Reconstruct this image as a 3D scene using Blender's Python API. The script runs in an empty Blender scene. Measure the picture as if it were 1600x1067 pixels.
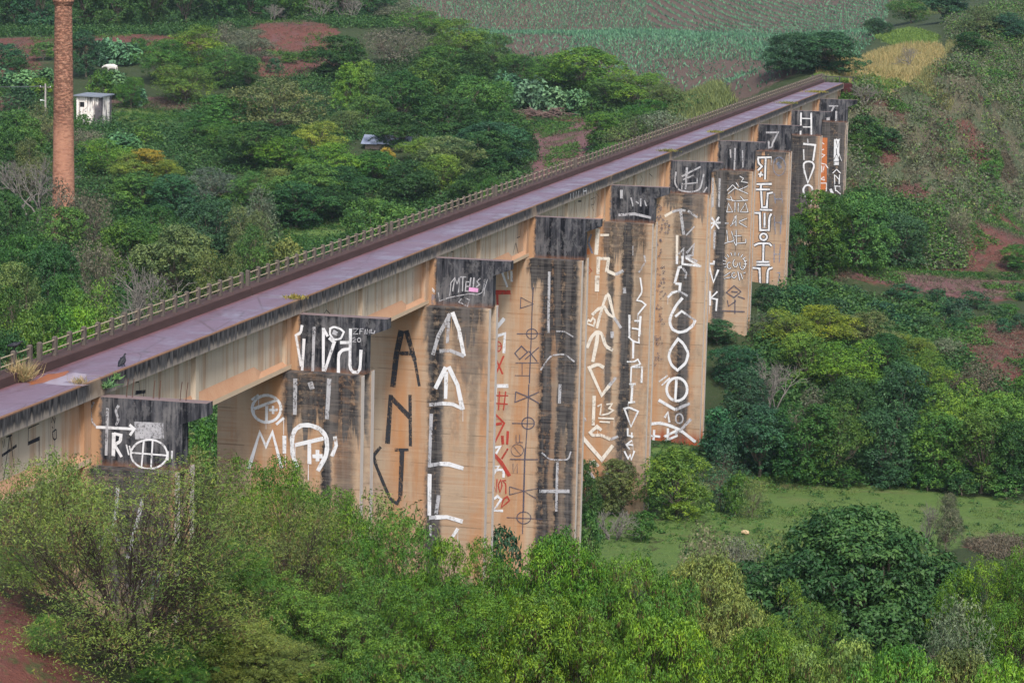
import bpy, bmesh, math, random
import numpy as np
from mathutils import Vector, Matrix

# =====================================================================  camera, sky, sun, exposure
scene = bpy.context.scene
COL = scene.collection
# x: to the right of the viaduct, y: along it away from the camera, z: up (0 = top of the deck)
CAM_POS = np.array([40.992, -101.06, 17.949])
F_PX, PITCH, ROLL, YAW = 4225.809, .1478, .0239, .2325
cy_, sy_, cp_, sp_ = math.cos(YAW), math.sin(YAW), math.cos(PITCH), math.sin(PITCH)
FW = np.array([-sy_*cp_, cy_*cp_, -sp_])
R0 = np.array([cy_, sy_, 0.0]); U0 = np.array([-sy_*sp_, cy_*sp_, cp_])
RT = math.cos(ROLL)*R0 + math.sin(ROLL)*U0
UP = -math.sin(ROLL)*R0 + math.cos(ROLL)*U0
cam = bpy.data.cameras.new('camera')
cam.sensor_width = 36.0; cam.lens = F_PX/1600*36.0; cam.clip_start = 1.0; cam.clip_end = 6000
cam_o = bpy.data.objects.new('camera', cam); COL.objects.link(cam_o)
M_ = Matrix.Identity(4)
for r in range(3):
    M_[r][0] = RT[r]; M_[r][1] = UP[r]; M_[r][2] = -FW[r]; M_[r][3] = CAM_POS[r]
cam_o.matrix_world = M_
scene.camera = cam_o

SUN_EL, SUN_AZ = math.radians(50), math.radians(155)       # where the soft light comes from: azimuth clockwise from +y (behind the camera, to its right)
world = bpy.data.worlds.new('World'); scene.world = world; world.use_nodes = True
wt = world.node_tree; wt.nodes.clear()
sky = wt.nodes.new('ShaderNodeTexSky'); sky.sky_type = 'NISHITA'; sky.sun_disc = False
sky.sun_elevation = SUN_EL; sky.sun_rotation = SUN_AZ
sky.air_density = 1.0; sky.dust_density = 3.0; sky.ozone_density = 1.0
hs = wt.nodes.new('ShaderNodeHueSaturation'); hs.inputs['Saturation'].default_value = .85
bg = wt.nodes.new('ShaderNodeBackground'); bg.inputs['Strength'].default_value = .085
wo = wt.nodes.new('ShaderNodeOutputWorld')
wt.links.new(sky.outputs[0], hs.inputs['Color']); wt.links.new(hs.outputs[0], bg.inputs[0]); wt.links.new(bg.outputs[0], wo.inputs[0])
sun = bpy.data.lights.new('sun', 'SUN'); sun.energy = 1.5; sun.angle = math.radians(12); sun.color = (1, .985, .96)
sun_o = bpy.data.objects.new('sun', sun); COL.objects.link(sun_o)
sd = Vector((math.cos(SUN_EL)*math.sin(SUN_AZ), math.cos(SUN_EL)*math.cos(SUN_AZ), math.sin(SUN_EL)))
sun_o.rotation_euler = sd.to_track_quat('Z', 'Y').to_euler(); sun_o.location = (0, 0, 90)
scene.view_settings.view_transform = 'Standard'; scene.view_settings.look = 'None'
scene.view_settings.exposure = 1.5; scene.view_settings.gamma = 1.0
scene.view_settings.use_curve_mapping = False
scene.cycles.max_bounces = 6; scene.cycles.diffuse_bounces = 3; scene.cycles.glossy_bounces = 2
scene.cycles.transparent_max_bounces = 12; scene.cycles.transmission_bounces = 3; scene.cycles.volume_bounces = 0
scene.cycles.use_denoising = True

# =====================================================================  helpers
def thing(name, label, cat, loc=(0, 0, 0), rotz=0.0, group=None, kind=None):
    o = bpy.data.objects.new(name, None); COL.objects.link(o)
    o.location = loc; o.rotation_euler = (0, 0, rotz); o.empty_display_size = .5
    tag(o, label, cat, group, kind); return o
def tag(o, label=None, cat=None, group=None, kind=None):
    if label: o['label'] = label
    if cat: o['category'] = cat
    if group: o['group'] = group
    if kind: o['kind'] = kind
    return o
def obj(name, me, mat=None, parent=None, loc=None):
    if isinstance(me, bmesh.types.BMesh):
        bm = me; me = bpy.data.meshes.new(name); bm.normal_update(); bm.to_mesh(me); bm.free()
    if mat is not None:
        for m in (mat if isinstance(mat, (list, tuple)) else [mat]):
            me.materials.append(m)
    o = bpy.data.objects.new(name, me); COL.objects.link(o)
    if parent: o.parent = parent
    if loc is not None: o.location = loc
    return o
def np_mesh(name, V, Fq, smooth=False, attrs=None):
    """V (n,3), Fq (m,k) faces of one size"""
    V = np.asarray(V, np.float32); Fq = np.asarray(Fq, np.int32)
    me = bpy.data.meshes.new(name); m, k = Fq.shape
    me.vertices.add(len(V)); me.vertices.foreach_set('co', V.ravel())
    me.loops.add(m*k); me.loops.foreach_set('vertex_index', Fq.ravel())
    me.polygons.add(m); me.polygons.foreach_set('loop_start', np.arange(0, m*k, k, dtype=np.int32))
    try: me.polygons.foreach_set('loop_total', np.full(m, k, np.int32))
    except Exception: pass
    if smooth: me.polygons.foreach_set('use_smooth', np.ones(m, bool))
    for nm, (dom, val) in (attrs or {}).items():
        a = me.attributes.new(nm, 'FLOAT', dom); a.data.foreach_set('value', np.asarray(val, np.float32))
    me.update(calc_edges=True); return me
def box(bm, x0, x1, y0, y1, z0, z1):
    vs = [bm.verts.new(p) for p in ((x0, y0, z0), (x1, y0, z0), (x1, y1, z0), (x0, y1, z0), (x0, y0, z1), (x1, y0, z1), (x1, y1, z1), (x0, y1, z1))]
    for f in ((3, 2, 1, 0), (4, 5, 6, 7), (0, 1, 5, 4), (1, 2, 6, 5), (2, 3, 7, 6), (3, 0, 4, 7)):
        bm.faces.new([vs[i] for i in f])
    return vs
def loft(bm, rings, cap=True):
    R = [[bm.verts.new(p) for p in r] for r in rings]; n = len(R[0])
    for a, b in zip(R[:-1], R[1:]):
        for i in range(n):
            bm.faces.new((a[i], a[(i+1) % n], b[(i+1) % n], b[i]))
    if cap:
        bm.faces.new(R[0][::-1]); bm.faces.new(R[-1])
    return R
def fix(bm):
    bmesh.ops.recalc_face_normals(bm, faces=bm.faces[:]); return bm
def along(bm, prof, y0, y1):       # profile in (x,z) swept along y
    loft(bm, [[(x, y0, z) for x, z in prof], [(x, y1, z) for x, z in prof]])
def upward(bm, plan, z0, z1):      # plan in (x,y) swept along z
    loft(bm, [[(x, y, z0) for x, y in plan], [(x, y, z1) for x, y in plan]])
def bevel(bm, w, seg=1):
    bmesh.ops.bevel(bm, geom=bm.edges[:], offset=w, segments=seg, affect='EDGES', clamp_overlap=True)
def tube(bm, pts, rad, n=6, cap=True):
    pts = [Vector(p) for p in pts]; rings = []
    if not hasattr(rad, '__len__'): rad = [rad]*len(pts)
    for i, p in enumerate(pts):
        d = (pts[min(i+1, len(pts)-1)] - pts[max(i-1, 0)]).normalized()
        a = d.cross(Vector((0, 0, 1)) if abs(d.z) < .9 else Vector((1, 0, 0))).normalized(); b = d.cross(a)
        rings.append([p + (a*math.cos(t) + b*math.sin(t))*rad[i] for t in [2*math.pi*k/n for k in range(n)]])
    loft(bm, rings, cap)

# ---- node shorthand
def N(t, typ, ins=None, **kw):
    n = t.nodes.new('ShaderNode'+typ)
    for k, v in kw.items(): setattr(n, k, v)
    for k, v in (ins or {}).items():
        if isinstance(v, bpy.types.NodeSocket): t.links.new(v, n.inputs[k])
        elif isinstance(v, (tuple, list)) and len(v) == 3 and len(getattr(n.inputs[k], 'default_value', [0]*3)) == 4: n.inputs[k].default_value = (*v, 1)
        else: n.inputs[k].default_value = v
    return n
def mth(t, op, a, b=0.0, clamp=False):
    n = N(t, 'Math', {0: a, 1: b}, operation=op); n.use_clamp = clamp; return n.outputs[0]
def mix(t, f, a, b):
    n = t.nodes.new('ShaderNodeMix'); n.data_type = 'RGBA'
    for i, v in ((0, f), (6, a), (7, b)):
        if isinstance(v, bpy.types.NodeSocket): t.links.new(v, n.inputs[i])
        elif i == 0: n.inputs[0].default_value = v
        else: n.inputs[i].default_value = (*v, 1)
    return n.outputs[2]
def ramp(t, v, lo, hi):            # smooth 0..1 between lo and hi
    n = N(t, 'MapRange', {0: v, 1: lo, 2: hi, 3: 0.0, 4: 1.0}, interpolation_type='SMOOTHSTEP'); return n.outputs[0]
def noise(t, vec, scale, detail=4, rough=.6, sc3=None):
    if sc3: vec = N(t, 'Mapping', {'Vector': vec, 'Scale': sc3}).outputs[0]
    return N(t, 'TexNoise', {'Vector': vec, 'Scale': scale, 'Detail': detail, 'Roughness': rough}).outputs[0]
def new_mat(name):
    m = bpy.data.materials.new(name); m.use_nodes = True; t = m.node_tree; t.nodes.clear()
    out = t.nodes.new('ShaderNodeOutputMaterial'); return m, t, out
def finish(t, out, col, rough=.9, spec=.3, bump=None, bstr=.5, bdist=.05):
    p = N(t, 'BsdfPrincipled', {'Base Color': col, 'Roughness': rough, 'Specular IOR Level': spec})
    if bump is not None:
        b = N(t, 'Bump', {'Height': bump, 'Strength': bstr, 'Distance': bdist}); t.links.new(b.outputs[0], p.inputs['Normal'])
    t.links.new(p.outputs[0], out.inputs[0]); return p
def objco(t): return N(t, 'TexCoord').outputs['Object']
def simple(name, col, rough=.85, spec=.3, var=.25, scale=3.0, sc3=None):
    m, t, o = new_mat(name); v = objco(t)
    n = noise(t, v, scale, 5, .65, sc3)
    c = mix(t, n, tuple(x*(1-var) for x in col), tuple(min(1, x*(1+var)) for x in col))
    finish(t, o, c, rough, spec, n, .3, .02); return m

# ---- terrain: thin-plate surface through surveyed heights (x right of the bridge, y along it, z up, deck top = 0)
HEIGHTS = np.array([[7.8, 106.4, -26.5], [16.9, 114.8, -27.0], [31.7, 117.4, -27.0], [21.3, 123.2, -27.0], [11.0, 119.8, -26.8], [28.4, 99.3, -26.5], [32.7, 96.3, -26.0], [6.8, 97.4, -26.5], [30.0, 150.0, -25.5], [60.0, 150.0, -26.0], [27.3, 161.6, -23.6], [21.8, 184.5, -21.3], [27.7, 185.9, -21.2], [13.8, 198.3, -20.8], [12.0, 216.6, -20.1], [24.1, 213.2, -20.6], [18.4, 229.7, -19.3], [22.3, 240.4, -16.8], [21.4, 254.7, -16.9], [15.2, 270.2, -14.7], [8.7, 292.6, -7.6], [18.3, 299.8, -9.6], [4.9, 305.2, -0.9], [-0.2, 333.3, 0.7], [-4.1, 280.4, 0.3], [7.6, 361.5, 3.1], [17.1, 363.8, 3.4], [19.0, 332.2, -2.6], [13.3, 431.0, 7.4], [2.8, 286.3, -5.7], [4.2, 251.1, -13.6], [4.2, 218.9, -20.4], [4.5, 187.8, -20.7], [-56.9, 210.3, -17.5], [-44.3, 284.4, -12.0], [-54.5, 320.6, -10.0], [-41.3, 332.8, -6.9], [-24.3, 324.5, -5.8], [-90.1, 446.4, -3.8], [-58.9, 423.3, 0.5], [-21.8, 427.9, 0.2], [-72.4, 493.4, 4.5], [-110.0, 468.8, 3.8], [-31.6, 508.4, 5.4], [-80.7, 186.7, -18.2], [-112.7, 273.7, -10.7], [-108.2, 290.7, -8.7], [-111.3, 359.0, 1.2], [-108.6, 350.9, -2.0], [-105.2, 333.9, -2.8], [-100.3, 319.2, -4.4], [-148.8, 349.8, -1.4], [-144.9, 319.0, -4.6], [-132.2, 290.2, -9.0], [-139.5, 372.8, -0.7], [-128.5, 344.0, -2.2], [-62.7, 257.6, -10.5], [-60.0, 100.0, -21.5], [-30.0, 50.0, -22.0], [-25.0, 120.0, -24.0], [-60.0, 40.0, -19.0], [-100.0, 120.0, -18.0], [-110.0, 60.0, -14.0], [-150.0, 200.0, -16.0], [-170.0, 300.0, -9.0], [-45.0, 160.0, -20.5], [-30.0, 200.0, -17.0], [-35.0, 240.0, -14.0], [-20.0, 250.0, -11.0], [0.0, -26.0, -3.2], [5.0, -27.0, -4.0], [-8.0, -31.0, -4.0], [3.0, 0.0, -16.0], [3.0, 26.0, -21.0], [3.0, 52.0, -25.0], [3.0, 78.0, -26.0], [3.0, 104.0, -26.5], [3.0, 128.0, -25.8], [3.5, 155.0, -19.5], [3.5, 181.0, -17.8], [3.5, 207.0, -16.0], [3.5, 233.0, -12.5], [2.0, 250.0, -6.0], [0.0, 263.0, -0.4], [-3.0, 263.0, -0.4], [-13.0, 262.0, -7.0], [12.0, 262.0, -4.5], [0.0, 290.0, 0.3], [15.0, 300.0, 0.3], [8.0, -28.6, -0.7], [9.2, -29.4, -0.8], [11.4, -31.1, -1.8], [13.6, -31.8, -2.9], [18.0, -36.0, -6.5], [30.0, -20.0, -12.0], [50.0, 0.0, -19.0], [60.0, 40.0, -25.0], [30.0, 40.0, -23.0], [28.0, 5.0, -17.0], [60.0, -30.0, -17.0], [90.0, 60.0, -26.0], [43.0, -101.0, 14.5], [30.0, -66.0, -1.0], [0.0, -70.0, 0.0], [-30.0, -40.0, -6.0], [60.0, -100.0, 10.0], [16.0, -15.0, -10.0], [-600.0, 1400.0, 14.0], [0.0, 1400.0, 14.0], [600.0, 1400.0, 16.0], [-600.0, 300.0, 0.0], [600.0, 300.0, 8.0], [-600.0, -140.0, -10.0], [600.0, -140.0, -5.0], [-300.0, 650.0, 6.0], [0.0, 800.0, 9.0], [300.0, 650.0, 12.0], [200.0, 100.0, -25.0], [220.0, 250.0, -12.0], [150.0, 330.0, -2.0], [120.0, 420.0, 6.0], [-300.0, 450.0, 3.0], [-300.0, 0.0, -10.0], [250.0, 0.0, -20.0]], float)
def _tps(r2):
    return 0.5*r2*np.log(r2+1e-9)
def _fit(P):
    n=len(P);S=100.0
    X=P[:,:2]/S
    d=((X[:,None]-X[None])**2).sum(-1)
    A=np.zeros((n+3,n+3));A[:n,:n]=_tps(d)+np.eye(n)*1e-3
    A[:n,n]=1;A[:n,n+1:]=X;A[n,:n]=1;A[n+1:,:n]=X.T
    b=np.zeros(n+3);b[:n]=P[:,2]
    return X,np.linalg.solve(A,b)
_TX,_TW=_fit(HEIGHTS)
def ground(x,y):
    x=np.atleast_1d(np.asarray(x,float));y=np.atleast_1d(np.asarray(y,float))
    sh=x.shape;Q=np.stack([x.ravel(),y.ravel()],-1)/100.0
    out=np.empty(len(Q))
    for i in range(0,len(Q),20000):
        q=Q[i:i+20000]
        d=((q[:,None]-_TX[None])**2).sum(-1)
        out[i:i+20000]=_tps(d)@_TW[:len(_TX)]+_TW[len(_TX)]+q@_TW[len(_TX)+1:]
    return out.reshape(sh)
# =====================================================================  ground
def axis(lo, a, b, hi, step):
    fine = np.arange(a, b+1e-6, step); out = []
    d = step; p = a
    L = []
    while p > lo:
        d *= 1.18; p -= d; L.append(p)
    d = step; p = b; Rr = []
    while p < hi:
        d *= 1.18; p += d; Rr.append(p)
    L[-1] = lo; Rr[-1] = hi
    return np.array(L[::-1] + list(fine) + Rr)
GX = axis(-1800, -190, 150, 1800, 1.7); GY = axis(-160, -60, 620, 2600, 1.9)
XX, YY = np.meshgrid(GX, GY)
XC = np.clip(XX, -600, 600); YC = np.clip(YY, -140, 1400)
rng = np.random.default_rng(5)
def lump(x, y, s, seed):           # cheap smooth noise made of sines
    r = np.random.default_rng(seed); z = 0*x
    for k in range(7):
        a = r.uniform(0, 6.28); f = s*(1+k*.55); z = z + np.sin((x*np.cos(a)+y*np.sin(a))*f + r.uniform(0, 6.28))/(1+k*.5)
    return z/3
ZZ = ground(XC, YC)
ZZ = ZZ + .28*lump(XX, YY, .35, 1)*np.clip((YY+20)/60, .3, 1) + .10*lump(XX, YY, 1.3, 2)
def zg(x, y): return float(ground(x, y)[0])
REGIONS = {
 'soil':[[(-168.7,350.4),(-153.8,350.1),(-140.5,359.6),(-122.2,352.6),(-118.6,342.6),(-131.2,335.8),(-146.3,332.7),(-136.1,309.1),(-148.4,306.6)],[(-140.6,294.5),(-131.8,294.1),(-126.9,281.7),(-134.0,280.0)],[(-117.7,292.4),(-110.9,295.1),(-103.8,298.8),(-100.4,293.6),(-103.4,286.4),(-109.0,287.5),(-115.1,287.1)],[(-135.2,407.2),(-103.7,365.2),(-99.6,353.9),(-92.6,322.7),(-98.0,312.6),(-101.5,314.9),(-111.4,347.1)],[(-92.8,339.3),(-91.5,340.7),(-89.2,333.1),(-90.5,331.7)],[(-60.8,325.0),(-45.6,317.8),(-41.3,302.0),(-43.1,299.0),(-43.1,292.3),(-37.0,266.1),(-35.7,254.1),(-39.6,255.7),(-46.5,285.7),(-51.6,305.7),(-59.6,320.0)],[(5.7,199.6),(13.9,220.4),(23.7,220.3),(27.6,216.4),(28.0,207.0),(20.4,203.8),(12.0,201.6)],[(15.8,174.1),(20.4,186.3),(23.4,190.8),(29.2,190.4),(31.0,155.7),(26.4,160.9),(23.2,166.9),(19.0,170.6),(16.2,170.0)],[(12.4,235.0),(17.7,237.3),(24.3,285.4),(27.2,223.1),(17.4,223.5),(13.0,221.3)],[(8.9,223.9),(15.4,220.3),(6.8,196.8),(5.0,199.1)],[(2.7,290.4),(4.8,294.6),(9.1,260.9),(8.1,258.7),(6.1,260.7)],[(17.8,295.0),(19.9,298.6),(21.5,296.7),(19.9,293.1)],[(10.9,256.8),(13.4,291.8),(15.4,291.0),(12.7,256.2)],[(6.6,330.1),(9.7,335.9),(13.4,299.2),(10.5,299.6)],[(-0.9,261.6),(1.1,262.9),(2.0,259.4),(0.0,258.0)],[(5.8,251.7),(11.3,253.9),(12.7,249.3),(9.4,236.1)],[(-33.4,53.0),(9.6,-31.1),(11.4,-31.3),(13.5,-31.6),(14.6,-32.5),(10.9,-38.9)],[(28.1,103.2),(30.8,106.3),(34.8,103.6),(35.2,93.4),(30.5,95.8)]],
 'track':[[(-57.5,317.9),(-43.8,314.2),(-37.6,286.7),(-38.1,280.0),(-35.0,261.3),(-31.7,239.8),(-38.2,240.2),(-44.7,271.9),(-52.2,302.1)],[(5.6,199.9),(14.6,220.9),(23.7,220.3),(27.5,217.9),(28.0,208.1),(20.3,204.5),(11.9,202.3)],[(-117.6,293.5),(-103.2,300.0),(-100.2,294.6),(-115.8,288.9)]],
 'fallow':[[(-43.2,359.4),(-23.2,351.3),(-6.7,273.3),(-16.0,270.9),(-37.7,330.2)],[(-79.2,390.1),(-65.8,385.0),(-57.3,359.3),(-70.5,355.0)],[(-41.9,520.3),(-29.2,524.1),(-26.9,504.3),(-39.6,503.3)],[(-92.4,491.6),(-82.0,497.6),(-80.7,491.4),(-91.0,485.4)]],
 'grass':[[(-1.2,105.0),(3.7,101.1),(4.9,108.0),(8.9,126.6),(11.5,123.7),(21.3,123.2),(34.5,122.7),(35.7,103.9),(27.0,104.7),(28.9,92.2),(27.6,84.9),(16.8,78.8),(8.5,75.9),(3.2,73.6),(-3.5,101.2)],[(-1.1,128.6),(3.7,130.8),(5.7,122.0),(5.4,108.3),(3.2,104.8)],[(-116.5,290.7),(-108.1,290.7),(-101.2,286.0),(-100.0,271.8),(-102.9,267.9),(-109.2,273.9)],[(-62.1,212.4),(-54.7,219.0),(-50.3,215.3),(-52.3,200.5),(-57.3,196.7)],[(14.5,222.0),(27.0,226.9),(27.2,223.1),(17.8,218.3)],[(17.3,242.9),(24.0,289.1),(24.1,287.7),(17.5,239.7)],[(-57.0,322.2),(-47.2,311.3),(-47.6,303.7),(-55.2,314.8)]],
 'crop':[[(-120.8,476.5),(-21.8,537.7),(-6.4,373.3),(-13.5,350.6),(-8.1,276.6),(-16.5,273.5),(-37.0,332.0),(-48.6,347.5),(-59.3,356.0),(-71.1,357.7),(-86.0,374.4),(-115.3,457.2)]],
 'dry':[[(-5.8,276.7),(-6.5,334.6),(-4.5,344.5),(-0.2,354.1),(5.2,352.2),(7.7,335.5),(6.8,299.6),(3.5,295.4),(0.3,266.2)]],
 'lush':[[(-1.9,285.6),(3.4,296.4),(5.3,296.7),(2.9,292.4),(1.4,264.3)],[(-7.5,368.0),(-3.0,383.8),(4.4,362.3),(3.7,351.8),(-2.0,351.0)],[(-6.0,274.4),(-3.3,281.7),(-0.0,264.9),(-3.8,264.4)]],
 'drystreak':[[(6.8,299.6),(7.2,334.9),(11.2,302.7),(8.4,297.9),(11.9,296.0),(11.6,294.8),(8.2,295.7),(5.3,296.2)],[(6.1,354.0),(12.3,356.0),(10.9,346.1),(7.1,342.6)]],
 'erosion':[[(2.7,290.4),(4.8,294.6),(9.1,260.9),(8.1,258.7),(6.1,260.7)],[(17.8,295.0),(19.9,298.6),(21.5,296.7),(19.9,293.1)],[(5.8,251.7),(11.3,253.9),(12.7,249.3),(9.4,236.1)],[(15.5,235.6),(17.7,237.3),(24.3,285.4),(26.9,230.0),(18.6,227.3)]],
 'hillscrub':[[(0.7,259.6),(3.7,293.9),(8.9,297.5),(8.2,354.5),(19.8,372.6),(25.0,315.5),(26.6,291.5),(19.0,241.6),(13.2,234.3),(10.1,233.7),(4.8,231.1)],[(3.4,387.6),(16.7,494.1),(22.2,367.1),(7.5,350.6)],[(12.5,234.2),(16.0,239.4),(18.7,226.1),(13.6,223.0)]],
 'hill':[[(0.7,259.6),(3.7,293.9),(8.9,297.5),(8.2,354.5),(19.8,372.6),(25.0,315.5),(26.6,291.5),(19.0,241.6),(13.2,234.3),(10.1,233.7),(4.8,231.1)],[(3.4,387.6),(16.7,494.1),(22.2,367.1),(7.5,350.6)],[(12.5,234.2),(16.0,239.4),(18.7,226.1),(13.6,223.0)]],
 'palegrass':[[(-34.8,331.5),(-18.0,277.3),(-16.2,272.2),(-21.3,270.6),(-26.1,272.4)],[(-17.8,498.7),(-6.2,508.7),(-1.2,462.7),(-10.3,463.0)]],
 'woods':[[(-147.3,304.2),(-114.1,284.8),(-101.7,295.8),(-97.8,312.1),(-89.2,333.1),(-82.1,364.3),(-57.2,356.5),(-21.6,277.6),(-29.1,269.2),(-35.8,242.9),(-44.4,223.5),(-47.2,193.9),(-51.8,180.2),(-55.1,160.9),(-54.9,104.9)],[(-1.9,162.6),(3.5,194.7),(28.9,176.9),(32.9,161.1),(34.3,129.3),(21.1,124.8),(11.4,124.7),(4.5,125.9)],[(-3.2,231.4),(12.8,238.3),(14.3,223.5),(2.0,195.4)],[(-218.3,457.4),(-125.4,482.6),(-95.4,377.5),(-103.2,363.6),(-118.8,359.9),(-138.9,355.4),(-168.7,350.4)],[(-42.6,126.8),(-40.2,128.0),(-28.0,93.7),(-30.2,91.7)]],
 'foreground':[[(-10,-26),(12,-24),(20,-34),(45,-45),(62,-20),(62,12),(46,30),(30,36),(22,44),(8,40),(6,4),(-10,2)]],
}
def inside(poly, x, y):
    c = np.zeros(x.shape, bool); n = len(poly)
    for i in range(n):
        x1, y1 = poly[i]; x2, y2 = poly[(i+1) % n]
        if y1 == y2: continue
        c ^= ((y1 > y) != (y2 > y)) & (x < (x2-x1)*(y-y1)/(y2-y1)+x1)
    return c
wx = XX + 1.6*lump(XX, YY, .9, 11); wy = YY + 1.6*lump(XX, YY, .9, 12)
masks = {}
for key in ('soil', 'track', 'hill', 'grass', 'crop', 'dry', 'lush'):
    m = np.zeros(XX.shape)
    for poly in REGIONS.get(key, []):
        m = np.maximum(m, inside(poly, wx, wy).astype(float))
    for it in range(2):
        q = m.copy(); q[1:-1, 1:-1] = (m[1:-1, 1:-1]*2+m[:-2, 1:-1]+m[2:, 1:-1]+m[1:-1, :-2]+m[1:-1, 2:])/6; m = q
    masks[key] = m
ny, nx = XX.shape
# cut banks: the soil scarps stand a little proud and rough
idx = np.arange(nx*ny).reshape(ny, nx)
Fq = np.stack([idx[:-1, :-1], idx[:-1, 1:], idx[1:, 1:], idx[1:, :-1]], -1).reshape(-1, 4)
gme = np_mesh('ground', np.stack([XX, YY, ZZ], -1).reshape(-1, 3), Fq, True, {('m_'+k): ('POINT', v.ravel()) for k, v in masks.items()})
def ground_material():
    m, t, o = new_mat('valley ground'); v = N(t, 'NewGeometry').outputs['Position']
    at_ = lambda k: N(t, 'Attribute', attribute_name='m_'+k).outputs['Fac']
    n1 = noise(t, v, .22, 6, .65); n2 = noise(t, v, 1.4, 6, .7); n3 = noise(t, v, 6, 4, .7)
    grassy = mix(t, n1, (.020, .032, .013), (.045, .062, .022)); grassy = mix(t, ramp(t, n2, .5, .75), grassy, (.06, .055, .032))
    soil = mix(t, n2, (.070, .027, .022), (.140, .055, .042)); soil = mix(t, ramp(t, n1, .5, .72), soil, (.10, .055, .055))
    soil = mix(t, mth(t, 'MULTIPLY', ramp(t, n3, .52, .72), .55), soil, (.19, .085, .065))
    soil = mix(t, ramp(t, noise(t, v, .6, 5, .7), .56, .68), soil, (.06, .07, .028))
    mead = mix(t, n2, (.055, .098, .024), (.098, .15, .036)); mead = mix(t, mth(t, 'MULTIPLY', ramp(t, n1, .5, .72), .55), mead, (.13, .13, .05))
    mead = mix(t, ramp(t, noise(t, v, .55, 5, .7, (1, .35, 1)), .60, .68), mead, (.05, .058, .022)); mead = mix(t, mth(t, 'MULTIPLY', ramp(t, noise(t, v, .13, 5, .7, (.5, 1.6, 1)), .55, .68), .6), mead, (.11, .075, .045))
    dry = mix(t, n2, (.24, .19, .075), (.33, .25, .12)); dry = mix(t, ramp(t, n1, .52, .68), dry, (.17, .18, .06))
    lush = mix(t, n2, (.08, .13, .035), (.13, .18, .05))
    crop = mix(t, n2, (.070, .048, .040), (.105, .072, .056))
    jit = mth(t, 'MULTIPLY', mth(t, 'SUBTRACT', n2, .5), .9)
    c = grassy
    jit2 = mth(t, 'MULTIPLY', mth(t, 'SUBTRACT', noise(t, v, .30, 6, .72), .5), 2.2)
    track = mix(t, n2, (.10, .045, .045), (.165, .085, .085)); track = mix(t, ramp(t, n1, .56, .66), track, (.07, .075, .03))
    hill = mix(t, n2, (.062, .055, .036), (.115, .105, .068)); hill = mix(t, ramp(t, n1, .46, .58), hill, (.062, .078, .042)); hill = mix(t, ramp(t, noise(t, v, .10, 5, .7), .56, .64), hill, (.10, .045, .036))
    for k, col in (('hill', hill), ('soil', soil), ('track', track), ('grass', mead), ('crop', crop), ('dry', dry), ('lush', lush)):
        j = jit2 if k == 'soil' else jit
        c = mix(t, ramp(t, mth(t, 'ADD', at_(k), j), .38 if k == 'soil' else .38, .58 if k == 'soil' else .62), c, col)
    h = mth(t, 'ADD', n2, mth(t, 'MULTIPLY', n3, .5))
    finish(t, o, c, .95, .15, h, .8, .25); return m
go = obj('ground', gme, ground_material()); tag(go, kind='structure')
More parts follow.
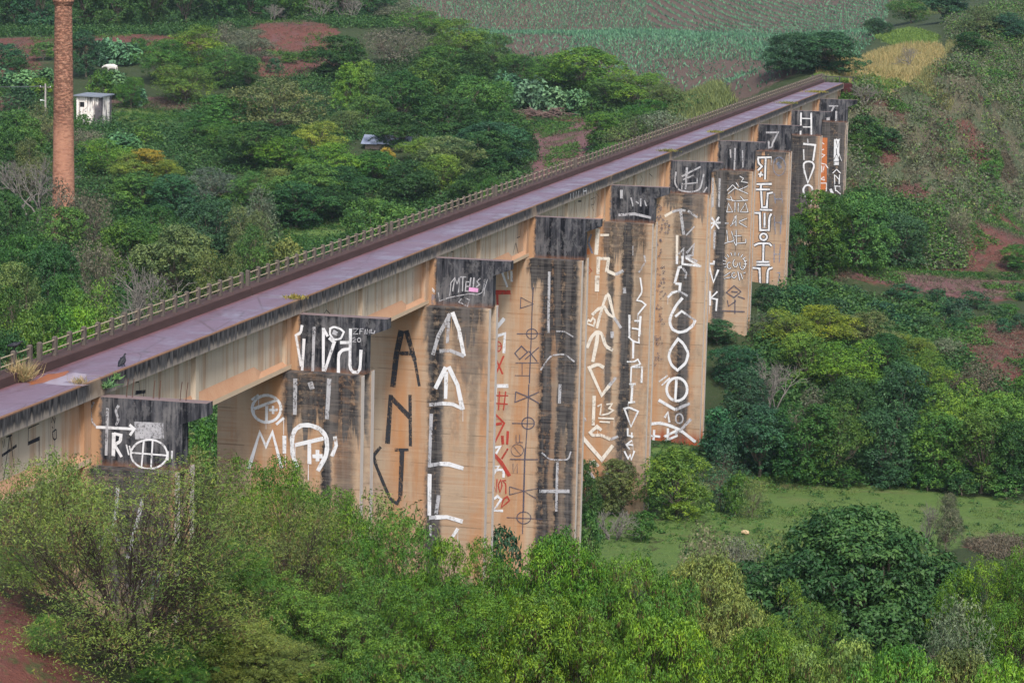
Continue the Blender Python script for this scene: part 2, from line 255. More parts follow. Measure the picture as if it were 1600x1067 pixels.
# =====================================================================  viaduct
SP = 26.0
GRAFFITI = {
 (0,'cap'):[[('worn',0.716,[(1.5,-2.04),(2.74,-1.97)])],[('grime',0.034,[(2.25,-1.85),(2.26,-1.81),(2.28,-1.84)]),('grime',0.034,[(2.36,-1.86),(2.39,-1.86),(2.37,-1.88)]),('grime',0.034,[(2.56,-1.82),(2.57,-1.81),(2.57,-1.82)]),('grime',0.034,[(2.1,-1.81),(2.07,-1.8),(2.09,-1.79)]),('grime',0.034,[(1.65,-1.83),(1.64,-1.87),(1.62,-1.84)]),('grime',0.034,[(2.39,-1.78),(2.39,-1.76),(2.4,-1.78)]),('grime',0.034,[(2.24,-1.79),(2.28,-1.79),(2.25,-1.81)]),('grime',0.034,[(1.84,-1.82),(1.88,-1.82),(1.86,-1.85)]),('grime',0.034,[(1.92,-1.89),(1.89,-1.88),(1.92,-1.87)]),('grime',0.029,[(2.34,-2.11),(2.32,-2.11),(2.33,-2.1)]),('grime',0.029,[(1.77,-2.14),(1.74,-2.14),(1.76,-2.12)]),('grime',0.029,[(2.04,-2.13),(2.03,-2.15),(2.02,-2.13)]),('grime',0.029,[(2.29,-2.09),(2.27,-2.08),(2.29,-2.07)]),('grime',0.029,[(1.91,-2.12),(1.91,-2.11),(1.92,-2.12)]),('grime',0.029,[(2.35,-2.1),(2.36,-2.09),(2.36,-2.1)]),('grime',0.029,[(1.84,-2.14),(1.84,-2.12),(1.85,-2.14)])],[('white',0.121,[(-0.17,-2.01),(1.48,-1.98)]),('white',0.116,[(1.28,-1.82),(1.49,-1.97),(1.3,-2.25)])],[('white',0.087,[(2.91,-2.92),(2.88,-3.09),(2.79,-3.25),(2.64,-3.39),(2.45,-3.5),(2.24,-3.56),(2.02,-3.58),(1.8,-3.54),(1.62,-3.46),(1.47,-3.34),(1.38,-3.19),(1.34,-3.03),(1.37,-2.85),(1.47,-2.69),(1.61,-2.55),(1.8,-2.45),(2.01,-2.39),(2.24,-2.37),(2.45,-2.4),(2.64,-2.48),(2.78,-2.6),(2.87,-2.75),(2.91,-2.92)]),('white',0.078,[(1.9,-2.43),(1.8,-3.54)]),('white',0.077,[(2.28,-2.38),(2.21,-3.55)]),('white',0.078,[(1.36,-2.96),(2.89,-2.97)]),('white',0.068,[(1.15,-2.64),(1.26,-3.06)]),('white',0.068,[(1.28,-2.68),(1.36,-2.99)]),('white',0.077,[(2.93,-2.79),(2.93,-3.16)]),('white',0.077,[(3.11,-2.76),(3.1,-3.1)]),('white',0.175,[(0.61,-2.19),(0.59,-3.15)]),('white',0.136,[(0.61,-2.22),(0.92,-2.27),(0.89,-2.53),(0.64,-2.68),(0.95,-3.16)])],[('worn',0.126,[(0.34,-1.19),(0.28,-3.15)]),('worn',0.116,[(0.82,-1.06),(0.68,-1.27),(0.81,-1.63),(0.71,-1.88)])],[('worn',0.097,[(-0.25,-0.98),(-0.41,-1.33),(-0.33,-1.77),(-0.17,-1.98)])]],
 (0,'wall'):[[('worn',0.16,[(1.09,-4.28),(1.0,-5.64),(0.48,-6.32),(0.1,-7.67)]),('worn',0.16,[(2.18,-4.65),(1.71,-6.4),(1.53,-7.15)]),('worn',0.178,[(0.77,-6.11),(1.15,-6.45)]),('worn',0.161,[(1.3,-11.24),(1.84,-11.19)]),('worn',0.142,[(2.1,-7.92),(2.1,-8.38)])],[('blue',0.355,[(2.8,-7.59),(2.67,-8.79)]),('blue',0.447,[(1.97,-11.32),(1.83,-12.06)])]],
 (1,'cap'):[[('white',0.143,[(0.17,-1.29),(0.1,-1.68),(-0.15,-1.82),(0.15,-3.37)]),('white',0.155,[(0.28,-1.97),(0.2,-3.61)]),('white',0.167,[(1.28,-1.37),(1.3,-3.54)]),('white',0.155,[(1.28,-1.4),(1.51,-1.78)]),('white',0.167,[(1.37,-3.54),(1.85,-2.06),(1.58,-1.85)]),('white',0.107,[(1.63,-1.38),(1.82,-1.28),(2.14,-1.35),(2.34,-1.51),(2.19,-1.86),(1.83,-1.93),(1.61,-1.66),(1.63,-1.38)]),('white',0.155,[(2.15,-2.05),(2.65,-2.02)]),('white',0.167,[(2.09,-3.62),(2.08,-2.65),(2.28,-2.41),(2.66,-2.33)]),('white',0.166,[(2.68,-1.32),(2.67,-3.28),(2.85,-3.5),(3.1,-3.48),(3.21,-3.28),(3.24,-2.35)])],[('worn',0.155,[(0.8,-1.34),(0.75,-3.61)]),('worn',0.238,[(1.77,-1.53),(2.02,-1.63)])],[('worn',0.047,[(2.79,-1.32),(3.08,-1.3),(2.82,-1.59),(3.08,-1.56)]),('worn',0.047,[(3.16,-1.58),(3.18,-1.31),(3.35,-1.29)]),('worn',0.047,[(3.16,-1.43),(3.3,-1.41)]),('worn',0.047,[(3.43,-1.56),(3.45,-1.31)]),('worn',0.047,[(3.53,-1.56),(3.55,-1.3),(3.66,-1.51),(3.69,-1.3)]),('worn',0.047,[(3.76,-1.29),(3.74,-1.47),(3.9,-1.5),(3.94,-1.35)]),('worn',0.048,[(2.79,-1.81),(2.9,-1.76),(2.97,-1.84),(2.8,-1.97),(2.99,-1.97)]),('worn',0.047,[(3.22,-1.86),(3.21,-1.89),(3.2,-1.91),(3.19,-1.94),(3.17,-1.95),(3.15,-1.96),(3.12,-1.96),(3.1,-1.96),(3.08,-1.94),(3.07,-1.92),(3.06,-1.9),(3.05,-1.87),(3.06,-1.84),(3.07,-1.81),(3.08,-1.79),(3.1,-1.77),(3.12,-1.76),(3.14,-1.76),(3.17,-1.77),(3.19,-1.78),(3.2,-1.8),(3.21,-1.83),(3.22,-1.86)])]],
 (1,'wall'):[[('worn',0.214,[(0.11,-3.86),(0.1,-5.68)]),('worn',0.226,[(1.87,-3.75),(1.77,-5.79)]),('worn',0.297,[(0.87,-3.99),(1.0,-4.34)])],[('white',0.155,[(-0.62,-5.42),(-0.65,-5.62),(-0.74,-5.8),(-0.87,-5.96),(-1.05,-6.07),(-1.26,-6.14),(-1.47,-6.16),(-1.68,-6.11),(-1.86,-6.02),(-2.0,-5.88),(-2.09,-5.71),(-2.13,-5.52),(-2.1,-5.32),(-2.01,-5.14),(-1.87,-4.98),(-1.69,-4.87),(-1.49,-4.8),(-1.27,-4.79),(-1.07,-4.83),(-0.89,-4.92),(-0.74,-5.06),(-0.65,-5.23),(-0.62,-5.42)]),('white',0.155,[(-2.03,-5.51),(-0.81,-4.98)]),('white',0.167,[(-1.36,-5.32),(-1.37,-6.12)]),('white',0.143,[(-1.25,-5.52),(-0.78,-5.49)]),('white',0.143,[(-1.03,-5.3),(-1.02,-5.71)]),('white',0.119,[(-2.16,-5.07),(-1.79,-4.8)]),('white',0.131,[(-0.86,-6.23),(-0.46,-5.87)]),('white',0.215,[(-2.28,-8.57),(-1.71,-6.68),(-1.38,-7.38),(-1.05,-6.63),(-0.54,-8.42)]),('white',0.238,[(0.26,-8.31),(0.01,-7.69),(-0.03,-6.87),(0.12,-6.43),(0.45,-6.18),(0.92,-6.15),(1.42,-6.3),(1.74,-6.63),(1.82,-7.17),(1.75,-7.66),(1.34,-8.43)]),('white',0.226,[(0.13,-7.21),(1.61,-6.77)]),('white',0.215,[(0.88,-6.99),(0.9,-8.11)]),('white',0.215,[(1.05,-7.71),(1.58,-7.67)]),('white',0.203,[(1.31,-7.37),(1.32,-7.94)]),('white',0.203,[(-0.42,-6.77),(-0.41,-7.67)]),('white',0.202,[(2.2,-6.63),(2.28,-7.08),(2.06,-7.64)])]],
 (2,'cap'):[[('worn',0.092,[(1.08,-2.7),(1.2,-1.9),(1.34,-2.24),(1.48,-1.85),(1.44,-2.75)]),('worn',0.085,[(1.51,-1.82),(1.88,-1.8)]),('worn',0.085,[(1.69,-1.81),(1.68,-2.67)]),('worn',0.078,[(2.08,-2.08),(1.88,-2.09),(1.86,-2.64),(2.05,-2.63)]),('worn',0.071,[(1.87,-2.36),(2.05,-2.35)]),('worn',0.085,[(2.18,-1.82),(2.11,-2.36)]),('worn',0.085,[(2.36,-1.81),(2.33,-2.38)]),('worn',0.078,[(2.75,-1.83),(2.55,-2.02),(2.7,-2.21),(2.51,-2.37)]),('worn',0.057,[(0.21,-2.8),(0.3,-3.31),(0.88,-3.07),(1.68,-2.88),(2.15,-2.77),(2.55,-2.82),(2.91,-2.66),(3.04,-1.87)]),('worn',0.064,[(1.63,-3.1),(1.47,-3.31),(1.84,-3.44),(2.0,-3.58),(2.1,-3.14),(1.77,-3.02)]),('worn',0.057,[(0.91,-2.98),(0.97,-2.19),(1.22,-1.86)]),('worn',0.049,[(2.99,-2.87),(3.02,-2.44),(3.19,-1.86)])],[('pink',0.254,[(2.07,-2.52),(2.63,-2.55)])],[('white',0.057,[(-0.17,-2.57),(-0.01,-2.74)]),('white',0.043,[(-0.17,-2.68),(-0.02,-2.83)])],[('blue',0.198,[(-0.09,-2.93),(-0.11,-3.61)])]],
 (2,'wall'):[[('faded',0.383,[(-1.78,-5.08),(-2.08,-6.67),(-2.25,-8.5)]),('faded',0.312,[(-1.49,-5.06),(-0.93,-6.82)]),('faded',0.199,[(-0.93,-6.82),(-0.62,-8.34)]),('faded',0.284,[(-2.11,-6.46),(-0.94,-6.39)]),('faded',0.314,[(-2.36,-8.96),(-2.52,-11.93)]),('faded',0.313,[(-2.36,-9.11),(-1.16,-10.24)]),('faded',0.213,[(-1.18,-8.89),(-1.1,-11.98)]),('faded',0.2,[(-2.07,-12.26),(-1.21,-12.2)]),('faded',0.314,[(-1.61,-12.23),(-1.67,-15.16)]),('faded',0.215,[(-1.67,-15.11),(-1.86,-15.49),(-2.28,-15.3),(-3.21,-13.28),(-3.37,-12.68),(-2.93,-12.14)])],[('white',0.254,[(1.3,-3.82),(1.73,-4.83),(2.07,-6.38)])],[('worn',0.24,[(1.18,-3.93),(0.48,-5.26),(0.17,-6.42)]),('worn',0.212,[(1.09,-3.94),(1.04,-5.67)]),('worn',0.24,[(2.07,-6.38),(1.23,-6.1),(0.57,-6.16)])],[('white',0.269,[(0.98,-7.1),(0.36,-8.42)]),('white',0.241,[(1.01,-7.37),(1.0,-8.99)]),('white',0.283,[(1.14,-7.06),(1.71,-8.12),(2.05,-9.57)]),('white',0.227,[(2.05,-9.52),(1.44,-9.28),(0.78,-9.28)]),('white',0.242,[(0.1,-13.56),(0.12,-14.33)]),('white',0.27,[(0.71,-12.9),(1.3,-12.89),(2.18,-13.09)])],[('worn',0.213,[(0.82,-9.28),(0.01,-9.41)]),('worn',0.213,[(0.15,-9.94),(0.09,-13.16)]),('worn',0.242,[(0.09,-13.05),(0.75,-12.9)])],[('white',0.242,[(0.12,-13.57),(0.15,-16.07)]),('white',0.271,[(0.5,-16.16),(1.24,-16.08),(2.21,-16.29)]),('white',0.214,[(1.92,-16.73),(1.6,-17.26)]),('white',0.114,[(1.09,-17.94),(1.17,-18.03)])],[('worn',0.228,[(0.71,-14.8),(0.56,-15.94)]),('worn',0.243,[(0.13,-16.21),(0.58,-16.15)]),('worn',0.186,[(0.22,-16.65),(0.23,-17.31)])]],
 (3,'wall'):[[('red',0.328,[(-2.61,-6.01),(-1.4,-5.94)]),('red',0.164,[(-2.33,-6.13),(-2.25,-7.7)]),('red',0.091,[(-1.95,-9.72),(-1.96,-9.82),(-1.99,-9.91),(-2.04,-9.99),(-2.1,-10.05),(-2.18,-10.08),(-2.25,-10.09),(-2.33,-10.06),(-2.39,-10.01),(-2.45,-9.94),(-2.48,-9.85),(-2.49,-9.76),(-2.49,-9.66),(-2.46,-9.56),(-2.41,-9.49),(-2.34,-9.43),(-2.27,-9.4),(-2.19,-9.39),(-2.12,-9.42),(-2.05,-9.47),(-2.0,-9.54),(-1.97,-9.63),(-1.95,-9.72)]),('red',0.082,[(-2.52,-9.76),(-1.92,-9.68)]),('red',0.082,[(-2.23,-9.41),(-2.22,-10.07)]),('red',0.124,[(-2.38,-10.46),(-1.82,-11.63)]),('red',0.124,[(-1.77,-10.34),(-2.31,-11.66)])],[('white',0.263,[(-1.79,-7.76),(-2.35,-8.47)]),('white',0.214,[(-2.37,-9.04),(-1.72,-8.8),(-1.77,-10.17)]),('white',0.164,[(-2.01,-4.63),(-1.63,-5.6)]),('white',0.18,[(-1.38,-4.47),(-1.33,-5.21)]),('white',0.09,[(-1.63,-4.53),(-1.57,-5.06)])],[('white',0.264,[(-1.4,-12.42),(-2.31,-12.48),(-2.33,-14.23)]),('white',0.215,[(-2.36,-16.8),(-1.87,-16.68),(-2.46,-17.73)]),('white',0.166,[(-2.45,-18.15),(-1.93,-18.05),(-2.42,-18.87)]),('white',0.182,[(-2.36,-18.36),(-1.6,-18.28),(-1.58,-18.83)]),('white',0.183,[(-2.27,-20.42),(-1.98,-20.16),(-1.72,-20.38),(-2.23,-21.2),(-1.56,-21.17)])],[('red',0.099,[(-2.01,-12.83),(-2.05,-14.14)]),('red',0.099,[(-1.57,-12.8),(-1.7,-14.12)]),('red',0.099,[(-2.25,-13.14),(-1.38,-13.09)]),('red',0.099,[(-2.22,-13.68),(-1.4,-13.68)]),('red',0.165,[(-2.35,-14.32),(-2.4,-16.71)]),('red',0.132,[(-2.35,-14.36),(-1.62,-15.02),(-2.32,-16.54)]),('red',0.198,[(-2.44,-15.2),(-1.79,-15.04)]),('red',0.215,[(-1.74,-15.9),(-1.68,-16.5)]),('red',0.198,[(-1.35,-15.55),(-1.38,-16.5)]),('red',0.149,[(-1.32,-16.77),(-1.74,-17.53)]),('red',0.281,[(-2.43,-17.1),(-1.78,-17.77),(-1.16,-18.69)]),('red',0.099,[(-2.37,-20.0),(-2.39,-18.99),(-2.07,-19.91),(-2.04,-18.97)]),('red',0.099,[(-1.78,-18.99),(-1.95,-19.38),(-1.81,-19.9),(-1.66,-19.36),(-1.78,-18.99)]),('red',0.099,[(-1.39,-19.01),(-1.66,-19.04),(-1.4,-19.26),(-1.39,-19.95)]),('red',0.116,[(-1.69,-20.93),(-1.55,-20.33),(-1.28,-20.14),(-1.12,-20.42),(-1.65,-20.97)]),('red',0.133,[(-2.47,-20.18),(-2.47,-21.03)])],[('navy',0.082,[(0.2,-5.5),(0.15,-6.66),(0.13,-9.31),(0.08,-12.14)]),('navy',0.074,[(0.55,-8.69),(0.54,-8.79),(0.5,-8.88),(0.43,-8.96),(0.34,-9.02),(0.24,-9.05),(0.13,-9.06),(0.03,-9.04),(-0.07,-8.99),(-0.14,-8.92),(-0.18,-8.83),(-0.2,-8.73),(-0.19,-8.64),(-0.15,-8.54),(-0.08,-8.46),(0.01,-8.41),(0.11,-8.37),(0.22,-8.37),(0.32,-8.39),(0.42,-8.44),(0.49,-8.51),(0.54,-8.59),(0.55,-8.69)]),('navy',0.074,[(-0.89,-8.77),(0.87,-8.65)]),('navy',0.074,[(-0.66,-6.25),(0.23,-6.66),(-0.68,-7.0),(-0.66,-6.25)]),('navy',0.09,[(-0.99,-10.12),(-0.54,-9.6),(-0.1,-9.99),(-0.64,-10.52),(-0.99,-10.12)]),('navy',0.074,[(-0.26,-10.5),(0.69,-9.61)]),('navy',0.074,[(-0.02,-9.9),(0.6,-10.61)]),('navy',0.066,[(-0.93,-10.79),(0.71,-10.69)]),('navy',0.058,[(-0.46,-10.76),(-0.44,-11.59)]),('navy',0.058,[(-0.95,-11.66),(0.11,-11.62)])],[('navy',0.082,[(0.05,-12.2),(0.02,-14.71),(-0.09,-17.4),(-0.1,-21.11)]),('navy',0.082,[(0.5,-14.89),(0.49,-15.0),(0.44,-15.11),(0.36,-15.2),(0.25,-15.27),(0.14,-15.31),(0.01,-15.32),(-0.11,-15.29),(-0.22,-15.24),(-0.3,-15.16),(-0.36,-15.06),(-0.38,-14.94),(-0.36,-14.83),(-0.31,-14.72),(-0.23,-14.63),(-0.13,-14.56),(-0.01,-14.52),(0.12,-14.51),(0.24,-14.54),(0.34,-14.59),(0.43,-14.67),(0.48,-14.77),(0.5,-14.89)]),('navy',0.082,[(-1.08,-14.99),(0.54,-14.91)]),('navy',0.091,[(-0.86,-12.78),(-0.9,-13.51),(0.02,-13.09),(0.78,-12.7)]),('navy',0.091,[(-0.86,-12.78),(0.02,-13.09),(0.8,-13.49)]),('navy',0.05,[(-0.21,-16.82),(-0.23,-16.94),(-0.28,-17.05),(-0.36,-17.15),(-0.46,-17.22),(-0.58,-17.26),(-0.7,-17.27),(-0.83,-17.24),(-0.93,-17.19),(-1.02,-17.1),(-1.07,-17.0),(-1.09,-16.88),(-1.08,-16.76),(-1.03,-16.65),(-0.95,-16.55),(-0.84,-16.48),(-0.73,-16.44),(-0.6,-16.43),(-0.48,-16.46),(-0.37,-16.51),(-0.29,-16.6),(-0.23,-16.7),(-0.21,-16.82)]),('navy',0.083,[(-1.16,-17.51),(0.85,-17.4)]),('navy',0.066,[(-1.14,-19.43),(-0.12,-19.66),(0.9,-19.42)]),('navy',0.066,[(-1.13,-20.0),(-0.11,-19.67),(0.76,-20.13)]),('navy',0.066,[(-1.14,-19.43),(-1.13,-20.0)]),('navy',0.05,[(-0.76,-15.77),(-0.75,-16.31),(-0.54,-16.3)]),('navy',0.05,[(-0.51,-15.75),(-0.5,-16.29),(-0.27,-16.28)]),('navy',0.05,[(-0.93,-17.79),(-0.91,-18.47),(-0.63,-17.77),(-0.61,-18.45)]),('navy',0.041,[(-0.91,-16.61),(-0.39,-17.17)])],[('navy',0.074,[(-0.11,-16.67),(-0.14,-19.7),(-0.13,-22.69)]),('navy',0.075,[(0.43,-21.5),(0.41,-21.62),(0.36,-21.73),(0.27,-21.83),(0.15,-21.9),(0.02,-21.95),(-0.13,-21.96),(-0.26,-21.93),(-0.38,-21.88),(-0.48,-21.79),(-0.54,-21.69),(-0.56,-21.57),(-0.55,-21.46),(-0.49,-21.34),(-0.4,-21.25),(-0.28,-21.17),(-0.15,-21.13),(-0.01,-21.12),(0.13,-21.14),(0.25,-21.2),(0.35,-21.28),(0.41,-21.39),(0.43,-21.5)]),('navy',0.067,[(-1.29,-21.61),(1.23,-21.54)])],[('worn',0.18,[(1.28,-4.38),(1.33,-8.58)]),('worn',0.098,[(1.87,-8.43),(2.46,-8.43),(3.07,-8.75)]),('worn',0.115,[(0.85,-11.18),(1.5,-10.14),(2.5,-9.96),(3.2,-10.46)])],[('worn',0.213,[(2.24,-12.07),(2.23,-13.4)]),('worn',0.115,[(1.09,-16.9),(1.69,-17.36),(2.95,-17.28),(3.12,-16.68)]),('worn',0.198,[(2.2,-17.41),(2.21,-20.94)]),('worn',0.264,[(0.99,-19.6),(3.1,-19.45)])]],
 (4,'wall'):[[('cream',0.327,[(-0.76,-4.08),(-0.83,-6.13)]),('cream',0.298,[(-0.64,-6.28),(-0.65,-7.66)]),('cream',0.193,[(-0.55,-4.59),(0.14,-4.55)]),('cream',0.253,[(-0.5,-6.42),(0.22,-6.38)]),('cream',0.268,[(0.17,-6.31),(0.04,-7.33),(0.75,-7.6)])],[('worn',0.253,[(0.75,-7.6),(1.35,-7.26)]),('worn',0.148,[(2.97,-5.98),(3.06,-6.5),(2.56,-7.35)]),('worn',0.074,[(2.04,-5.28),(2.06,-6.03)])],[('rust',0.372,[(-1.58,-5.69),(-1.49,-6.13)])],[('blue',0.179,[(-1.27,-4.55),(-1.48,-5.23),(-1.12,-6.04)])],[('red',0.045,[(-1.49,-6.43),(-1.42,-7.1),(-1.12,-7.39),(-1.46,-7.72)])],[('cream',0.373,[(-0.69,-7.72),(-0.69,-9.0)]),('cream',0.261,[(0.11,-9.13),(0.27,-9.24),(0.5,-10.1),(0.74,-10.95),(0.25,-10.69),(-0.07,-10.15),(-0.54,-10.34),(-1.02,-10.86)]),('cream',0.224,[(0.08,-9.23),(-0.13,-9.87),(-0.49,-11.28),(-0.61,-11.87)]),('cream',0.159,[(-0.88,-11.7),(-1.48,-11.52),(-1.27,-11.26),(-1.12,-11.36),(-0.95,-11.07),(-0.75,-11.25),(-0.88,-11.7)]),('cream',0.28,[(-1.35,-13.46),(-1.0,-12.54),(-0.58,-12.12),(-0.19,-12.28),(0.12,-13.23),(0.72,-13.53)]),('cream',0.299,[(-0.52,-12.23),(-0.59,-12.99),(-0.86,-14.53)]),('cream',0.281,[(0.05,-14.93),(-0.45,-14.68),(-1.12,-15.0),(-0.07,-17.12),(0.5,-16.33)])],[('worn',0.28,[(0.61,-12.05),(0.64,-12.56)]),('worn',0.262,[(0.5,-16.33),(1.02,-15.63)]),('worn',0.242,[(0.74,-10.95),(1.31,-11.74)]),('worn',0.279,[(1.45,-8.54),(1.51,-9.01)])],[('white',0.13,[(2.7,-7.73),(2.9,-8.84),(2.48,-9.52),(2.85,-9.55),(3.2,-9.81),(2.6,-10.6)]),('white',0.168,[(1.94,-10.67),(2.0,-12.38)]),('white',0.186,[(2.82,-10.72),(2.75,-12.34)]),('white',0.149,[(2.34,-11.12),(2.83,-11.09)]),('white',0.149,[(2.16,-11.7),(2.83,-11.77)]),('white',0.13,[(1.9,-12.37),(2.29,-12.72),(2.77,-12.81),(2.73,-12.42)]),('white',0.168,[(2.31,-12.63),(2.33,-14.06)]),('white',0.13,[(1.85,-14.35),(2.43,-14.32),(2.71,-14.11),(2.93,-14.48),(2.24,-14.73)]),('white',0.168,[(2.26,-14.73),(3.07,-14.7),(3.05,-15.94)]),('white',0.131,[(2.22,-14.73),(2.2,-15.96)]),('white',0.168,[(2.09,-16.09),(2.6,-16.06)]),('white',0.187,[(2.36,-16.07),(2.3,-17.5)]),('white',0.168,[(2.06,-17.56),(2.6,-17.48)])],[('cream',0.263,[(-0.66,-17.19),(-0.67,-19.55)]),('cream',0.15,[(-0.38,-18.03),(-0.07,-17.82),(-0.14,-18.7)]),('cream',0.15,[(0.33,-17.81),(0.79,-17.72),(0.55,-18.11),(0.9,-18.25),(0.47,-18.55),(-0.12,-18.7)]),('cream',0.159,[(-0.29,-18.93),(0.97,-18.9)]),('cream',0.141,[(-0.18,-19.21),(0.65,-19.21)]),('cream',0.263,[(-0.01,-19.88),(-0.36,-19.6),(-0.9,-20.12),(-0.67,-20.34),(-0.06,-20.25),(0.74,-20.55)]),('cream',0.319,[(-1.51,-20.54),(0.09,-22.22),(0.94,-21.02)]),('cream',0.244,[(-0.92,-22.61),(-0.52,-22.37),(-0.16,-22.76)])],[('worn',0.206,[(0.74,-20.55),(1.33,-20.28)]),('worn',0.245,[(-0.98,-23.13),(-0.04,-24.31),(0.71,-23.06)]),('worn',0.245,[(-0.53,-23.77),(0.11,-25.26)])],[('white',0.159,[(1.77,-18.05),(2.16,-17.93),(2.86,-18.2),(2.34,-19.44),(1.79,-18.1)]),('white',0.15,[(2.08,-19.58),(2.1,-20.15),(2.54,-20.22)]),('white',0.131,[(2.41,-19.89),(2.43,-20.34)]),('white',0.14,[(2.45,-20.51),(2.01,-20.88),(2.28,-21.26)]),('white',0.131,[(2.06,-20.87),(2.56,-20.88)]),('white',0.159,[(1.87,-21.41),(2.19,-21.98),(2.35,-21.66),(2.44,-22.05),(2.67,-21.33)])],[('worn',0.15,[(-1.56,-18.68),(-1.51,-18.96)]),('worn',0.131,[(-1.34,-18.95),(-1.28,-19.23)]),('worn',0.113,[(-1.56,-19.58),(-1.56,-19.87)])]],
 (4,'cap'):[[('worn',0.223,[(0.85,-1.09),(0.87,-1.76)]),('worn',0.119,[(1.62,-1.65),(1.81,-2.33)]),('worn',0.104,[(2.01,-1.93),(2.26,-2.09)]),('worn',0.134,[(2.39,-1.69),(2.4,-2.3)]),('worn',0.104,[(2.69,-1.83),(2.85,-2.27)]),('worn',0.223,[(0.68,-3.04),(1.96,-2.9),(3.25,-3.14)])]],
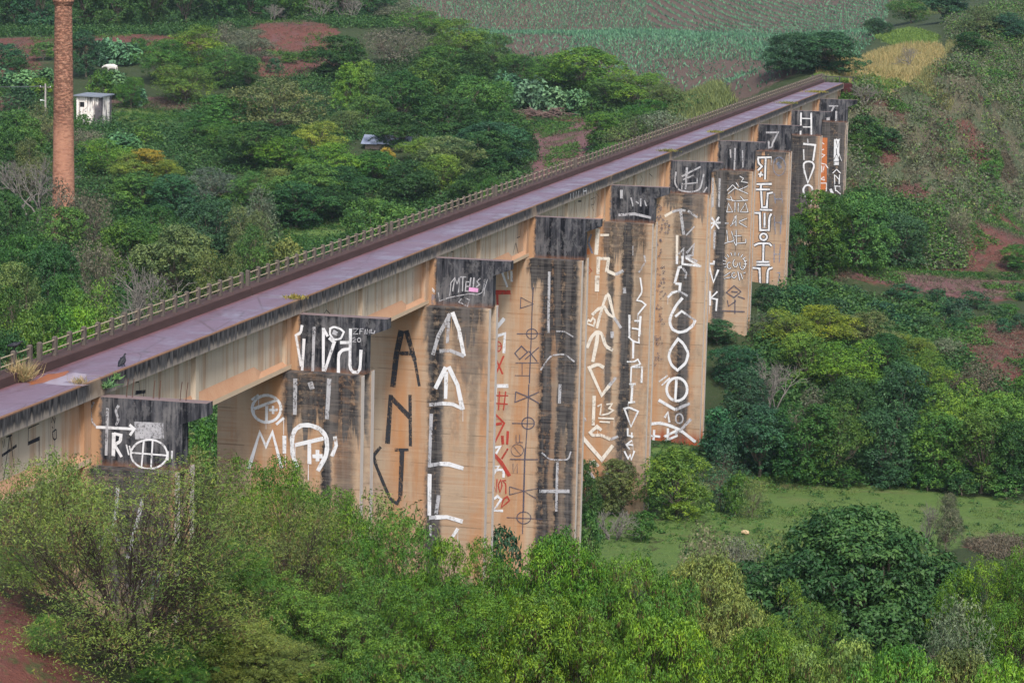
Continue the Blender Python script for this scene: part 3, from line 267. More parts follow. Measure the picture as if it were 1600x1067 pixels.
 (5,'wall'):[[('cream',0.224,[(-0.19,-5.54),(0.46,-5.13)]),('cream',0.225,[(0.95,-7.13),(1.0,-9.49)])],[('worn',0.224,[(0.46,-5.13),(1.12,-4.91),(1.61,-4.98)]),('worn',0.205,[(1.83,-4.97),(2.67,-5.51)]),('worn',0.28,[(1.15,-4.82),(1.53,-7.07)]),('worn',0.131,[(2.45,-6.3),(1.74,-7.11)]),('worn',0.206,[(1.13,-8.78),(1.57,-8.27),(1.51,-9.46)]),('worn',0.224,[(1.83,-8.66),(2.46,-7.85),(2.38,-8.8),(1.91,-8.91)]),('worn',0.262,[(1.73,-8.97),(2.8,-9.36)])],[('white',0.219,[(1.01,-8.94),(1.01,-9.65)]),('white',0.212,[(1.48,-8.92),(1.5,-9.62),(3.16,-9.73)]),('white',0.212,[(1.8,-9.09),(3.04,-9.73)]),('white',0.25,[(0.88,-11.34),(1.2,-9.95),(1.46,-9.86)]),('white',0.238,[(0.93,-11.34),(1.37,-11.38),(1.33,-12.03)]),('white',0.225,[(0.29,-12.61),(0.7,-12.17),(1.14,-12.02)]),('white',0.263,[(1.61,-12.57),(1.05,-13.29),(0.58,-14.33),(0.56,-14.84),(0.81,-15.39),(1.39,-15.63),(2.02,-15.46),(2.63,-14.92),(2.79,-14.45)]),('white',0.213,[(1.01,-14.25),(1.58,-13.74),(1.91,-13.94)])],[('worn',0.212,[(1.57,-9.97),(1.86,-10.41),(1.8,-10.87)]),('worn',0.2,[(1.14,-12.02),(1.59,-12.13),(2.05,-12.39)]),('worn',0.2,[(1.91,-13.94),(2.36,-14.23),(2.79,-14.47)])],[('white',0.251,[(1.34,-16.19),(0.68,-17.18),(0.55,-17.82),(0.84,-18.55),(1.38,-18.96),(2.1,-18.26),(2.3,-17.4),(1.83,-16.58),(1.34,-16.19)]),('white',0.252,[(2.29,-20.58),(2.27,-20.87),(2.17,-21.14),(2.01,-21.37),(1.79,-21.54),(1.55,-21.64),(1.29,-21.65),(1.03,-21.59),(0.81,-21.44),(0.63,-21.24),(0.52,-20.98),(0.47,-20.69),(0.5,-20.4),(0.6,-20.13),(0.76,-19.9),(0.97,-19.73),(1.22,-19.64),(1.48,-19.62),(1.73,-19.69),(1.95,-19.83),(2.13,-20.04),(2.25,-20.3),(2.29,-20.58)]),('white',0.252,[(1.32,-19.79),(1.26,-21.73)]),('white',0.136,[(-0.23,-20.06),(0.51,-19.47)]),('white',0.136,[(0.02,-20.37),(0.73,-19.67)])],[('white',0.273,[(-0.2,-21.68),(1.3,-22.45)]),('white',0.21,[(0.38,-23.21),(0.65,-22.72),(0.81,-23.61)]),('white',0.294,[(-0.99,-23.87),(0.04,-23.7),(1.01,-23.92),(1.87,-24.26),(3.2,-25.21)]),('white',0.232,[(-0.51,-24.35),(-0.55,-25.35)]),('white',0.211,[(-0.96,-24.88),(0.05,-24.93)]),('white',0.231,[(0.7,-24.13),(0.73,-25.22)]),('white',0.231,[(0.38,-24.92),(1.47,-24.29)]),('white',0.231,[(0.5,-25.28),(1.59,-24.71)])],[('worn',0.273,[(1.3,-22.45),(2.56,-21.8)]),('worn',0.273,[(2.71,-23.18),(1.87,-24.18),(1.35,-24.62)]),('worn',0.147,[(2.0,-23.19),(1.99,-23.31),(1.95,-23.42),(1.9,-23.52),(1.82,-23.59),(1.74,-23.63),(1.65,-23.63),(1.56,-23.61),(1.48,-23.55),(1.42,-23.46),(1.38,-23.35),(1.36,-23.23),(1.37,-23.11),(1.4,-23.0),(1.46,-22.9),(1.53,-22.83),(1.62,-22.79),(1.71,-22.79),(1.8,-22.81),(1.88,-22.88),(1.94,-22.96),(1.98,-23.07),(2.0,-23.19)])],[('navy',0.044,[(-0.52,-10.61),(-0.37,-10.63),(-0.5,-10.73)]),('navy',0.044,[(-0.18,-10.44),(-0.06,-10.55),(-0.23,-10.56)]),('navy',0.044,[(-0.24,-10.29),(0.02,-10.32),(-0.19,-10.49)]),('navy',0.044,[(-0.76,-10.45),(-0.9,-10.34),(-0.71,-10.31)]),('navy',0.044,[(-0.19,-10.1),(-0.29,-10.03),(-0.16,-10.01)]),('navy',0.044,[(-0.19,-10.08),(-0.44,-10.07),(-0.25,-9.89)]),('navy',0.044,[(-0.25,-10.05),(-0.07,-9.87),(-0.06,-10.12)]),('navy',0.044,[(-0.63,-10.53),(-0.6,-10.65),(-0.72,-10.58)]),('navy',0.044,[(-0.74,-10.22),(-0.66,-10.05),(-0.6,-10.23)])],[('navy',0.044,[(-0.37,-11.16),(-0.23,-11.38),(-0.5,-11.33)]),('navy',0.044,[(-0.22,-11.47),(-0.39,-11.42),(-0.23,-11.33)]),('navy',0.044,[(-0.12,-11.38),(-0.08,-11.17),(0.05,-11.35)]),('navy',0.044,[(-0.05,-11.29),(0.03,-11.39),(-0.1,-11.37)]),('navy',0.044,[(-0.13,-11.1),(-0.26,-10.93),(-0.04,-10.96)]),('navy',0.044,[(-0.58,-11.55),(-0.33,-11.59),(-0.54,-11.75)]),('navy',0.044,[(-0.05,-11.13),(-0.09,-10.9),(0.11,-11.03)]),('navy',0.044,[(-0.54,-11.47),(-0.35,-11.65),(-0.62,-11.67)]),('navy',0.044,[(-0.14,-11.67),(0.01,-11.71),(-0.13,-11.79)])],[('navy',0.044,[(-0.16,-12.01),(-0.18,-12.16),(-0.27,-12.05)]),('navy',0.044,[(-0.08,-12.46),(0.01,-12.38),(0.01,-12.51)]),('navy',0.044,[(-0.31,-12.03),(-0.27,-12.21),(-0.44,-12.12)]),('navy',0.044,[(-0.59,-12.16),(-0.71,-12.0),(-0.5,-12.02)]),('navy',0.044,[(-0.44,-12.42),(-0.41,-12.32),(-0.36,-12.42)]),('navy',0.044,[(-0.03,-12.48),(-0.1,-12.59),(-0.13,-12.46)]),('navy',0.044,[(0.07,-12.22),(0.17,-12.28),(0.05,-12.31)]),('navy',0.044,[(-0.0,-12.41),(0.07,-12.19),(0.18,-12.4)]),('navy',0.044,[(-0.21,-12.68),(-0.35,-12.82),(-0.36,-12.62)])],[('navy',0.044,[(-0.91,-13.6),(-0.79,-13.74),(-0.99,-13.73)]),('navy',0.044,[(-0.47,-13.64),(-0.65,-13.71),(-0.57,-13.53)]),('navy',0.044,[(-0.93,-13.42),(-1.1,-13.61),(-1.12,-13.35)]),('navy',0.044,[(-0.56,-13.62),(-0.68,-13.68),(-0.64,-13.55)]),('navy',0.044,[(-0.34,-13.65),(-0.43,-13.74),(-0.43,-13.62)]),('navy',0.044,[(-0.59,-13.44),(-0.57,-13.23),(-0.43,-13.39)]),('navy',0.044,[(-0.59,-13.5),(-0.67,-13.58),(-0.67,-13.46)]),('navy',0.044,[(-0.89,-13.77),(-0.81,-13.63),(-0.77,-13.78)]),('navy',0.044,[(-0.32,-13.44),(-0.12,-13.59),(-0.37,-13.64)])],[('navy',0.044,[(-0.18,-14.59),(-0.09,-14.48),(-0.07,-14.62)]),('navy',0.044,[(-0.32,-14.24),(-0.24,-14.31),(-0.34,-14.32)]),('navy',0.044,[(-0.35,-14.58),(-0.13,-14.55),(-0.27,-14.74)]),('navy',0.044,[(-0.2,-14.5),(-0.26,-14.35),(-0.11,-14.4)]),('navy',0.044,[(-0.4,-14.81),(-0.5,-14.73),(-0.37,-14.72)]),('navy',0.044,[(-0.42,-14.29),(-0.31,-14.25),(-0.36,-14.37)]),('navy',0.044,[(-0.02,-14.88),(0.15,-14.91),(0.01,-15.01)]),('navy',0.044,[(-0.12,-14.85),(-0.06,-14.98),(-0.2,-14.94)]),('navy',0.044,[(-0.3,-14.25),(-0.42,-14.04),(-0.17,-14.1)])],[('navy',0.056,[(-0.79,-4.66),(-0.87,-4.57),(-0.75,-4.57)]),('navy',0.056,[(-0.79,-5.12),(-0.68,-5.18),(-0.8,-5.22)]),('navy',0.056,[(-0.69,-4.54),(-0.57,-4.69),(-0.78,-4.67)]),('navy',0.056,[(-0.52,-4.68),(-0.43,-4.88),(-0.64,-4.81)]),('navy',0.056,[(-0.88,-4.88),(-1.02,-4.78),(-0.84,-4.75)]),('navy',0.056,[(-0.54,-5.1),(-0.62,-4.92),(-0.42,-4.99)]),('navy',0.056,[(-0.61,-4.9),(-0.72,-4.95),(-0.68,-4.84)])],[('navy',0.056,[(-0.86,-5.57),(-0.75,-5.73),(-0.95,-5.7)]),('navy',0.056,[(-0.87,-5.6),(-0.74,-5.53),(-0.78,-5.67)]),('navy',0.056,[(-0.44,-5.7),(-0.61,-5.66),(-0.46,-5.56)]),('navy',0.056,[(-0.67,-5.47),(-0.52,-5.46),(-0.62,-5.57)]),('navy',0.056,[(-0.43,-5.78),(-0.31,-5.8),(-0.41,-5.87)]),('navy',0.056,[(-0.72,-5.77),(-0.64,-5.92),(-0.81,-5.87)]),('navy',0.056,[(-0.78,-5.75),(-0.61,-5.66),(-0.66,-5.85)])],[('navy',0.056,[(-0.41,-6.38),(-0.44,-6.23),(-0.31,-6.32)]),('navy',0.056,[(-0.43,-6.61),(-0.33,-6.56),(-0.36,-6.67)]),('navy',0.056,[(-0.4,-6.62),(-0.34,-6.74),(-0.47,-6.7)]),('navy',0.056,[(-0.61,-6.38),(-0.68,-6.44),(-0.67,-6.35)]),('navy',0.056,[(-0.93,-6.48),(-0.91,-6.6),(-1.02,-6.53)]),('navy',0.056,[(-0.52,-6.63),(-0.39,-6.45),(-0.36,-6.67)]),('navy',0.056,[(-0.44,-6.97),(-0.61,-6.9),(-0.43,-6.83)])],[('navy',0.056,[(-0.61,-8.07),(-0.79,-8.13),(-0.71,-7.96)]),('navy',0.056,[(-0.44,-7.82),(-0.46,-7.63),(-0.31,-7.75)]),('navy',0.056,[(-0.49,-7.5),(-0.38,-7.7),(-0.61,-7.65)]),('navy',0.056,[(-0.55,-7.65),(-0.56,-7.55),(-0.47,-7.62)]),('navy',0.056,[(-0.77,-7.78),(-0.75,-7.89),(-0.84,-7.83)]),('navy',0.056,[(-0.68,-7.92),(-0.75,-8.08),(-0.82,-7.91)]),('navy',0.056,[(-0.42,-7.51),(-0.44,-7.61),(-0.5,-7.53)])],[('navy',0.056,[(-0.33,-8.51),(-0.48,-8.46),(-0.34,-8.38)]),('navy',0.056,[(-0.3,-8.66),(-0.46,-8.73),(-0.39,-8.57)]),('navy',0.056,[(-0.62,-9.03),(-0.49,-8.89),(-0.48,-9.09)]),('navy',0.056,[(-0.81,-9.09),(-0.97,-9.05),(-0.82,-8.96)]),('navy',0.056,[(-0.54,-8.77),(-0.43,-8.71),(-0.46,-8.83)]),('navy',0.056,[(-0.76,-9.1),(-0.76,-9.22),(-0.85,-9.13)]),('navy',0.056,[(-0.59,-9.02),(-0.65,-9.08),(-0.65,-9.0)])],[('navy',0.056,[(-0.11,-6.39),(0.01,-6.54),(-0.19,-6.52)]),('navy',0.056,[(0.31,-6.24),(0.27,-6.37),(0.2,-6.25)]),('navy',0.056,[(0.25,-6.39),(0.16,-6.25),(0.32,-6.28)]),('navy',0.056,[(0.05,-6.03),(0.01,-5.89),(0.14,-5.96)]),('navy',0.056,[(0.13,-6.17),(0.07,-6.11),(0.16,-6.1)]),('navy',0.056,[(-0.04,-6.23),(-0.23,-6.15),(-0.03,-6.07)]),('navy',0.056,[(-0.15,-5.92),(-0.34,-5.93),(-0.21,-5.78)])],[('navy',0.056,[(0.35,-6.68),(0.19,-6.71),(0.28,-6.57)]),('navy',0.056,[(0.25,-6.97),(0.14,-7.03),(0.17,-6.91)]),('navy',0.056,[(0.0,-6.37),(-0.15,-6.2),(0.09,-6.21)]),('navy',0.056,[(-0.08,-6.83),(-0.02,-7.04),(-0.22,-6.94)]),('navy',0.056,[(0.11,-6.57),(0.22,-6.59),(0.13,-6.66)]),('navy',0.056,[(0.3,-6.43),(0.18,-6.33),(0.35,-6.31)]),('navy',0.056,[(0.06,-6.79),(0.19,-6.91),(0.0,-6.93)])],[('navy',0.052,[(-0.49,-16.47),(-0.51,-16.73),(-0.69,-16.54)]),('navy',0.052,[(-0.38,-16.23),(-0.18,-16.06),(-0.2,-16.33)]),('navy',0.052,[(-0.08,-16.53),(-0.0,-16.7),(-0.18,-16.64)]),('navy',0.052,[(-0.54,-16.68),(-0.28,-16.68),(-0.47,-16.87)]),('navy',0.052,[(-0.6,-16.22),(-0.77,-16.06),(-0.53,-16.04)]),('navy',0.052,[(-0.34,-16.44),(-0.53,-16.34),(-0.31,-16.27)]),('navy',0.052,[(-0.65,-16.22),(-0.43,-16.23),(-0.6,-16.38)]),('navy',0.052,[(-0.51,-16.15),(-0.55,-16.44),(-0.73,-16.22)]),('navy',0.052,[(-0.62,-16.79),(-0.5,-16.7),(-0.51,-16.85)])],[('navy',0.052,[(-0.36,-18.03),(-0.3,-17.87),(-0.22,-18.03)]),('navy',0.052,[(-0.48,-18.17),(-0.66,-18.2),(-0.55,-18.05)]),('navy',0.052,[(-0.43,-17.82),(-0.31,-18.01),(-0.54,-17.97)]),('navy',0.052,[(-0.05,-18.14),(-0.17,-18.02),(0.01,-18.02)]),('navy',0.052,[(-0.41,-17.64),(-0.44,-17.48),(-0.3,-17.57)]),('navy',0.052,[(-0.49,-18.45),(-0.64,-18.7),(-0.73,-18.42)]),('navy',0.052,[(-0.26,-18.22),(-0.36,-18.13),(-0.21,-18.12)]),('navy',0.052,[(-0.2,-17.74),(-0.31,-17.82),(-0.29,-17.68)]),('navy',0.052,[(-0.69,-17.87),(-0.5,-17.88),(-0.64,-18.01)])]],
 (5,'cap'):[[('worn',0.15,[(0.54,-1.72),(0.44,-2.67),(0.83,-3.31),(1.97,-3.44),(2.72,-3.13),(2.97,-1.81)]),('worn',0.187,[(1.48,-1.31),(1.43,-3.2)]),('worn',0.168,[(1.05,-2.09),(2.67,-1.19)]),('worn',0.131,[(1.16,-2.37),(2.13,-1.94)]),('worn',0.112,[(1.05,-2.78),(2.43,-2.58),(2.4,-2.16)]),('worn',0.103,[(1.09,-2.64),(1.09,-3.22)]),('worn',0.131,[(3.28,-2.92),(3.01,-3.4)])]],
 (6,'wall'):[[('worn',0.207,[(-0.29,-4.28),(-0.19,-7.11)]),('worn',0.207,[(0.39,-4.31),(0.4,-7.08)]),('worn',0.166,[(0.12,-9.41),(0.08,-11.09)])],[('white',0.187,[(-0.48,-8.66),(0.61,-8.56)]),('white',0.187,[(-0.29,-8.08),(0.48,-9.16)]),('white',0.187,[(0.44,-8.02),(-0.3,-9.19)])],[('black',0.176,[(1.14,-5.44),(1.66,-4.87),(2.2,-5.37),(3.14,-4.91)]),('black',0.176,[(1.25,-5.74),(1.88,-5.17),(3.17,-5.66)]),('black',0.176,[(1.12,-6.25),(2.03,-6.41),(3.19,-6.26)]),('black',0.176,[(1.49,-5.97),(1.72,-6.43)]),('black',0.176,[(2.43,-5.93),(2.86,-6.37)]),('black',0.176,[(1.18,-7.51),(1.31,-6.65),(1.76,-7.48),(1.18,-7.51)]),('black',0.176,[(1.95,-6.52),(1.96,-7.47)]),('black',0.176,[(2.27,-6.61),(2.28,-7.44)]),('black',0.176,[(2.46,-7.45),(2.97,-6.58),(3.23,-7.42),(2.46,-7.45)]),('black',0.176,[(1.04,-8.59),(1.4,-8.58)]),('black',0.176,[(1.7,-8.73),(2.0,-7.87),(2.16,-8.28),(1.57,-8.84)]),('black',0.176,[(2.1,-7.78),(2.12,-8.82)]),('black',0.176,[(2.39,-8.37),(3.15,-8.02)]),('black',0.176,[(2.4,-8.47),(3.18,-8.87)]),('black',0.176,[(1.24,-9.24),(1.4,-10.4),(1.06,-10.54)]),('black',0.176,[(1.7,-9.32),(1.98,-10.16),(1.77,-10.29)]),('black',0.176,[(1.4,-10.4),(1.96,-10.26),(2.18,-10.69)]),('black',0.176,[(2.15,-9.19),(2.25,-10.69)]),('black',0.176,[(1.92,-9.77),(2.69,-9.71)]),('black',0.176,[(2.24,-10.48),(3.13,-10.36),(3.12,-10.0)]),('black',0.175,[(2.31,-4.02),(2.68,-4.21),(2.48,-4.53),(3.11,-4.6)]),('black',0.176,[(1.97,-4.65),(2.29,-5.05)])],[('white',0.083,[(1.14,-5.44),(1.66,-4.87),(2.2,-5.37),(3.14,-4.91)]),('white',0.083,[(1.25,-5.74),(1.88,-5.17),(3.17,-5.66)]),('white',0.083,[(1.12,-6.25),(2.03,-6.41),(3.19,-6.26)]),('white',0.083,[(1.49,-5.97),(1.72,-6.43)]),('white',0.083,[(2.43,-5.93),(2.86,-6.37)]),('white',0.083,[(1.18,-7.51),(1.31,-6.65),(1.76,-7.48),(1.18,-7.51)]),('white',0.083,[(1.95,-6.52),(1.96,-7.47)]),('white',0.083,[(2.27,-6.61),(2.28,-7.44)]),('white',0.083,[(2.46,-7.45),(2.97,-6.58),(3.23,-7.42),(2.46,-7.45)]),('white',0.083,[(1.04,-8.59),(1.4,-8.58)]),('white',0.083,[(1.7,-8.73),(2.0,-7.87),(2.16,-8.28),(1.57,-8.84)]),('white',0.083,[(2.1,-7.78),(2.12,-8.82)]),('white',0.083,[(2.39,-8.37),(3.15,-8.02)]),('white',0.083,[(2.4,-8.47),(3.18,-8.87)]),('white',0.083,[(1.24,-9.24),(1.4,-10.4),(1.06,-10.54)]),('white',0.083,[(1.7,-9.32),(1.98,-10.16),(1.77,-10.29)]),('white',0.083,[(1.4,-10.4),(1.96,-10.26),(2.18,-10.69)]),('white',0.083,[(2.15,-9.19),(2.25,-10.69)]),('white',0.083,[(1.92,-9.77),(2.69,-9.71)]),('white',0.083,[(2.24,-10.48),(3.13,-10.36),(3.12,-10.0)]),('white',0.083,[(2.31,-4.02),(2.68,-4.21),(2.48,-4.53),(3.11,-4.6)]),('white',0.083,[(1.97,-4.65),(2.29,-5.05)])],[('black',0.175,[(1.4,-12.73),(1.16,-12.83)]),('black',0.175,[(1.29,-12.51),(1.01,-12.52)]),('black',0.175,[(1.28,-12.27),(1.0,-12.19)]),('black',0.175,[(1.37,-12.03),(1.13,-11.86)]),('black',0.175,[(1.56,-11.84),(1.38,-11.59)]),('black',0.175,[(1.83,-11.7),(1.72,-11.4)]),('black',0.175,[(2.13,-11.65),(2.11,-11.32)]),('black',0.175,[(2.43,-11.67),(2.51,-11.36)]),('black',0.175,[(2.7,-11.78),(2.87,-11.51)]),('black',0.175,[(2.9,-11.96),(3.14,-11.76)]),('black',0.175,[(3.02,-12.18),(3.29,-12.07)]),('black',0.175,[(3.02,-12.42),(3.3,-12.41)]),('black',0.175,[(2.93,-12.65),(3.17,-12.73)]),('black',0.175,[(2.88,-11.93),(3.02,-11.99),(3.13,-12.16),(3.18,-12.4),(3.16,-12.65),(3.07,-12.85),(2.95,-12.95),(2.81,-12.92),(2.69,-12.77),(2.63,-12.54),(2.63,-12.28)]),('black',0.175,[(2.43,-12.37),(2.42,-12.53),(2.36,-12.66),(2.27,-12.74),(2.17,-12.75),(2.08,-12.7),(2.01,-12.58),(1.97,-12.43),(1.98,-12.27),(2.03,-12.13),(2.11,-12.04)]),('black',0.175,[(1.79,-12.8),(1.7,-12.94),(1.59,-12.97),(1.48,-12.9),(1.41,-12.74),(1.41,-12.55),(1.47,-12.4),(1.58,-12.33),(1.7,-12.36)]),('black',0.175,[(2.33,-13.54),(2.29,-13.71),(2.17,-13.82),(2.03,-13.81),(1.91,-13.7),(1.88,-13.53),(1.94,-13.36),(2.06,-13.28),(2.21,-13.31)]),('black',0.175,[(1.17,-13.69),(1.72,-13.29)]),('black',0.175,[(1.18,-13.93),(1.83,-13.75)]),('black',0.175,[(2.46,-13.16),(2.68,-14.03)]),('black',0.175,[(2.75,-13.33),(2.95,-13.88)]),('black',0.175,[(3.02,-13.32),(3.21,-13.22)])],[('white',0.083,[(1.4,-12.73),(1.16,-12.83)]),('white',0.083,[(1.29,-12.51),(1.01,-12.52)]),('white',0.083,[(1.28,-12.27),(1.0,-12.19)]),('white',0.083,[(1.37,-12.03),(1.13,-11.86)]),('white',0.083,[(1.56,-11.84),(1.38,-11.59)]),('white',0.083,[(1.83,-11.7),(1.72,-11.4)]),('white',0.083,[(2.13,-11.65),(2.11,-11.32)]),('white',0.083,[(2.43,-11.67),(2.51,-11.36)]),('white',0.083,[(2.7,-11.78),(2.87,-11.51)]),('white',0.083,[(2.9,-11.96),(3.14,-11.76)]),('white',0.083,[(3.02,-12.18),(3.29,-12.07)]),('white',0.083,[(3.02,-12.42),(3.3,-12.41)]),('white',0.083,[(2.93,-12.65),(3.17,-12.73)]),('white',0.083,[(2.88,-11.93),(3.02,-11.99),(3.13,-12.16),(3.18,-12.4),(3.16,-12.65),(3.07,-12.85),(2.95,-12.95),(2.81,-12.92),(2.69,-12.77),(2.63,-12.54),(2.63,-12.28)]),('white',0.083,[(2.43,-12.37),(2.42,-12.53),(2.36,-12.66),(2.27,-12.74),(2.17,-12.75),(2.08,-12.7),(2.01,-12.58),(1.97,-12.43),(1.98,-12.27),(2.03,-12.13),(2.11,-12.04)]),('white',0.083,[(1.79,-12.8),(1.7,-12.94),(1.59,-12.97),(1.48,-12.9),(1.41,-12.74),(1.41,-12.55),(1.47,-12.4),(1.58,-12.33),(1.7,-12.36)]),('white',0.083,[(2.33,-13.54),(2.29,-13.71),(2.17,-13.82),(2.03,-13.81),(1.91,-13.7),(1.88,-13.53),(1.94,-13.36),(2.06,-13.28),(2.21,-13.31)]),('white',0.083,[(1.17,-13.69),(1.72,-13.29)]),('white',0.083,[(1.18,-13.93),(1.83,-13.75)]),('white',0.083,[(2.46,-13.16),(2.68,-14.03)]),('white',0.083,[(2.75,-13.33),(2.95,-13.88)]),('white',0.083,[(3.02,-13.32),(3.21,-13.22)])],[('white',0.203,[(0.12,-12.26),(0.09,-12.56),(-0.41,-12.57)]),('white',0.222,[(-0.4,-12.66),(0.13,-14.33),(0.57,-13.1)]),('white',0.222,[(-0.16,-15.21),(-0.12,-16.63)]),('white',0.185,[(0.55,-15.22),(-0.06,-15.89),(0.54,-15.98),(0.48,-17.11)])],[('worn',0.185,[(0.05,-9.29),(0.08,-11.16)])],[('navy',0.12,[(1.42,-15.27),(2.14,-14.56),(2.83,-15.1),(2.18,-15.71),(1.42,-15.27)]),('navy',0.111,[(1.54,-15.99),(1.67,-16.58),(2.4,-16.03)]),('navy',0.12,[(2.28,-15.87),(2.33,-17.29)]),('navy',0.139,[(1.09,-17.06),(3.27,-17.03)]),('navy',0.111,[(2.55,-15.58),(3.25,-15.77)]),('navy',0.129,[(1.88,-15.15),(2.53,-15.16)])]],
 (6,'cap'):[[('worn',0.166,[(1.64,-1.41),(1.64,-3.51)]),('worn',0.145,[(1.19,-1.54),(1.26,-2.36)]),('worn',0.124,[(2.36,-1.59),(2.47,-3.24)])]],
 (7,'wall'):[[('black',0.407,[(0.19,-4.21),(1.69,-4.11)]),('black',0.407,[(1.05,-4.18),(1.07,-6.49)]),('black',0.407,[(0.23,-4.27),(0.34,-4.81),(0.7,-5.11),(0.28,-5.56)]),('black',0.407,[(0.34,-5.94),(0.86,-6.01)]),('black',0.407,[(0.63,-5.67),(0.52,-6.24)]),('black',0.408,[(0.2,-7.0),(1.8,-6.91)]),('black',0.408,[(0.68,-6.98),(0.66,-7.69)]),('black',0.408,[(0.14,-7.57),(1.61,-7.5)]),('black',0.408,[(0.71,-7.74),(0.86,-9.41),(1.37,-9.39),(1.41,-7.92),(1.96,-7.81)]),('black',0.408,[(0.65,-9.68),(1.95,-9.66)]),('black',0.408,[(0.06,-10.05),(0.66,-10.02),(0.77,-11.83),(1.68,-11.79),(1.67,-10.45),(1.88,-10.05)]),('black',0.408,[(1.16,-10.0),(1.22,-11.55)]),('black',0.409,[(1.51,-12.51),(1.5,-12.61),(1.46,-12.7),(1.4,-12.78),(1.31,-12.83),(1.21,-12.87),(1.11,-12.87),(1.01,-12.85),(0.92,-12.8),(0.84,-12.73),(0.8,-12.64),(0.78,-12.54),(0.79,-12.45),(0.83,-12.36),(0.9,-12.28),(0.98,-12.22),(1.08,-12.19),(1.19,-12.18),(1.29,-12.21),(1.38,-12.25),(1.45,-12.33),(1.5,-12.41),(1.51,-12.51)]),('black',0.409,[(0.19,-13.5),(0.57,-13.27),(1.17,-13.2),(1.78,-13.21),(2.05,-13.46)]),('black',0.409,[(1.17,-13.24),(1.2,-15.1)]),('black',0.409,[(0.49,-15.22),(1.85,-15.15)]),('black',0.409,[(0.5,-15.53),(1.91,-15.46)]),('black',0.409,[(0.12,-15.87),(0.84,-15.9),(0.99,-17.63),(1.73,-17.59),(1.71,-15.96),(2.22,-15.74)])],[('white',0.214,[(0.19,-4.21),(1.69,-4.11)]),('white',0.214,[(1.05,-4.18),(1.07,-6.49)]),('white',0.214,[(0.23,-4.27),(0.34,-4.81),(0.7,-5.11),(0.28,-5.56)]),('white',0.214,[(0.34,-5.94),(0.86,-6.01)]),('white',0.214,[(0.63,-5.67),(0.52,-6.24)]),('white',0.215,[(0.2,-7.0),(1.8,-6.91)]),('white',0.215,[(0.68,-6.98),(0.66,-7.69)]),('white',0.215,[(0.14,-7.57),(1.61,-7.5)]),('white',0.215,[(0.71,-7.74),(0.86,-9.41),(1.37,-9.39),(1.41,-7.92),(1.96,-7.81)]),('white',0.215,[(0.65,-9.68),(1.95,-9.66)]),('white',0.215,[(0.06,-10.05),(0.66,-10.02),(0.77,-11.83),(1.68,-11.79),(1.67,-10.45),(1.88,-10.05)]),('white',0.215,[(1.16,-10.0),(1.22,-11.55)]),('white',0.215,[(1.51,-12.51),(1.5,-12.61),(1.46,-12.7),(1.4,-12.78),(1.31,-12.83),(1.21,-12.87),(1.11,-12.87),(1.01,-12.85),(0.92,-12.8),(0.84,-12.73),(0.8,-12.64),(0.78,-12.54),(0.79,-12.45),(0.83,-12.36),(0.9,-12.28),(0.98,-12.22),(1.08,-12.19),(1.19,-12.18),(1.29,-12.21),(1.38,-12.25),(1.45,-12.33),(1.5,-12.41),(1.51,-12.51)]),('white',0.215,[(0.19,-13.5),(0.57,-13.27),(1.17,-13.2),(1.78,-13.21),(2.05,-13.46)]),('white',0.215,[(1.17,-13.24),(1.2,-15.1)]),('white',0.215,[(0.49,-15.22),(1.85,-15.15)]),('white',0.215,[(0.5,-15.53),(1.91,-15.46)]),('white',0.216,[(0.12,-15.87),(0.84,-15.9),(0.99,-17.63),(1.73,-17.59),(1.71,-15.96),(2.22,-15.74)])],[('blue',0.128,[(3.17,-5.01),(3.15,-5.28),(3.09,-5.53),(2.97,-5.74),(2.83,-5.9),(2.65,-5.98),(2.47,-5.99),(2.29,-5.92),(2.13,-5.78),(2.0,-5.58),(1.92,-5.33),(1.88,-5.06),(1.9,-4.79),(1.96,-4.54),(2.07,-4.32),(2.22,-4.17),(2.4,-4.09),(2.58,-4.08),(2.76,-4.15),(2.92,-4.29),(3.05,-4.49),(3.13,-4.74),(3.17,-5.01)]),('blue',0.129,[(2.09,-7.85),(2.27,-8.96)]),('blue',0.129,[(2.86,-7.6),(3.0,-8.92)]),('blue',0.129,[(2.16,-8.49),(2.94,-8.45)]),('blue',0.129,[(2.18,-10.21),(2.39,-12.19)]),('blue',0.129,[(2.96,-10.17),(2.91,-12.16)]),('blue',0.129,[(2.21,-10.96),(2.97,-10.93)]),('blue',0.129,[(2.3,-13.23),(2.37,-15.22)]),('blue',0.129,[(2.97,-13.19),(2.91,-15.19)]),('blue',0.129,[(2.34,-14.31),(2.94,-14.28)]),('blue',0.129,[(2.52,-16.25),(3.0,-16.22),(2.89,-17.47)]),('blue',0.428,[(2.29,-4.62),(2.64,-5.24)])]],
 (7,'cap'):[[('worn',0.202,[(0.87,-1.61),(2.16,-1.53),(1.61,-2.72),(1.56,-3.11),(1.27,-3.17),(1.18,-2.45)])]],
 (8,'cap'):[[('white',0.192,[(1.14,-0.98),(1.18,-3.49)]),('white',0.211,[(2.3,-0.93),(2.42,-3.44)]),('white',0.134,[(1.28,-1.62),(2.25,-1.61)]),('white',0.135,[(1.42,-2.6),(2.29,-2.57)])]],
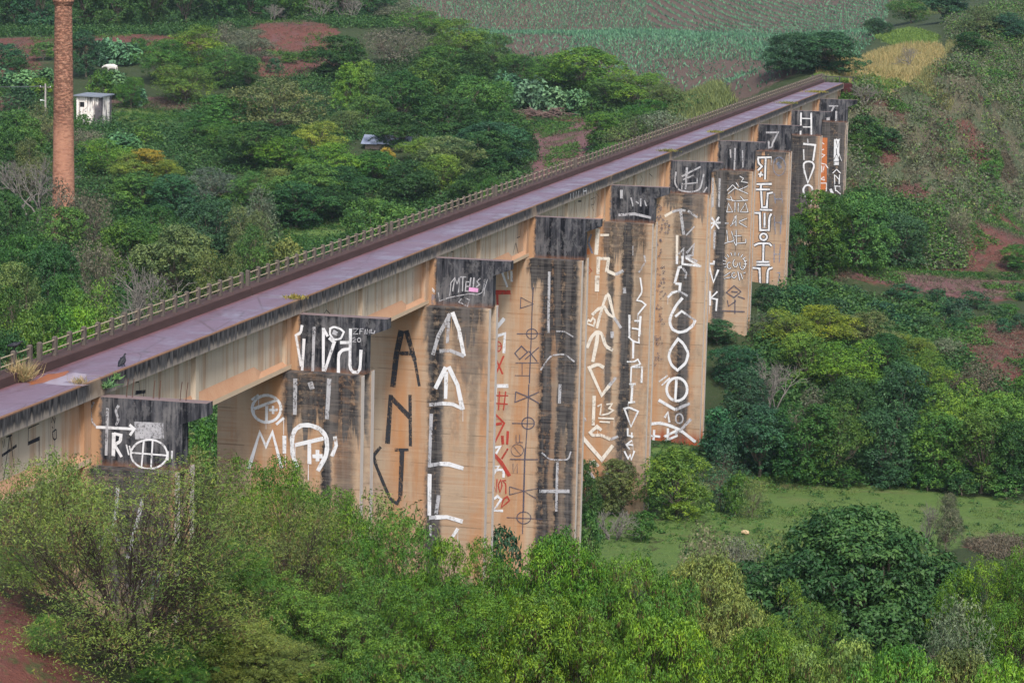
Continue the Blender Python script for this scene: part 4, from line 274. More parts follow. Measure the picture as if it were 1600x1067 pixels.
 (8,'wall'):[[('white',0.23,[(1.63,-4.46),(3.02,-4.55),(2.83,-6.35)]),('white',0.125,[(1.7,-5.08),(1.79,-6.3)])],[('worn',0.134,[(2.1,-3.86),(2.19,-4.46)])],[('white',0.206,[(2.33,-8.9),(1.81,-7.3),(1.77,-6.74),(1.99,-6.51),(2.35,-6.44),(2.73,-6.5),(2.96,-6.8),(2.94,-7.17),(2.33,-8.9)]),('white',0.222,[(2.06,-10.53),(1.81,-9.69),(2.05,-9.23),(2.46,-9.11),(2.84,-9.38),(2.92,-9.85)]),('white',0.181,[(2.8,-10.39),(2.79,-11.16)])]],
 (9,'wall'):[[('rust',0.847,[(0.85,-5.5),(1.04,-12.27)])],[('white',0.694,[(2.44,-5.61),(2.5,-8.81)])],[('white',0.116,[(0.52,-6.04),(0.9,-6.29)]),('white',0.116,[(0.56,-7.04),(0.92,-6.9)]),('white',0.116,[(0.57,-7.47),(1.04,-7.63),(0.58,-8.02)]),('white',0.125,[(0.51,-8.63),(1.18,-8.78),(1.51,-9.23)]),('white',0.125,[(0.72,-8.98),(0.76,-9.8)]),('white',0.107,[(1.01,-8.97),(0.94,-9.52)]),('white',0.116,[(0.55,-10.61),(1.17,-10.7)]),('white',0.116,[(1.05,-10.3),(0.7,-10.59)]),('white',0.125,[(0.61,-11.13),(1.4,-11.09),(1.4,-12.36)]),('white',0.134,[(2.1,-9.83),(2.58,-9.33),(3.09,-9.8)]),('white',0.134,[(2.33,-9.98),(2.42,-11.15)]),('white',0.134,[(2.97,-9.95),(2.95,-11.13)]),('white',0.116,[(2.42,-10.07),(2.95,-10.6)]),('white',0.134,[(2.37,-11.41),(3.12,-11.42)]),('white',0.134,[(2.52,-11.49),(2.55,-12.04)]),('white',0.134,[(2.63,-11.93),(3.2,-12.37)]),('white',0.357,[(1.91,-11.79),(2.2,-12.4)])],[('black',0.089,[(2.36,-5.79),(2.59,-6.63),(2.79,-5.77)]),('black',0.089,[(2.43,-6.77),(2.49,-7.57)]),('black',0.089,[(2.2,-8.11),(2.49,-7.39),(2.85,-8.1)]),('black',0.089,[(2.23,-8.38),(2.86,-8.35)]),('black',0.08,[(2.25,-8.73),(2.23,-8.38)])],[('white',0.071,[(2.41,-5.52),(2.6,-6.54),(2.81,-5.51)]),('white',0.071,[(2.7,-7.11),(3.15,-8.27)])]],
 (9,'cap'):[[('worn',0.166,[(1.19,-1.61),(2.37,-1.57)]),('worn',0.228,[(1.86,-1.64),(1.53,-2.24)]),('worn',0.27,[(2.14,-2.2),(2.17,-3.46)]),('worn',0.416,[(1.16,-2.86),(1.18,-3.38)])]],
 (-1,'web'):[[('black',0.065,[(-7.51,-1.1),(-8.09,-2.73)]),('black',0.058,[(-7.46,-1.11),(-7.1,-2.4)]),('black',0.08,[(-7.82,-1.09),(-7.31,-1.1)]),('black',0.131,[(-8.23,-1.73),(-6.88,-1.58)]),('black',0.048,[(-4.74,-1.09),(-5.76,-1.1),(-5.81,-1.78)]),('black',0.163,[(-5.81,-1.69),(-4.69,-1.68)]),('black',0.048,[(-4.75,-1.66),(-4.75,-2.54)]),('black',0.04,[(-8.17,-1.17),(-8.08,-1.45)]),('black',0.04,[(-8.02,-1.12),(-7.95,-1.43)]),('black',0.049,[(-3.56,-1.26),(-3.44,-1.06),(-3.23,-1.33),(-3.14,-1.11)]),('black',0.045,[(-3.49,-1.42),(-3.38,-1.52)]),('black',0.064,[(-3.46,-1.66),(-3.09,-1.6)]),('black',0.057,[(-3.44,-1.69),(-3.4,-1.89),(-3.25,-2.0),(-3.06,-1.96),(-3.07,-1.61)])]],
 (0,'web'):[[('black',0.051,[(5.43,-1.05),(5.82,-1.08),(5.92,-1.5)]),('black',0.174,[(5.43,-1.49),(6.61,-1.62)]),('black',0.067,[(6.41,-1.62),(6.34,-1.88)])]],
 (1,'web'):[[('black',0.056,[(32.32,-1.01),(32.45,-1.4),(32.04,-1.57)]),('black',0.056,[(32.45,-1.4),(33.13,-1.69)]),('black',0.044,[(34.11,-1.04),(34.54,-1.94)]),('black',0.044,[(34.99,-1.08),(34.58,-1.81)]),('black',0.055,[(30.17,-1.0),(30.19,-1.31)])],[('palblue',0.077,[(36.9,-1.64),(36.78,-2.29)]),('palblue',0.079,[(39.84,-1.88),(39.72,-2.47)]),('palblue',0.08,[(41.9,-2.0),(41.93,-2.49)])],[('palblue',0.085,[(40.03,-1.33),(39.79,-2.37)]),('palblue',0.086,[(41.74,-1.07),(41.77,-2.36)]),('palblue',0.088,[(44.87,-1.09),(44.78,-2.39)]),('palblue',0.181,[(49.11,-1.27),(49.23,-3.02)])]],
 (2,'web'):[[('black',0.045,[(61.06,-0.93),(62.1,-1.89)]),('black',0.045,[(62.02,-1.03),(61.13,-1.78)]),('black',0.045,[(61.05,-0.86),(61.13,-1.78)]),('black',0.045,[(62.08,-0.96),(62.16,-1.9)]),('black',0.044,[(57.82,-1.35),(57.85,-1.04),(58.47,-1.15),(58.49,-1.46)]),('black',0.046,[(65.93,-1.4),(65.72,-1.86)]),('black',0.039,[(69.39,-1.72),(69.41,-2.61)]),('black',0.056,[(74.83,-2.28),(74.34,-2.9)]),('black',0.057,[(74.97,-2.3),(75.68,-3.04)])],[('black',0.058,[(75.45,-1.0),(75.41,-1.92)]),('black',0.058,[(76.58,-1.04),(76.12,-1.99),(75.27,-1.97)]),('black',0.045,[(75.03,-2.26),(74.22,-3.03)]),('black',0.045,[(75.03,-2.26),(75.87,-3.14)])]],
 (3,'web'):[[('black',0.049,[(92.62,-1.59),(92.05,-2.05)]),('black',0.057,[(93.84,-1.2),(94.65,-2.29)]),('black',0.05,[(95.98,-1.54),(95.52,-2.44)]),('black',0.042,[(93.52,-1.32),(93.46,-2.18)]),('black',0.143,[(94.85,-1.23),(95.95,-1.32)]),('black',0.058,[(97.65,-1.11),(96.98,-1.77),(97.3,-2.61)]),('black',0.051,[(98.74,-1.42),(98.14,-2.69)]),('black',0.066,[(99.39,-1.49),(101.24,-1.47),(100.53,-2.01),(99.44,-1.86),(100.66,-2.48)]),('black',0.052,[(101.35,-1.2),(102.53,-1.6),(101.65,-2.34),(101.21,-3.05)]),('black',0.041,[(87.0,-1.08),(86.91,-1.64)]),('black',0.042,[(88.59,-1.08),(88.87,-1.82)]),('black',0.042,[(89.42,-1.09),(89.48,-1.84)]),('black',0.041,[(84.84,-1.15),(85.33,-1.44)])]],
 (3,'fascia'):[[('white',0.076,[(89.28,-0.15),(89.34,-0.62)]),('white',0.077,[(90.27,-0.16),(90.32,-0.6)]),('white',0.077,[(91.23,-0.17),(91.15,-0.64)]),('white',0.077,[(92.13,-0.18),(91.99,-0.67)]),('white',0.078,[(93.67,-0.17),(93.84,-0.62)]),('white',0.078,[(94.63,-0.17),(94.93,-0.64)]),('white',0.064,[(93.7,-0.38),(94.83,-0.41)])]],
 (4,'web'):[[('black',0.07,[(114.16,-1.0),(113.26,-1.41)]),('black',0.063,[(115.8,-1.05),(115.39,-1.58)]),('black',0.072,[(119.59,-1.27),(120.51,-1.66),(119.53,-1.92)]),('black',0.073,[(123.41,-1.41),(124.88,-1.77),(124.47,-2.49)]),('black',0.074,[(128.03,-1.77),(127.92,-2.19)])]],
}
# dark run-off stains on each pier wall: (x0, x1, z top, z bottom, strength)
STAINS = [
 [(-.2, 3.4, -3.5, -9, .9), (.9, 2.4, -3.5, -15, .6)],
 [(-.5, 3.5, -3.5, -6.6, .85), (1.5, 2.0, -3.5, -13, .95), (2.2, 3.2, -3.5, -14, .6), (.0, 1.0, -3.5, -5.5, .7)],
 [(-.3, 3.2, -3.5, -4.9, .8), (-.05, .85, -3.5, -22, 1.0), (1.4, 3.3, -3.5, -7.5, .5), (2.4, 2.9, -3.5, -13, .3)],
 [(-.2, 3.3, -3.5, -5.2, 1.0), (.75, 3.35, -3.5, -27, .92), (1.6, 2.0, -9, -24, -.5), (2.3, 2.8, -15, -26, -.35)],
 [(-.4, 3.1, -3.5, -6.4, .7), (.15, .65, -4, -19, .75), (1.2, 2.15, -3.5, -24, .98), (2.3, 3.0, -3.5, -15, .35)],
 [(-.3, 3.2, -3.5, -5.0, .7), (.7, 1.6, -3.5, -26, .55), (1.2, 2.35, -3.5, -26, .9)],
 [(-1.2, 3.3, -3.5, -5.3, .85), (.1, 1.2, -3.5, -20, .97), (1.2, 3.2, -3.5, -9, .3)],
 [(-.2, 3.4, -3.5, -4.3, .9), (1.4, 3.3, -3.5, -12, .4)],
 [(-.4, 3.1, -3.5, -15, .95), (-.4, 3.2, -3.5, -9, .7), (2.5, 3.0, -8, -16, -.6)],
 [(-.2, 3.5, -3.5, -15, .97), (2.2, 3.5, -3.5, -9, .5)],
]
def streaks(t, v, sx=2.2, sz=.10, det=5):
    return N(t, 'TexNoise', {'Vector': N(t, 'Mapping', {'Vector': v, 'Scale': (sx, sx, sz)}).outputs[0], 'Scale': 1.0, 'Detail': det, 'Roughness': .65}).outputs[0]
def pier_material(i):
    m, t, o = new_mat('stained pier concrete'); v = objco(t)
    s = N(t, 'SeparateXYZ', {0: v}); x, z = s.outputs[0], s.outputs[2]
    off = N(t, 'VectorMath', {0: v, 1: (i*7.3, i*3.1, i*5.7)}, operation='ADD').outputs[0]
    n1 = noise(t, off, .55, 6, .65); n2 = noise(t, off, 3.0, 6, .7); st = streaks(t, off)
    boards = noise(t, off, 1.0, 3, .6, (.10, .10, 4.5)); boards2 = noise(t, off, 1.0, 3, .6, (.5, .5, 9))
    c = mix(t, n1, (.265, .185, .122), (.415, .315, .225))
    rust = mth(t, 'MULTIPLY', ramp(t, streaks(t, off, .75, .05), .42, .66), ramp(t, n1, .25, .6))
    c = mix(t, mth(t, 'MULTIPLY', rust, .7), c, (.355, .158, .062))
    c = mix(t, mth(t, 'MULTIPLY', ramp(t, boards, .48, .68), .45), c, (.30, .165, .09))
    c = mix(t, mth(t, 'MULTIPLY', ramp(t, boards2, .52, .7), .35), c, (.47, .33, .215))
    pale = mth(t, 'MULTIPLY', ramp(t, streaks(t, off, .5, .04), .5, .62), .55)
    c = mix(t, pale, c, (.42, .325, .23))
    c = mix(t, mth(t, 'MULTIPLY', ramp(t, n2, .58, .75), .4), c, (.24, .14, .085))
    grime = mth(t, 'MULTIPLY', ramp(t, noise(t, off, .28, 6, .72, (1, 1, .45)), .47, .62), ramp(t, n2, .30, .62))
    c = mix(t, mth(t, 'MULTIPLY', grime, .5), c, (.135, .105, .085))
    lift = N(t, 'Math', {0: mth(t, 'ADD', z, mth(t, 'MULTIPLY', n2, .05)), 1: 1.85}, operation='FLOORED_MODULO').outputs[0]
    jl = mth(t, 'SUBTRACT', 1.0, ramp(t, lift, .03, .10)); c = mix(t, mth(t, 'MULTIPLY', jl, mth(t, 'MULTIPLY', ramp(t, noise(t, off, .9, 5, .7), .40, .56), .55)), c, (.12, .085, .06))
    warm = mth(t, 'MULTIPLY', mth(t, 'MULTIPLY', ramp(t, x, -3.2, -1.3), mth(t, 'SUBTRACT', 1.0, ramp(t, x, -.5, .5))), ramp(t, streaks(t, off, .9, .06), .36, .6))
    c = mix(t, mth(t, 'MULTIPLY', warm, .6), c, (.365, .160, .060))
    if i == 5: c = mix(t, mth(t, 'SUBTRACT', 1.0, ramp(t, mth(t, 'ADD', z, mth(t, 'MULTIPLY', st, 2.0)), -24.4, -23.0)), c, (.26, .07, .03))
    tot = None; neg = None
    wob = mth(t, 'MULTIPLY', mth(t, 'SUBTRACT', n2, .5), .55)
    wob2 = mth(t, 'MULTIPLY', mth(t, 'SUBTRACT', noise(t, off, 1.0, 4, .6, (.9, .9, .25)), .5), 1.5)
    xx = mth(t, 'ADD', mth(t, 'ADD', x, wob), mth(t, 'MULTIPLY', wob2, .35)); zz = mth(t, 'ADD', z, mth(t, 'MULTIPLY', mth(t, 'SUBTRACT', st, .5), 7.0))
    for (x0, x1, zt, zb, k) in STAINS[i]:
        e = min(.22, (x1-x0)*.25)
        a = mth(t, 'MULTIPLY', ramp(t, xx, x0-e, x0+e), mth(t, 'SUBTRACT', 1.0, ramp(t, xx, x1-e, x1+e)))
        b = mth(t, 'SUBTRACT', 1.0, ramp(t, zz, zt-.5, zt+.3)) if zt < -4 else 1.0
        l = ramp(t, zz, zb-abs(zb-zt)*.12, zb+abs(zb-zt)*.18)
        r = mth(t, 'MULTIPLY', mth(t, 'MULTIPLY', a, l), abs(k)) if b == 1.0 else mth(t, 'MULTIPLY', mth(t, 'MULTIPLY', mth(t, 'MULTIPLY', a, l), b), abs(k))
        if k > 0: tot = r if tot is None else mth(t, 'MAXIMUM', tot, r)
        else: neg = r if neg is None else mth(t, 'MAXIMUM', neg, r)
    if neg is not None: tot = mth(t, 'MULTIPLY', tot, mth(t, 'SUBTRACT', 1.0, neg))
    patch = mth(t, 'ADD', ramp(t, mth(t, 'ADD', mth(t, 'MULTIPLY', st, .5), mth(t, 'MULTIPLY', n2, .5)), .33, .58), .45, True)
    horiz = mth(t, 'ADD', .78, mth(t, 'MULTIPLY', ramp(t, noise(t, off, 1.0, 5, .7, (.7, .7, 2.4)), .36, .56), .3), True)
    tot = mth(t, 'MULTIPLY', mth(t, 'MULTIPLY', mth(t, 'MULTIPLY', tot, patch), horiz), 1.2, True)
    dark = mix(t, ramp(t, mth(t, 'ADD', mth(t, 'MULTIPLY', st, .65), mth(t, 'MULTIPLY', boards2, .35)), .36, .62), (.012, .012, .014), (.095, .085, .08))
    c = mix(t, tot, c, dark)
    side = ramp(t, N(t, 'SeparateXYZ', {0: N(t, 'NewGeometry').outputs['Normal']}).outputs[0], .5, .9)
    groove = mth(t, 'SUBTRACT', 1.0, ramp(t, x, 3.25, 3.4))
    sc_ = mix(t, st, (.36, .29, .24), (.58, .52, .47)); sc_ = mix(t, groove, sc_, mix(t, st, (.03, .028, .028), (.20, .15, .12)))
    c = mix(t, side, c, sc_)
    h = mth(t, 'ADD', n2, mth(t, 'MULTIPLY', boards2, .8))
    finish(t, o, c, .95, .08, h, .35, .03); return m
def cap_material():
    m, t, o = new_mat('blackened cap concrete'); v = objco(t); r = N(t, 'ObjectInfo').outputs['Random']
    off = N(t, 'VectorMath', {0: v, 1: N(t, 'CombineXYZ', {0: mth(t, 'MULTIPLY', r, 50.0), 1: mth(t, 'MULTIPLY', r, 31.0), 2: mth(t, 'MULTIPLY', r, 23.0)}).outputs[0]}, operation='ADD').outputs[0]
    x = N(t, 'SeparateXYZ', {0: v}).outputs[0]; z = N(t, 'SeparateXYZ', {0: v}).outputs[2]
    n1 = noise(t, off, .7, 6, .65); n2 = noise(t, off, 4.0, 6, .7); st = streaks(t, off, 3.2, .28)
    c = mix(t, ramp(t, st, .36, .64), (.007, .0075, .010), (.060, .060, .068)); c = mix(t, mth(t, 'MULTIPLY', ramp(t, noise(t, off, 1.6, 6, .75, (1, 1, .55)), .50, .60), .6), c, (.115, .11, .112))
    c = mix(t, mth(t, 'MULTIPLY', ramp(t, mth(t, 'ADD', mth(t, 'MULTIPLY', st, .6), mth(t, 'MULTIPLY', n1, .4)), .50, .68), .7), c, (.17, .16, .155))
    c = mix(t, mth(t, 'MULTIPLY', ramp(t, noise(t, off, .45, 6, .72), .54, .64), .45), c, mix(t, n2, (.08, .08, .088), (.20, .185, .175))); c = mix(t, mth(t, 'MULTIPLY', ramp(t, n2, .62, .74), .5), c, (.24, .21, .19))
    low = mth(t, 'MULTIPLY', mth(t, 'SUBTRACT', 1.0, ramp(t, mth(t, 'ADD', z, mth(t, 'MULTIPLY', n2, .5)), -3.4, -3.0)), .6)
    c = mix(t, low, c, (.20, .10, .06))
    clean = mth(t, 'SUBTRACT', 1.0, ramp(t, mth(t, 'ADD', x, mth(t, 'MULTIPLY', mth(t, 'SUBTRACT', n2, .5), .5)), -.12, .12))
    c = mix(t, mth(t, 'MULTIPLY', clean, .92), c, mix(t, st, (.30, .15, .075), (.43, .28, .165)))
    top = ramp(t, N(t, 'SeparateXYZ', {0: N(t, 'NewGeometry').outputs['Normal']}).outputs[2], .6, .9)
    c = mix(t, top, c, mix(t, n2, (.10, .075, .075), (.22, .16, .15)))
    finish(t, o, c, .95, .06, n2, .4, .03); return m
def fascia_material():
    m, t, o = new_mat('weathered slab edge'); v = objco(t)
    n1 = noise(t, v, .5, 6, .65); n2 = noise(t, v, 3.5, 6, .7); st = streaks(t, v, 3.0, .5); z = N(t, 'SeparateXYZ', {0: v}).outputs[2]
    c = mix(t, ramp(t, st, .36, .64), (.010, .010, .012), (.085, .08, .08))
    lowm = mth(t, 'SUBTRACT', 1.0, ramp(t, mth(t, 'ADD', z, mth(t, 'MULTIPLY', mth(t, 'SUBTRACT', st, .5), 1.4)), -.78, -.42))
    c = mix(t, mth(t, 'MULTIPLY', lowm, .8), c, mix(t, n1, (.22, .18, .15), (.36, .31, .26)))
    drip = mth(t, 'MULTIPLY', ramp(t, streaks(t, v, 6.0, .25), .62, .72), .6)
    c = mix(t, drip, c, (.40, .36, .33))
    c = mix(t, mth(t, 'MULTIPLY', ramp(t, z, -.09, -.03), .8), c, (.25, .135, .08))
    joint = N(t, 'Math', {0: N(t, 'SeparateXYZ', {0: v}).outputs[1], 1: SP}, operation='FLOORED_MODULO').outputs[0]
    near = mth(t, 'SUBTRACT', 1.0, ramp(t, mth(t, 'ABSOLUTE', mth(t, 'SUBTRACT', joint, SP*.5)), SP*.5-1.6, SP*.5-.3)); near = mth(t, 'SUBTRACT', 1.0, near)
    c = mix(t, mth(t, 'MULTIPLY', mth(t, 'MULTIPLY', near, ramp(t, n1, .42, .58)), .55), c, (.30, .22, .15))
    finish(t, o, c, .95, .08, n2, .4, .03); return m
def web_material():
    m, t, o = new_mat('pale girder concrete'); v = objco(t)
    n1 = noise(t, v, .35, 6, .65); n2 = noise(t, v, 3.5, 6, .7); st = streaks(t, v, 1.6, .09)
    c = mix(t, n1, (.38, .305, .225), (.54, .46, .36))
    c = mix(t, mth(t, 'MULTIPLY', ramp(t, st, .48, .62), .6), c, (.34, .20, .11))
    c = mix(t, mth(t, 'MULTIPLY', ramp(t, streaks(t, v, 4.5, .1), .56, .68), .6), c, (.17, .135, .11))
    c = mix(t, mth(t, 'MULTIPLY', ramp(t, n2, .6, .78), .35), c, (.30, .24, .18))
    jm = N(t, 'Math', {0: N(t, 'SeparateXYZ', {0: v}).outputs[1], 1: SP}, operation='FLOORED_MODULO').outputs[0]
    e = mth(t, 'MULTIPLY', ramp(t, jm, 22.6, 24.6), ramp(t, mth(t, 'ADD', st, n1), .75, 1.05))
    c = mix(t, mth(t, 'MULTIPLY', e, .6), c, (.40, .19, .085))
    finish(t, o, c, .95, .08, n2, .3, .02); return m
def flange_material():
    m, t, o = new_mat('rust-coloured flange'); v = objco(t); n1 = noise(t, v, .9, 6, .65); n2 = noise(t, v, 5, 6, .7)
    c = mix(t, n1, (.33, .165, .09), (.42, .26, .16)); c = mix(t, mth(t, 'MULTIPLY', ramp(t, n2, .55, .72), .5), c, (.30, .13, .07))
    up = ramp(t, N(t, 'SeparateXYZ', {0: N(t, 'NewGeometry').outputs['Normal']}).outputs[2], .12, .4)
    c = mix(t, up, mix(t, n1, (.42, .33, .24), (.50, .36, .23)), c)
    finish(t, o, c, .9, .2, n2, .5, .03); return m
def deck_material():
    m, t, o = new_mat('wet red deck'); v = objco(t)
    n1 = noise(t, v, .35, 6, .65); n2 = noise(t, v, 2.5, 6, .7); long_ = noise(t, v, 1.0, 5, .65, (1.3, .10, 1))
    x = N(t, 'SeparateXYZ', {0: v}).outputs[0]
    c = mix(t, n1, (.115, .074, .098), (.158, .106, .140)); c = mix(t, mth(t, 'MULTIPLY', ramp(t, long_, .5, .7), .5), c, (.10, .048, .052))
    c = mix(t, mth(t, 'MULTIPLY', ramp(t, n2, .58, .72), .4), c, (.24, .15, .17))
    edge = mth(t, 'SUBTRACT', 1.0, ramp(t, mth(t, 'ADD', x, mth(t, 'MULTIPLY', n2, .5)), -2.45, -1.9))
    c = mix(t, mth(t, 'MULTIPLY', edge, .75), c, (.13, .035, .025))
    wet = ramp(t, mth(t, 'ADD', mth(t, 'MULTIPLY', n1, .7), mth(t, 'MULTIPLY', long_, .3)), .42, .62)
    rg = mth(t, 'ADD', .28, mth(t, 'MULTIPLY', mth(t, 'SUBTRACT', 1.0, wet), .35))
    crack = N(t, 'TexVoronoi', {'Vector': N(t, 'Mapping', {'Vector': v, 'Scale': (.5, .22, 1)}).outputs[0], 'Scale': 1.0}, feature='DISTANCE_TO_EDGE').outputs[0]
    c = mix(t, mth(t, 'MULTIPLY', mth(t, 'SUBTRACT', 1.0, ramp(t, mth(t, 'ADD', crack, mth(t, 'MULTIPLY', n2, .03)), .016, .034)), .55), c, (.055, .03, .03))
    jy = N(t, 'Math', {0: mth(t, 'ADD', N(t, 'SeparateXYZ', {0: v}).outputs[1], mth(t, 'MULTIPLY', n2, .5)), 1: SP}, operation='FLOORED_MODULO').outputs[0]
    jl = mth(t, 'SUBTRACT', 1.0, ramp(t, mth(t, 'ABSOLUTE', mth(t, 'SUBTRACT', jy, .6)), .12, .6))
    c = mix(t, mth(t, 'MULTIPLY', jl, .35), c, (.24, .18, .20)); c = mix(t, mth(t, 'MULTIPLY', ramp(t, noise(t, v, .9, 5, .7, (1, .5, 1)), .60, .7), .5), c, (.075, .04, .04))
    finish(t, o, c, rg, .45, n2, .25, .01); return m
PAINT = dict(white=(.64, .63, .64), cream=(.64, .57, .49), worn=(.46, .45, .47), black=(.018, .018, .024), faded=(.03, .03, .034), red=(.36, .045, .03), navy=(.075, .07, .10), blue=(.20, .24, .34), palblue=(.34, .36, .40), pink=(.62, .30, .50), rust=(.42, .13, .04), grime=(.10, .10, .11))
def paint_material(k, col):
    m, t, o = new_mat('paint '+k); v = objco(t); n1 = noise(t, v, 1.7, 6, .7); n2 = noise(t, v, 9, 5, .7); st = streaks(t, v, 5, .5)
    c = mix(t, n1, tuple(a*.86 for a in col), tuple(min(1, a*1.06) for a in col))
    thr = dict(worn=(.36, .54), palblue=(.42, .62), navy=(.30, .50), grime=(.40, .55), blue=(.38, .58), rust=(.30, .48)).get(k, (.32, .51) if k != 'faded' else (.37, .53))
    mixn = mth(t, 'ADD', mth(t, 'ADD', mth(t, 'MULTIPLY', n1, .4), mth(t, 'MULTIPLY', n2, .35)), mth(t, 'MULTIPLY', st, .25))
    al = mth(t, 'MULTIPLY', ramp(t, mixn, thr[0], thr[1]), dict(worn=.8, palblue=.55, navy=.8, blue=.7).get(k, .97))
    p = N(t, 'BsdfPrincipled', {'Base Color': c, 'Roughness': .8, 'Specular IOR Level': .2, 'Alpha': al}); t.links.new(p.outputs[0], o.inputs[0]); return m
MP = {k: paint_material(k, c) for k, c in PAINT.items()}
m_cap, m_fascia, m_web, m_flange, m_deck = cap_material(), fascia_material(), web_material(), flange_material(), deck_material()
m_curb = simple('red brown kerb', (.058, .033, .030), .9, .2, .5, 2.0, (1, .35, 2)); m_post = simple('grey brown post', (.095, .078, .066), .9, .1, .5, 5.0)
m_rail = simple('tan pipe rail', (.29, .235, .155), .8, .3, .35, 1.2); m_rebar = simple('rusty rebar', (.09, .04, .025), .8)

via = thing('railway_viaduct', 'long graffiti covered concrete railway viaduct on ten tall wall piers crossing the valley', 'viaduct')
def paint(parent, plane, strokes, y=None, x=None, d0=.004):
    """brush strokes as flat ribbons lying on a concrete face"""
    bm = bmesh.new(); mats = []; k = 0
    rd = random.Random(len(strokes)); extra = []
    for (col, w, pts) in strokes:          # runs of paint below the wetter strokes
        if col in ('white', 'cream', 'red', 'black') and .10 < w < .6 and plane == 'wall' and rd.random() < .45:
            for _ in range(rd.choice((1, 1, 2))):
                a = rd.choice(pts); xx = a[0]+rd.uniform(-.3, .3)*w; extra.append((col, rd.uniform(.018, .035), [(xx, a[1]-.2*w), (xx+.01, a[1]-.5*w-rd.uniform(.15, .8))]))
    for (col, w, pts) in list(strokes)+extra:
        if col not in mats: mats.append(col)
        mi = mats.index(col); k += 1; d = d0 + k*.0006
        P = [Vector((a, b)) for a, b in pts]; Q = [P[0]]
        for p in P[1:]:
            if (p-Q[-1]).length > .01: Q.append(p)
        if len(Q) < 2: continue
        if len(Q) >= 4:                     # an arm does not paint in straight segments: round the gentle bends
            S = [Q[0]]
            for a_, b_, c_ in zip(Q[:-2], Q[1:-1], Q[2:]):
                ang = (b_-a_).angle(c_-b_, 0)
                if .12 < ang < 1.25: S += [b_.lerp(a_, .25), b_.lerp(a_, .08).lerp(c_, .06), b_.lerp(c_, .25)]
                else: S.append(b_)
            Q = S+[Q[-1]]
        closed = (Q[0]-Q[-1]).length < .06 and len(Q) > 3
        if closed: Q[-1] = Q[0].copy()
        L = []; Rr = []; n = len(Q)
        for i in range(n):
            a = Q[i-1] if i > 0 else (Q[n-2] if closed else None); b = Q[i+1] if i < n-1 else (Q[1] if closed else None)
            d1 = (Q[i]-a).normalized() if a is not None else (b-Q[i]).normalized(); d2 = (b-Q[i]).normalized() if b is not None else d1
            nn = Vector((-(d1.y+d2.y), d1.x+d2.x))
            nn = nn.normalized() if nn.length > .3 else Vector((-d1.y, d1.x))
            ww = w*.46*min(1.5, 1/max(.5, abs(nn.dot(Vector((-d1.y, d1.x))))))
            ww *= 1 + .10*math.sin(i*2.3+k)
            L.append(Q[i]+nn*ww); Rr.append(Q[i]-nn*ww)
        f3 = (lambda p: (p.x, y-d, p.y)) if y is not None else (lambda p: (x+d, p.x, p.y))
        Lv = [bm.verts.new(f3(p)) for p in L]; Rv = [bm.verts.new(f3(p)) for p in Rr]
        for i in range(n-1):
            f = bm.faces.new((Lv[i], Lv[i+1], Rv[i+1], Rv[i])); f.material_index = mi
    return obj('graffiti', bm, [MP[c] for c in mats], parent)
PIER_LABELS = ['nearest pier, half hidden by the sparse tree, white cross-in-circle on its black cap', 'second pier with white letters on its cap and a large ringed cross below', 'third pier with two white arrowhead triangles and tall black letters',
 'fourth pier with red letters and long dark soot stain', 'fifth pier with columns of white zigzag signs', 'sixth pier with white eye shapes, its foot bare on the grass', 'seventh pier with white scribbled emblems and letter K', 'eighth pier with large black-edged white letters', 'ninth pier with white ladder on the cap and teardrop below', 'farthest pier with orange and white painted strips']
m_piers = [pier_material(i) for i in range(10)]
def wall_plan(y):
    r = [(3.52, -.8), (3.52, -.25), (3.2, -.1), (3.2, .8), (3.52, .95), (3.52, 1.5)]
    left = [(-3.95-(a-3.52), b) for a, b in r[::-1]]
    return [(a, y+b) for a, b in r+left]
for i in range(-1, 10):
    y = SP*i
    base = min(zg(3.5, y-1), zg(-4, y-1), zg(3.5, y+1.5), zg(-4, y+1.5)) - 1.2
    bm = bmesh.new(); upward(bm, wall_plan(y), min(base, -5.5), -3.57); fix(bm)
    p = obj('pier', bm, m_piers[max(i, 0)], via)
    if i >= 0: p['label'] = PIER_LABELS[i]
    bm = bmesh.new()
    along(bm, [(-3.95, -3.57), (3.52, -3.57), (3.52, -1.66), (4.56, -1.27), (4.56, -.76), (-5.0, -.76), (-5.0, -1.27), (-3.95, -1.66)], y+.0, y+.72); fix(bm)
    obj('cap_beam', bm, m_cap, p)
    for pl, yy in (('wall', y-.8), ('cap', y)):
        for q, piece in enumerate(GRAFFITI.get((i, pl), [])): paint(p, pl, piece, y=yy, d0=.004+.006*q)
    if i >= 0:       # thin painted lines running down the grooved end of the wall
        rr = random.Random(i); S = []; zz = -4.2
        while zz > base+3:
            l = rr.uniform(.8, 2.2); a = y + rr.choice((-.02, .1, .25, .4)) ; b = y + rr.choice((0, .15, .35, .5))
            S.append(('white', .10, [(a, zz), (b, zz-l)]))
            S.append(('white', .09, [(y+rr.uniform(.5, .75), zz), (y+rr.uniform(.5, .75), zz-l*.8)])); zz -= l*rr.uniform(.7, 1.0)
        paint(p, 'end', S, x=3.2)
    if i == 0:
        bm = bmesh.new()
        for x in (1.0, 1.25, 2.15, 2.4, 3.3, 3.55):
            tube(bm, [(x, y+.35, -.8), (x+.03, y+.36, -.35), (x+.07+.03*(x % .3), y+.37, .0)], .017, 4)
        obj('rebar', bm, m_rebar, p)
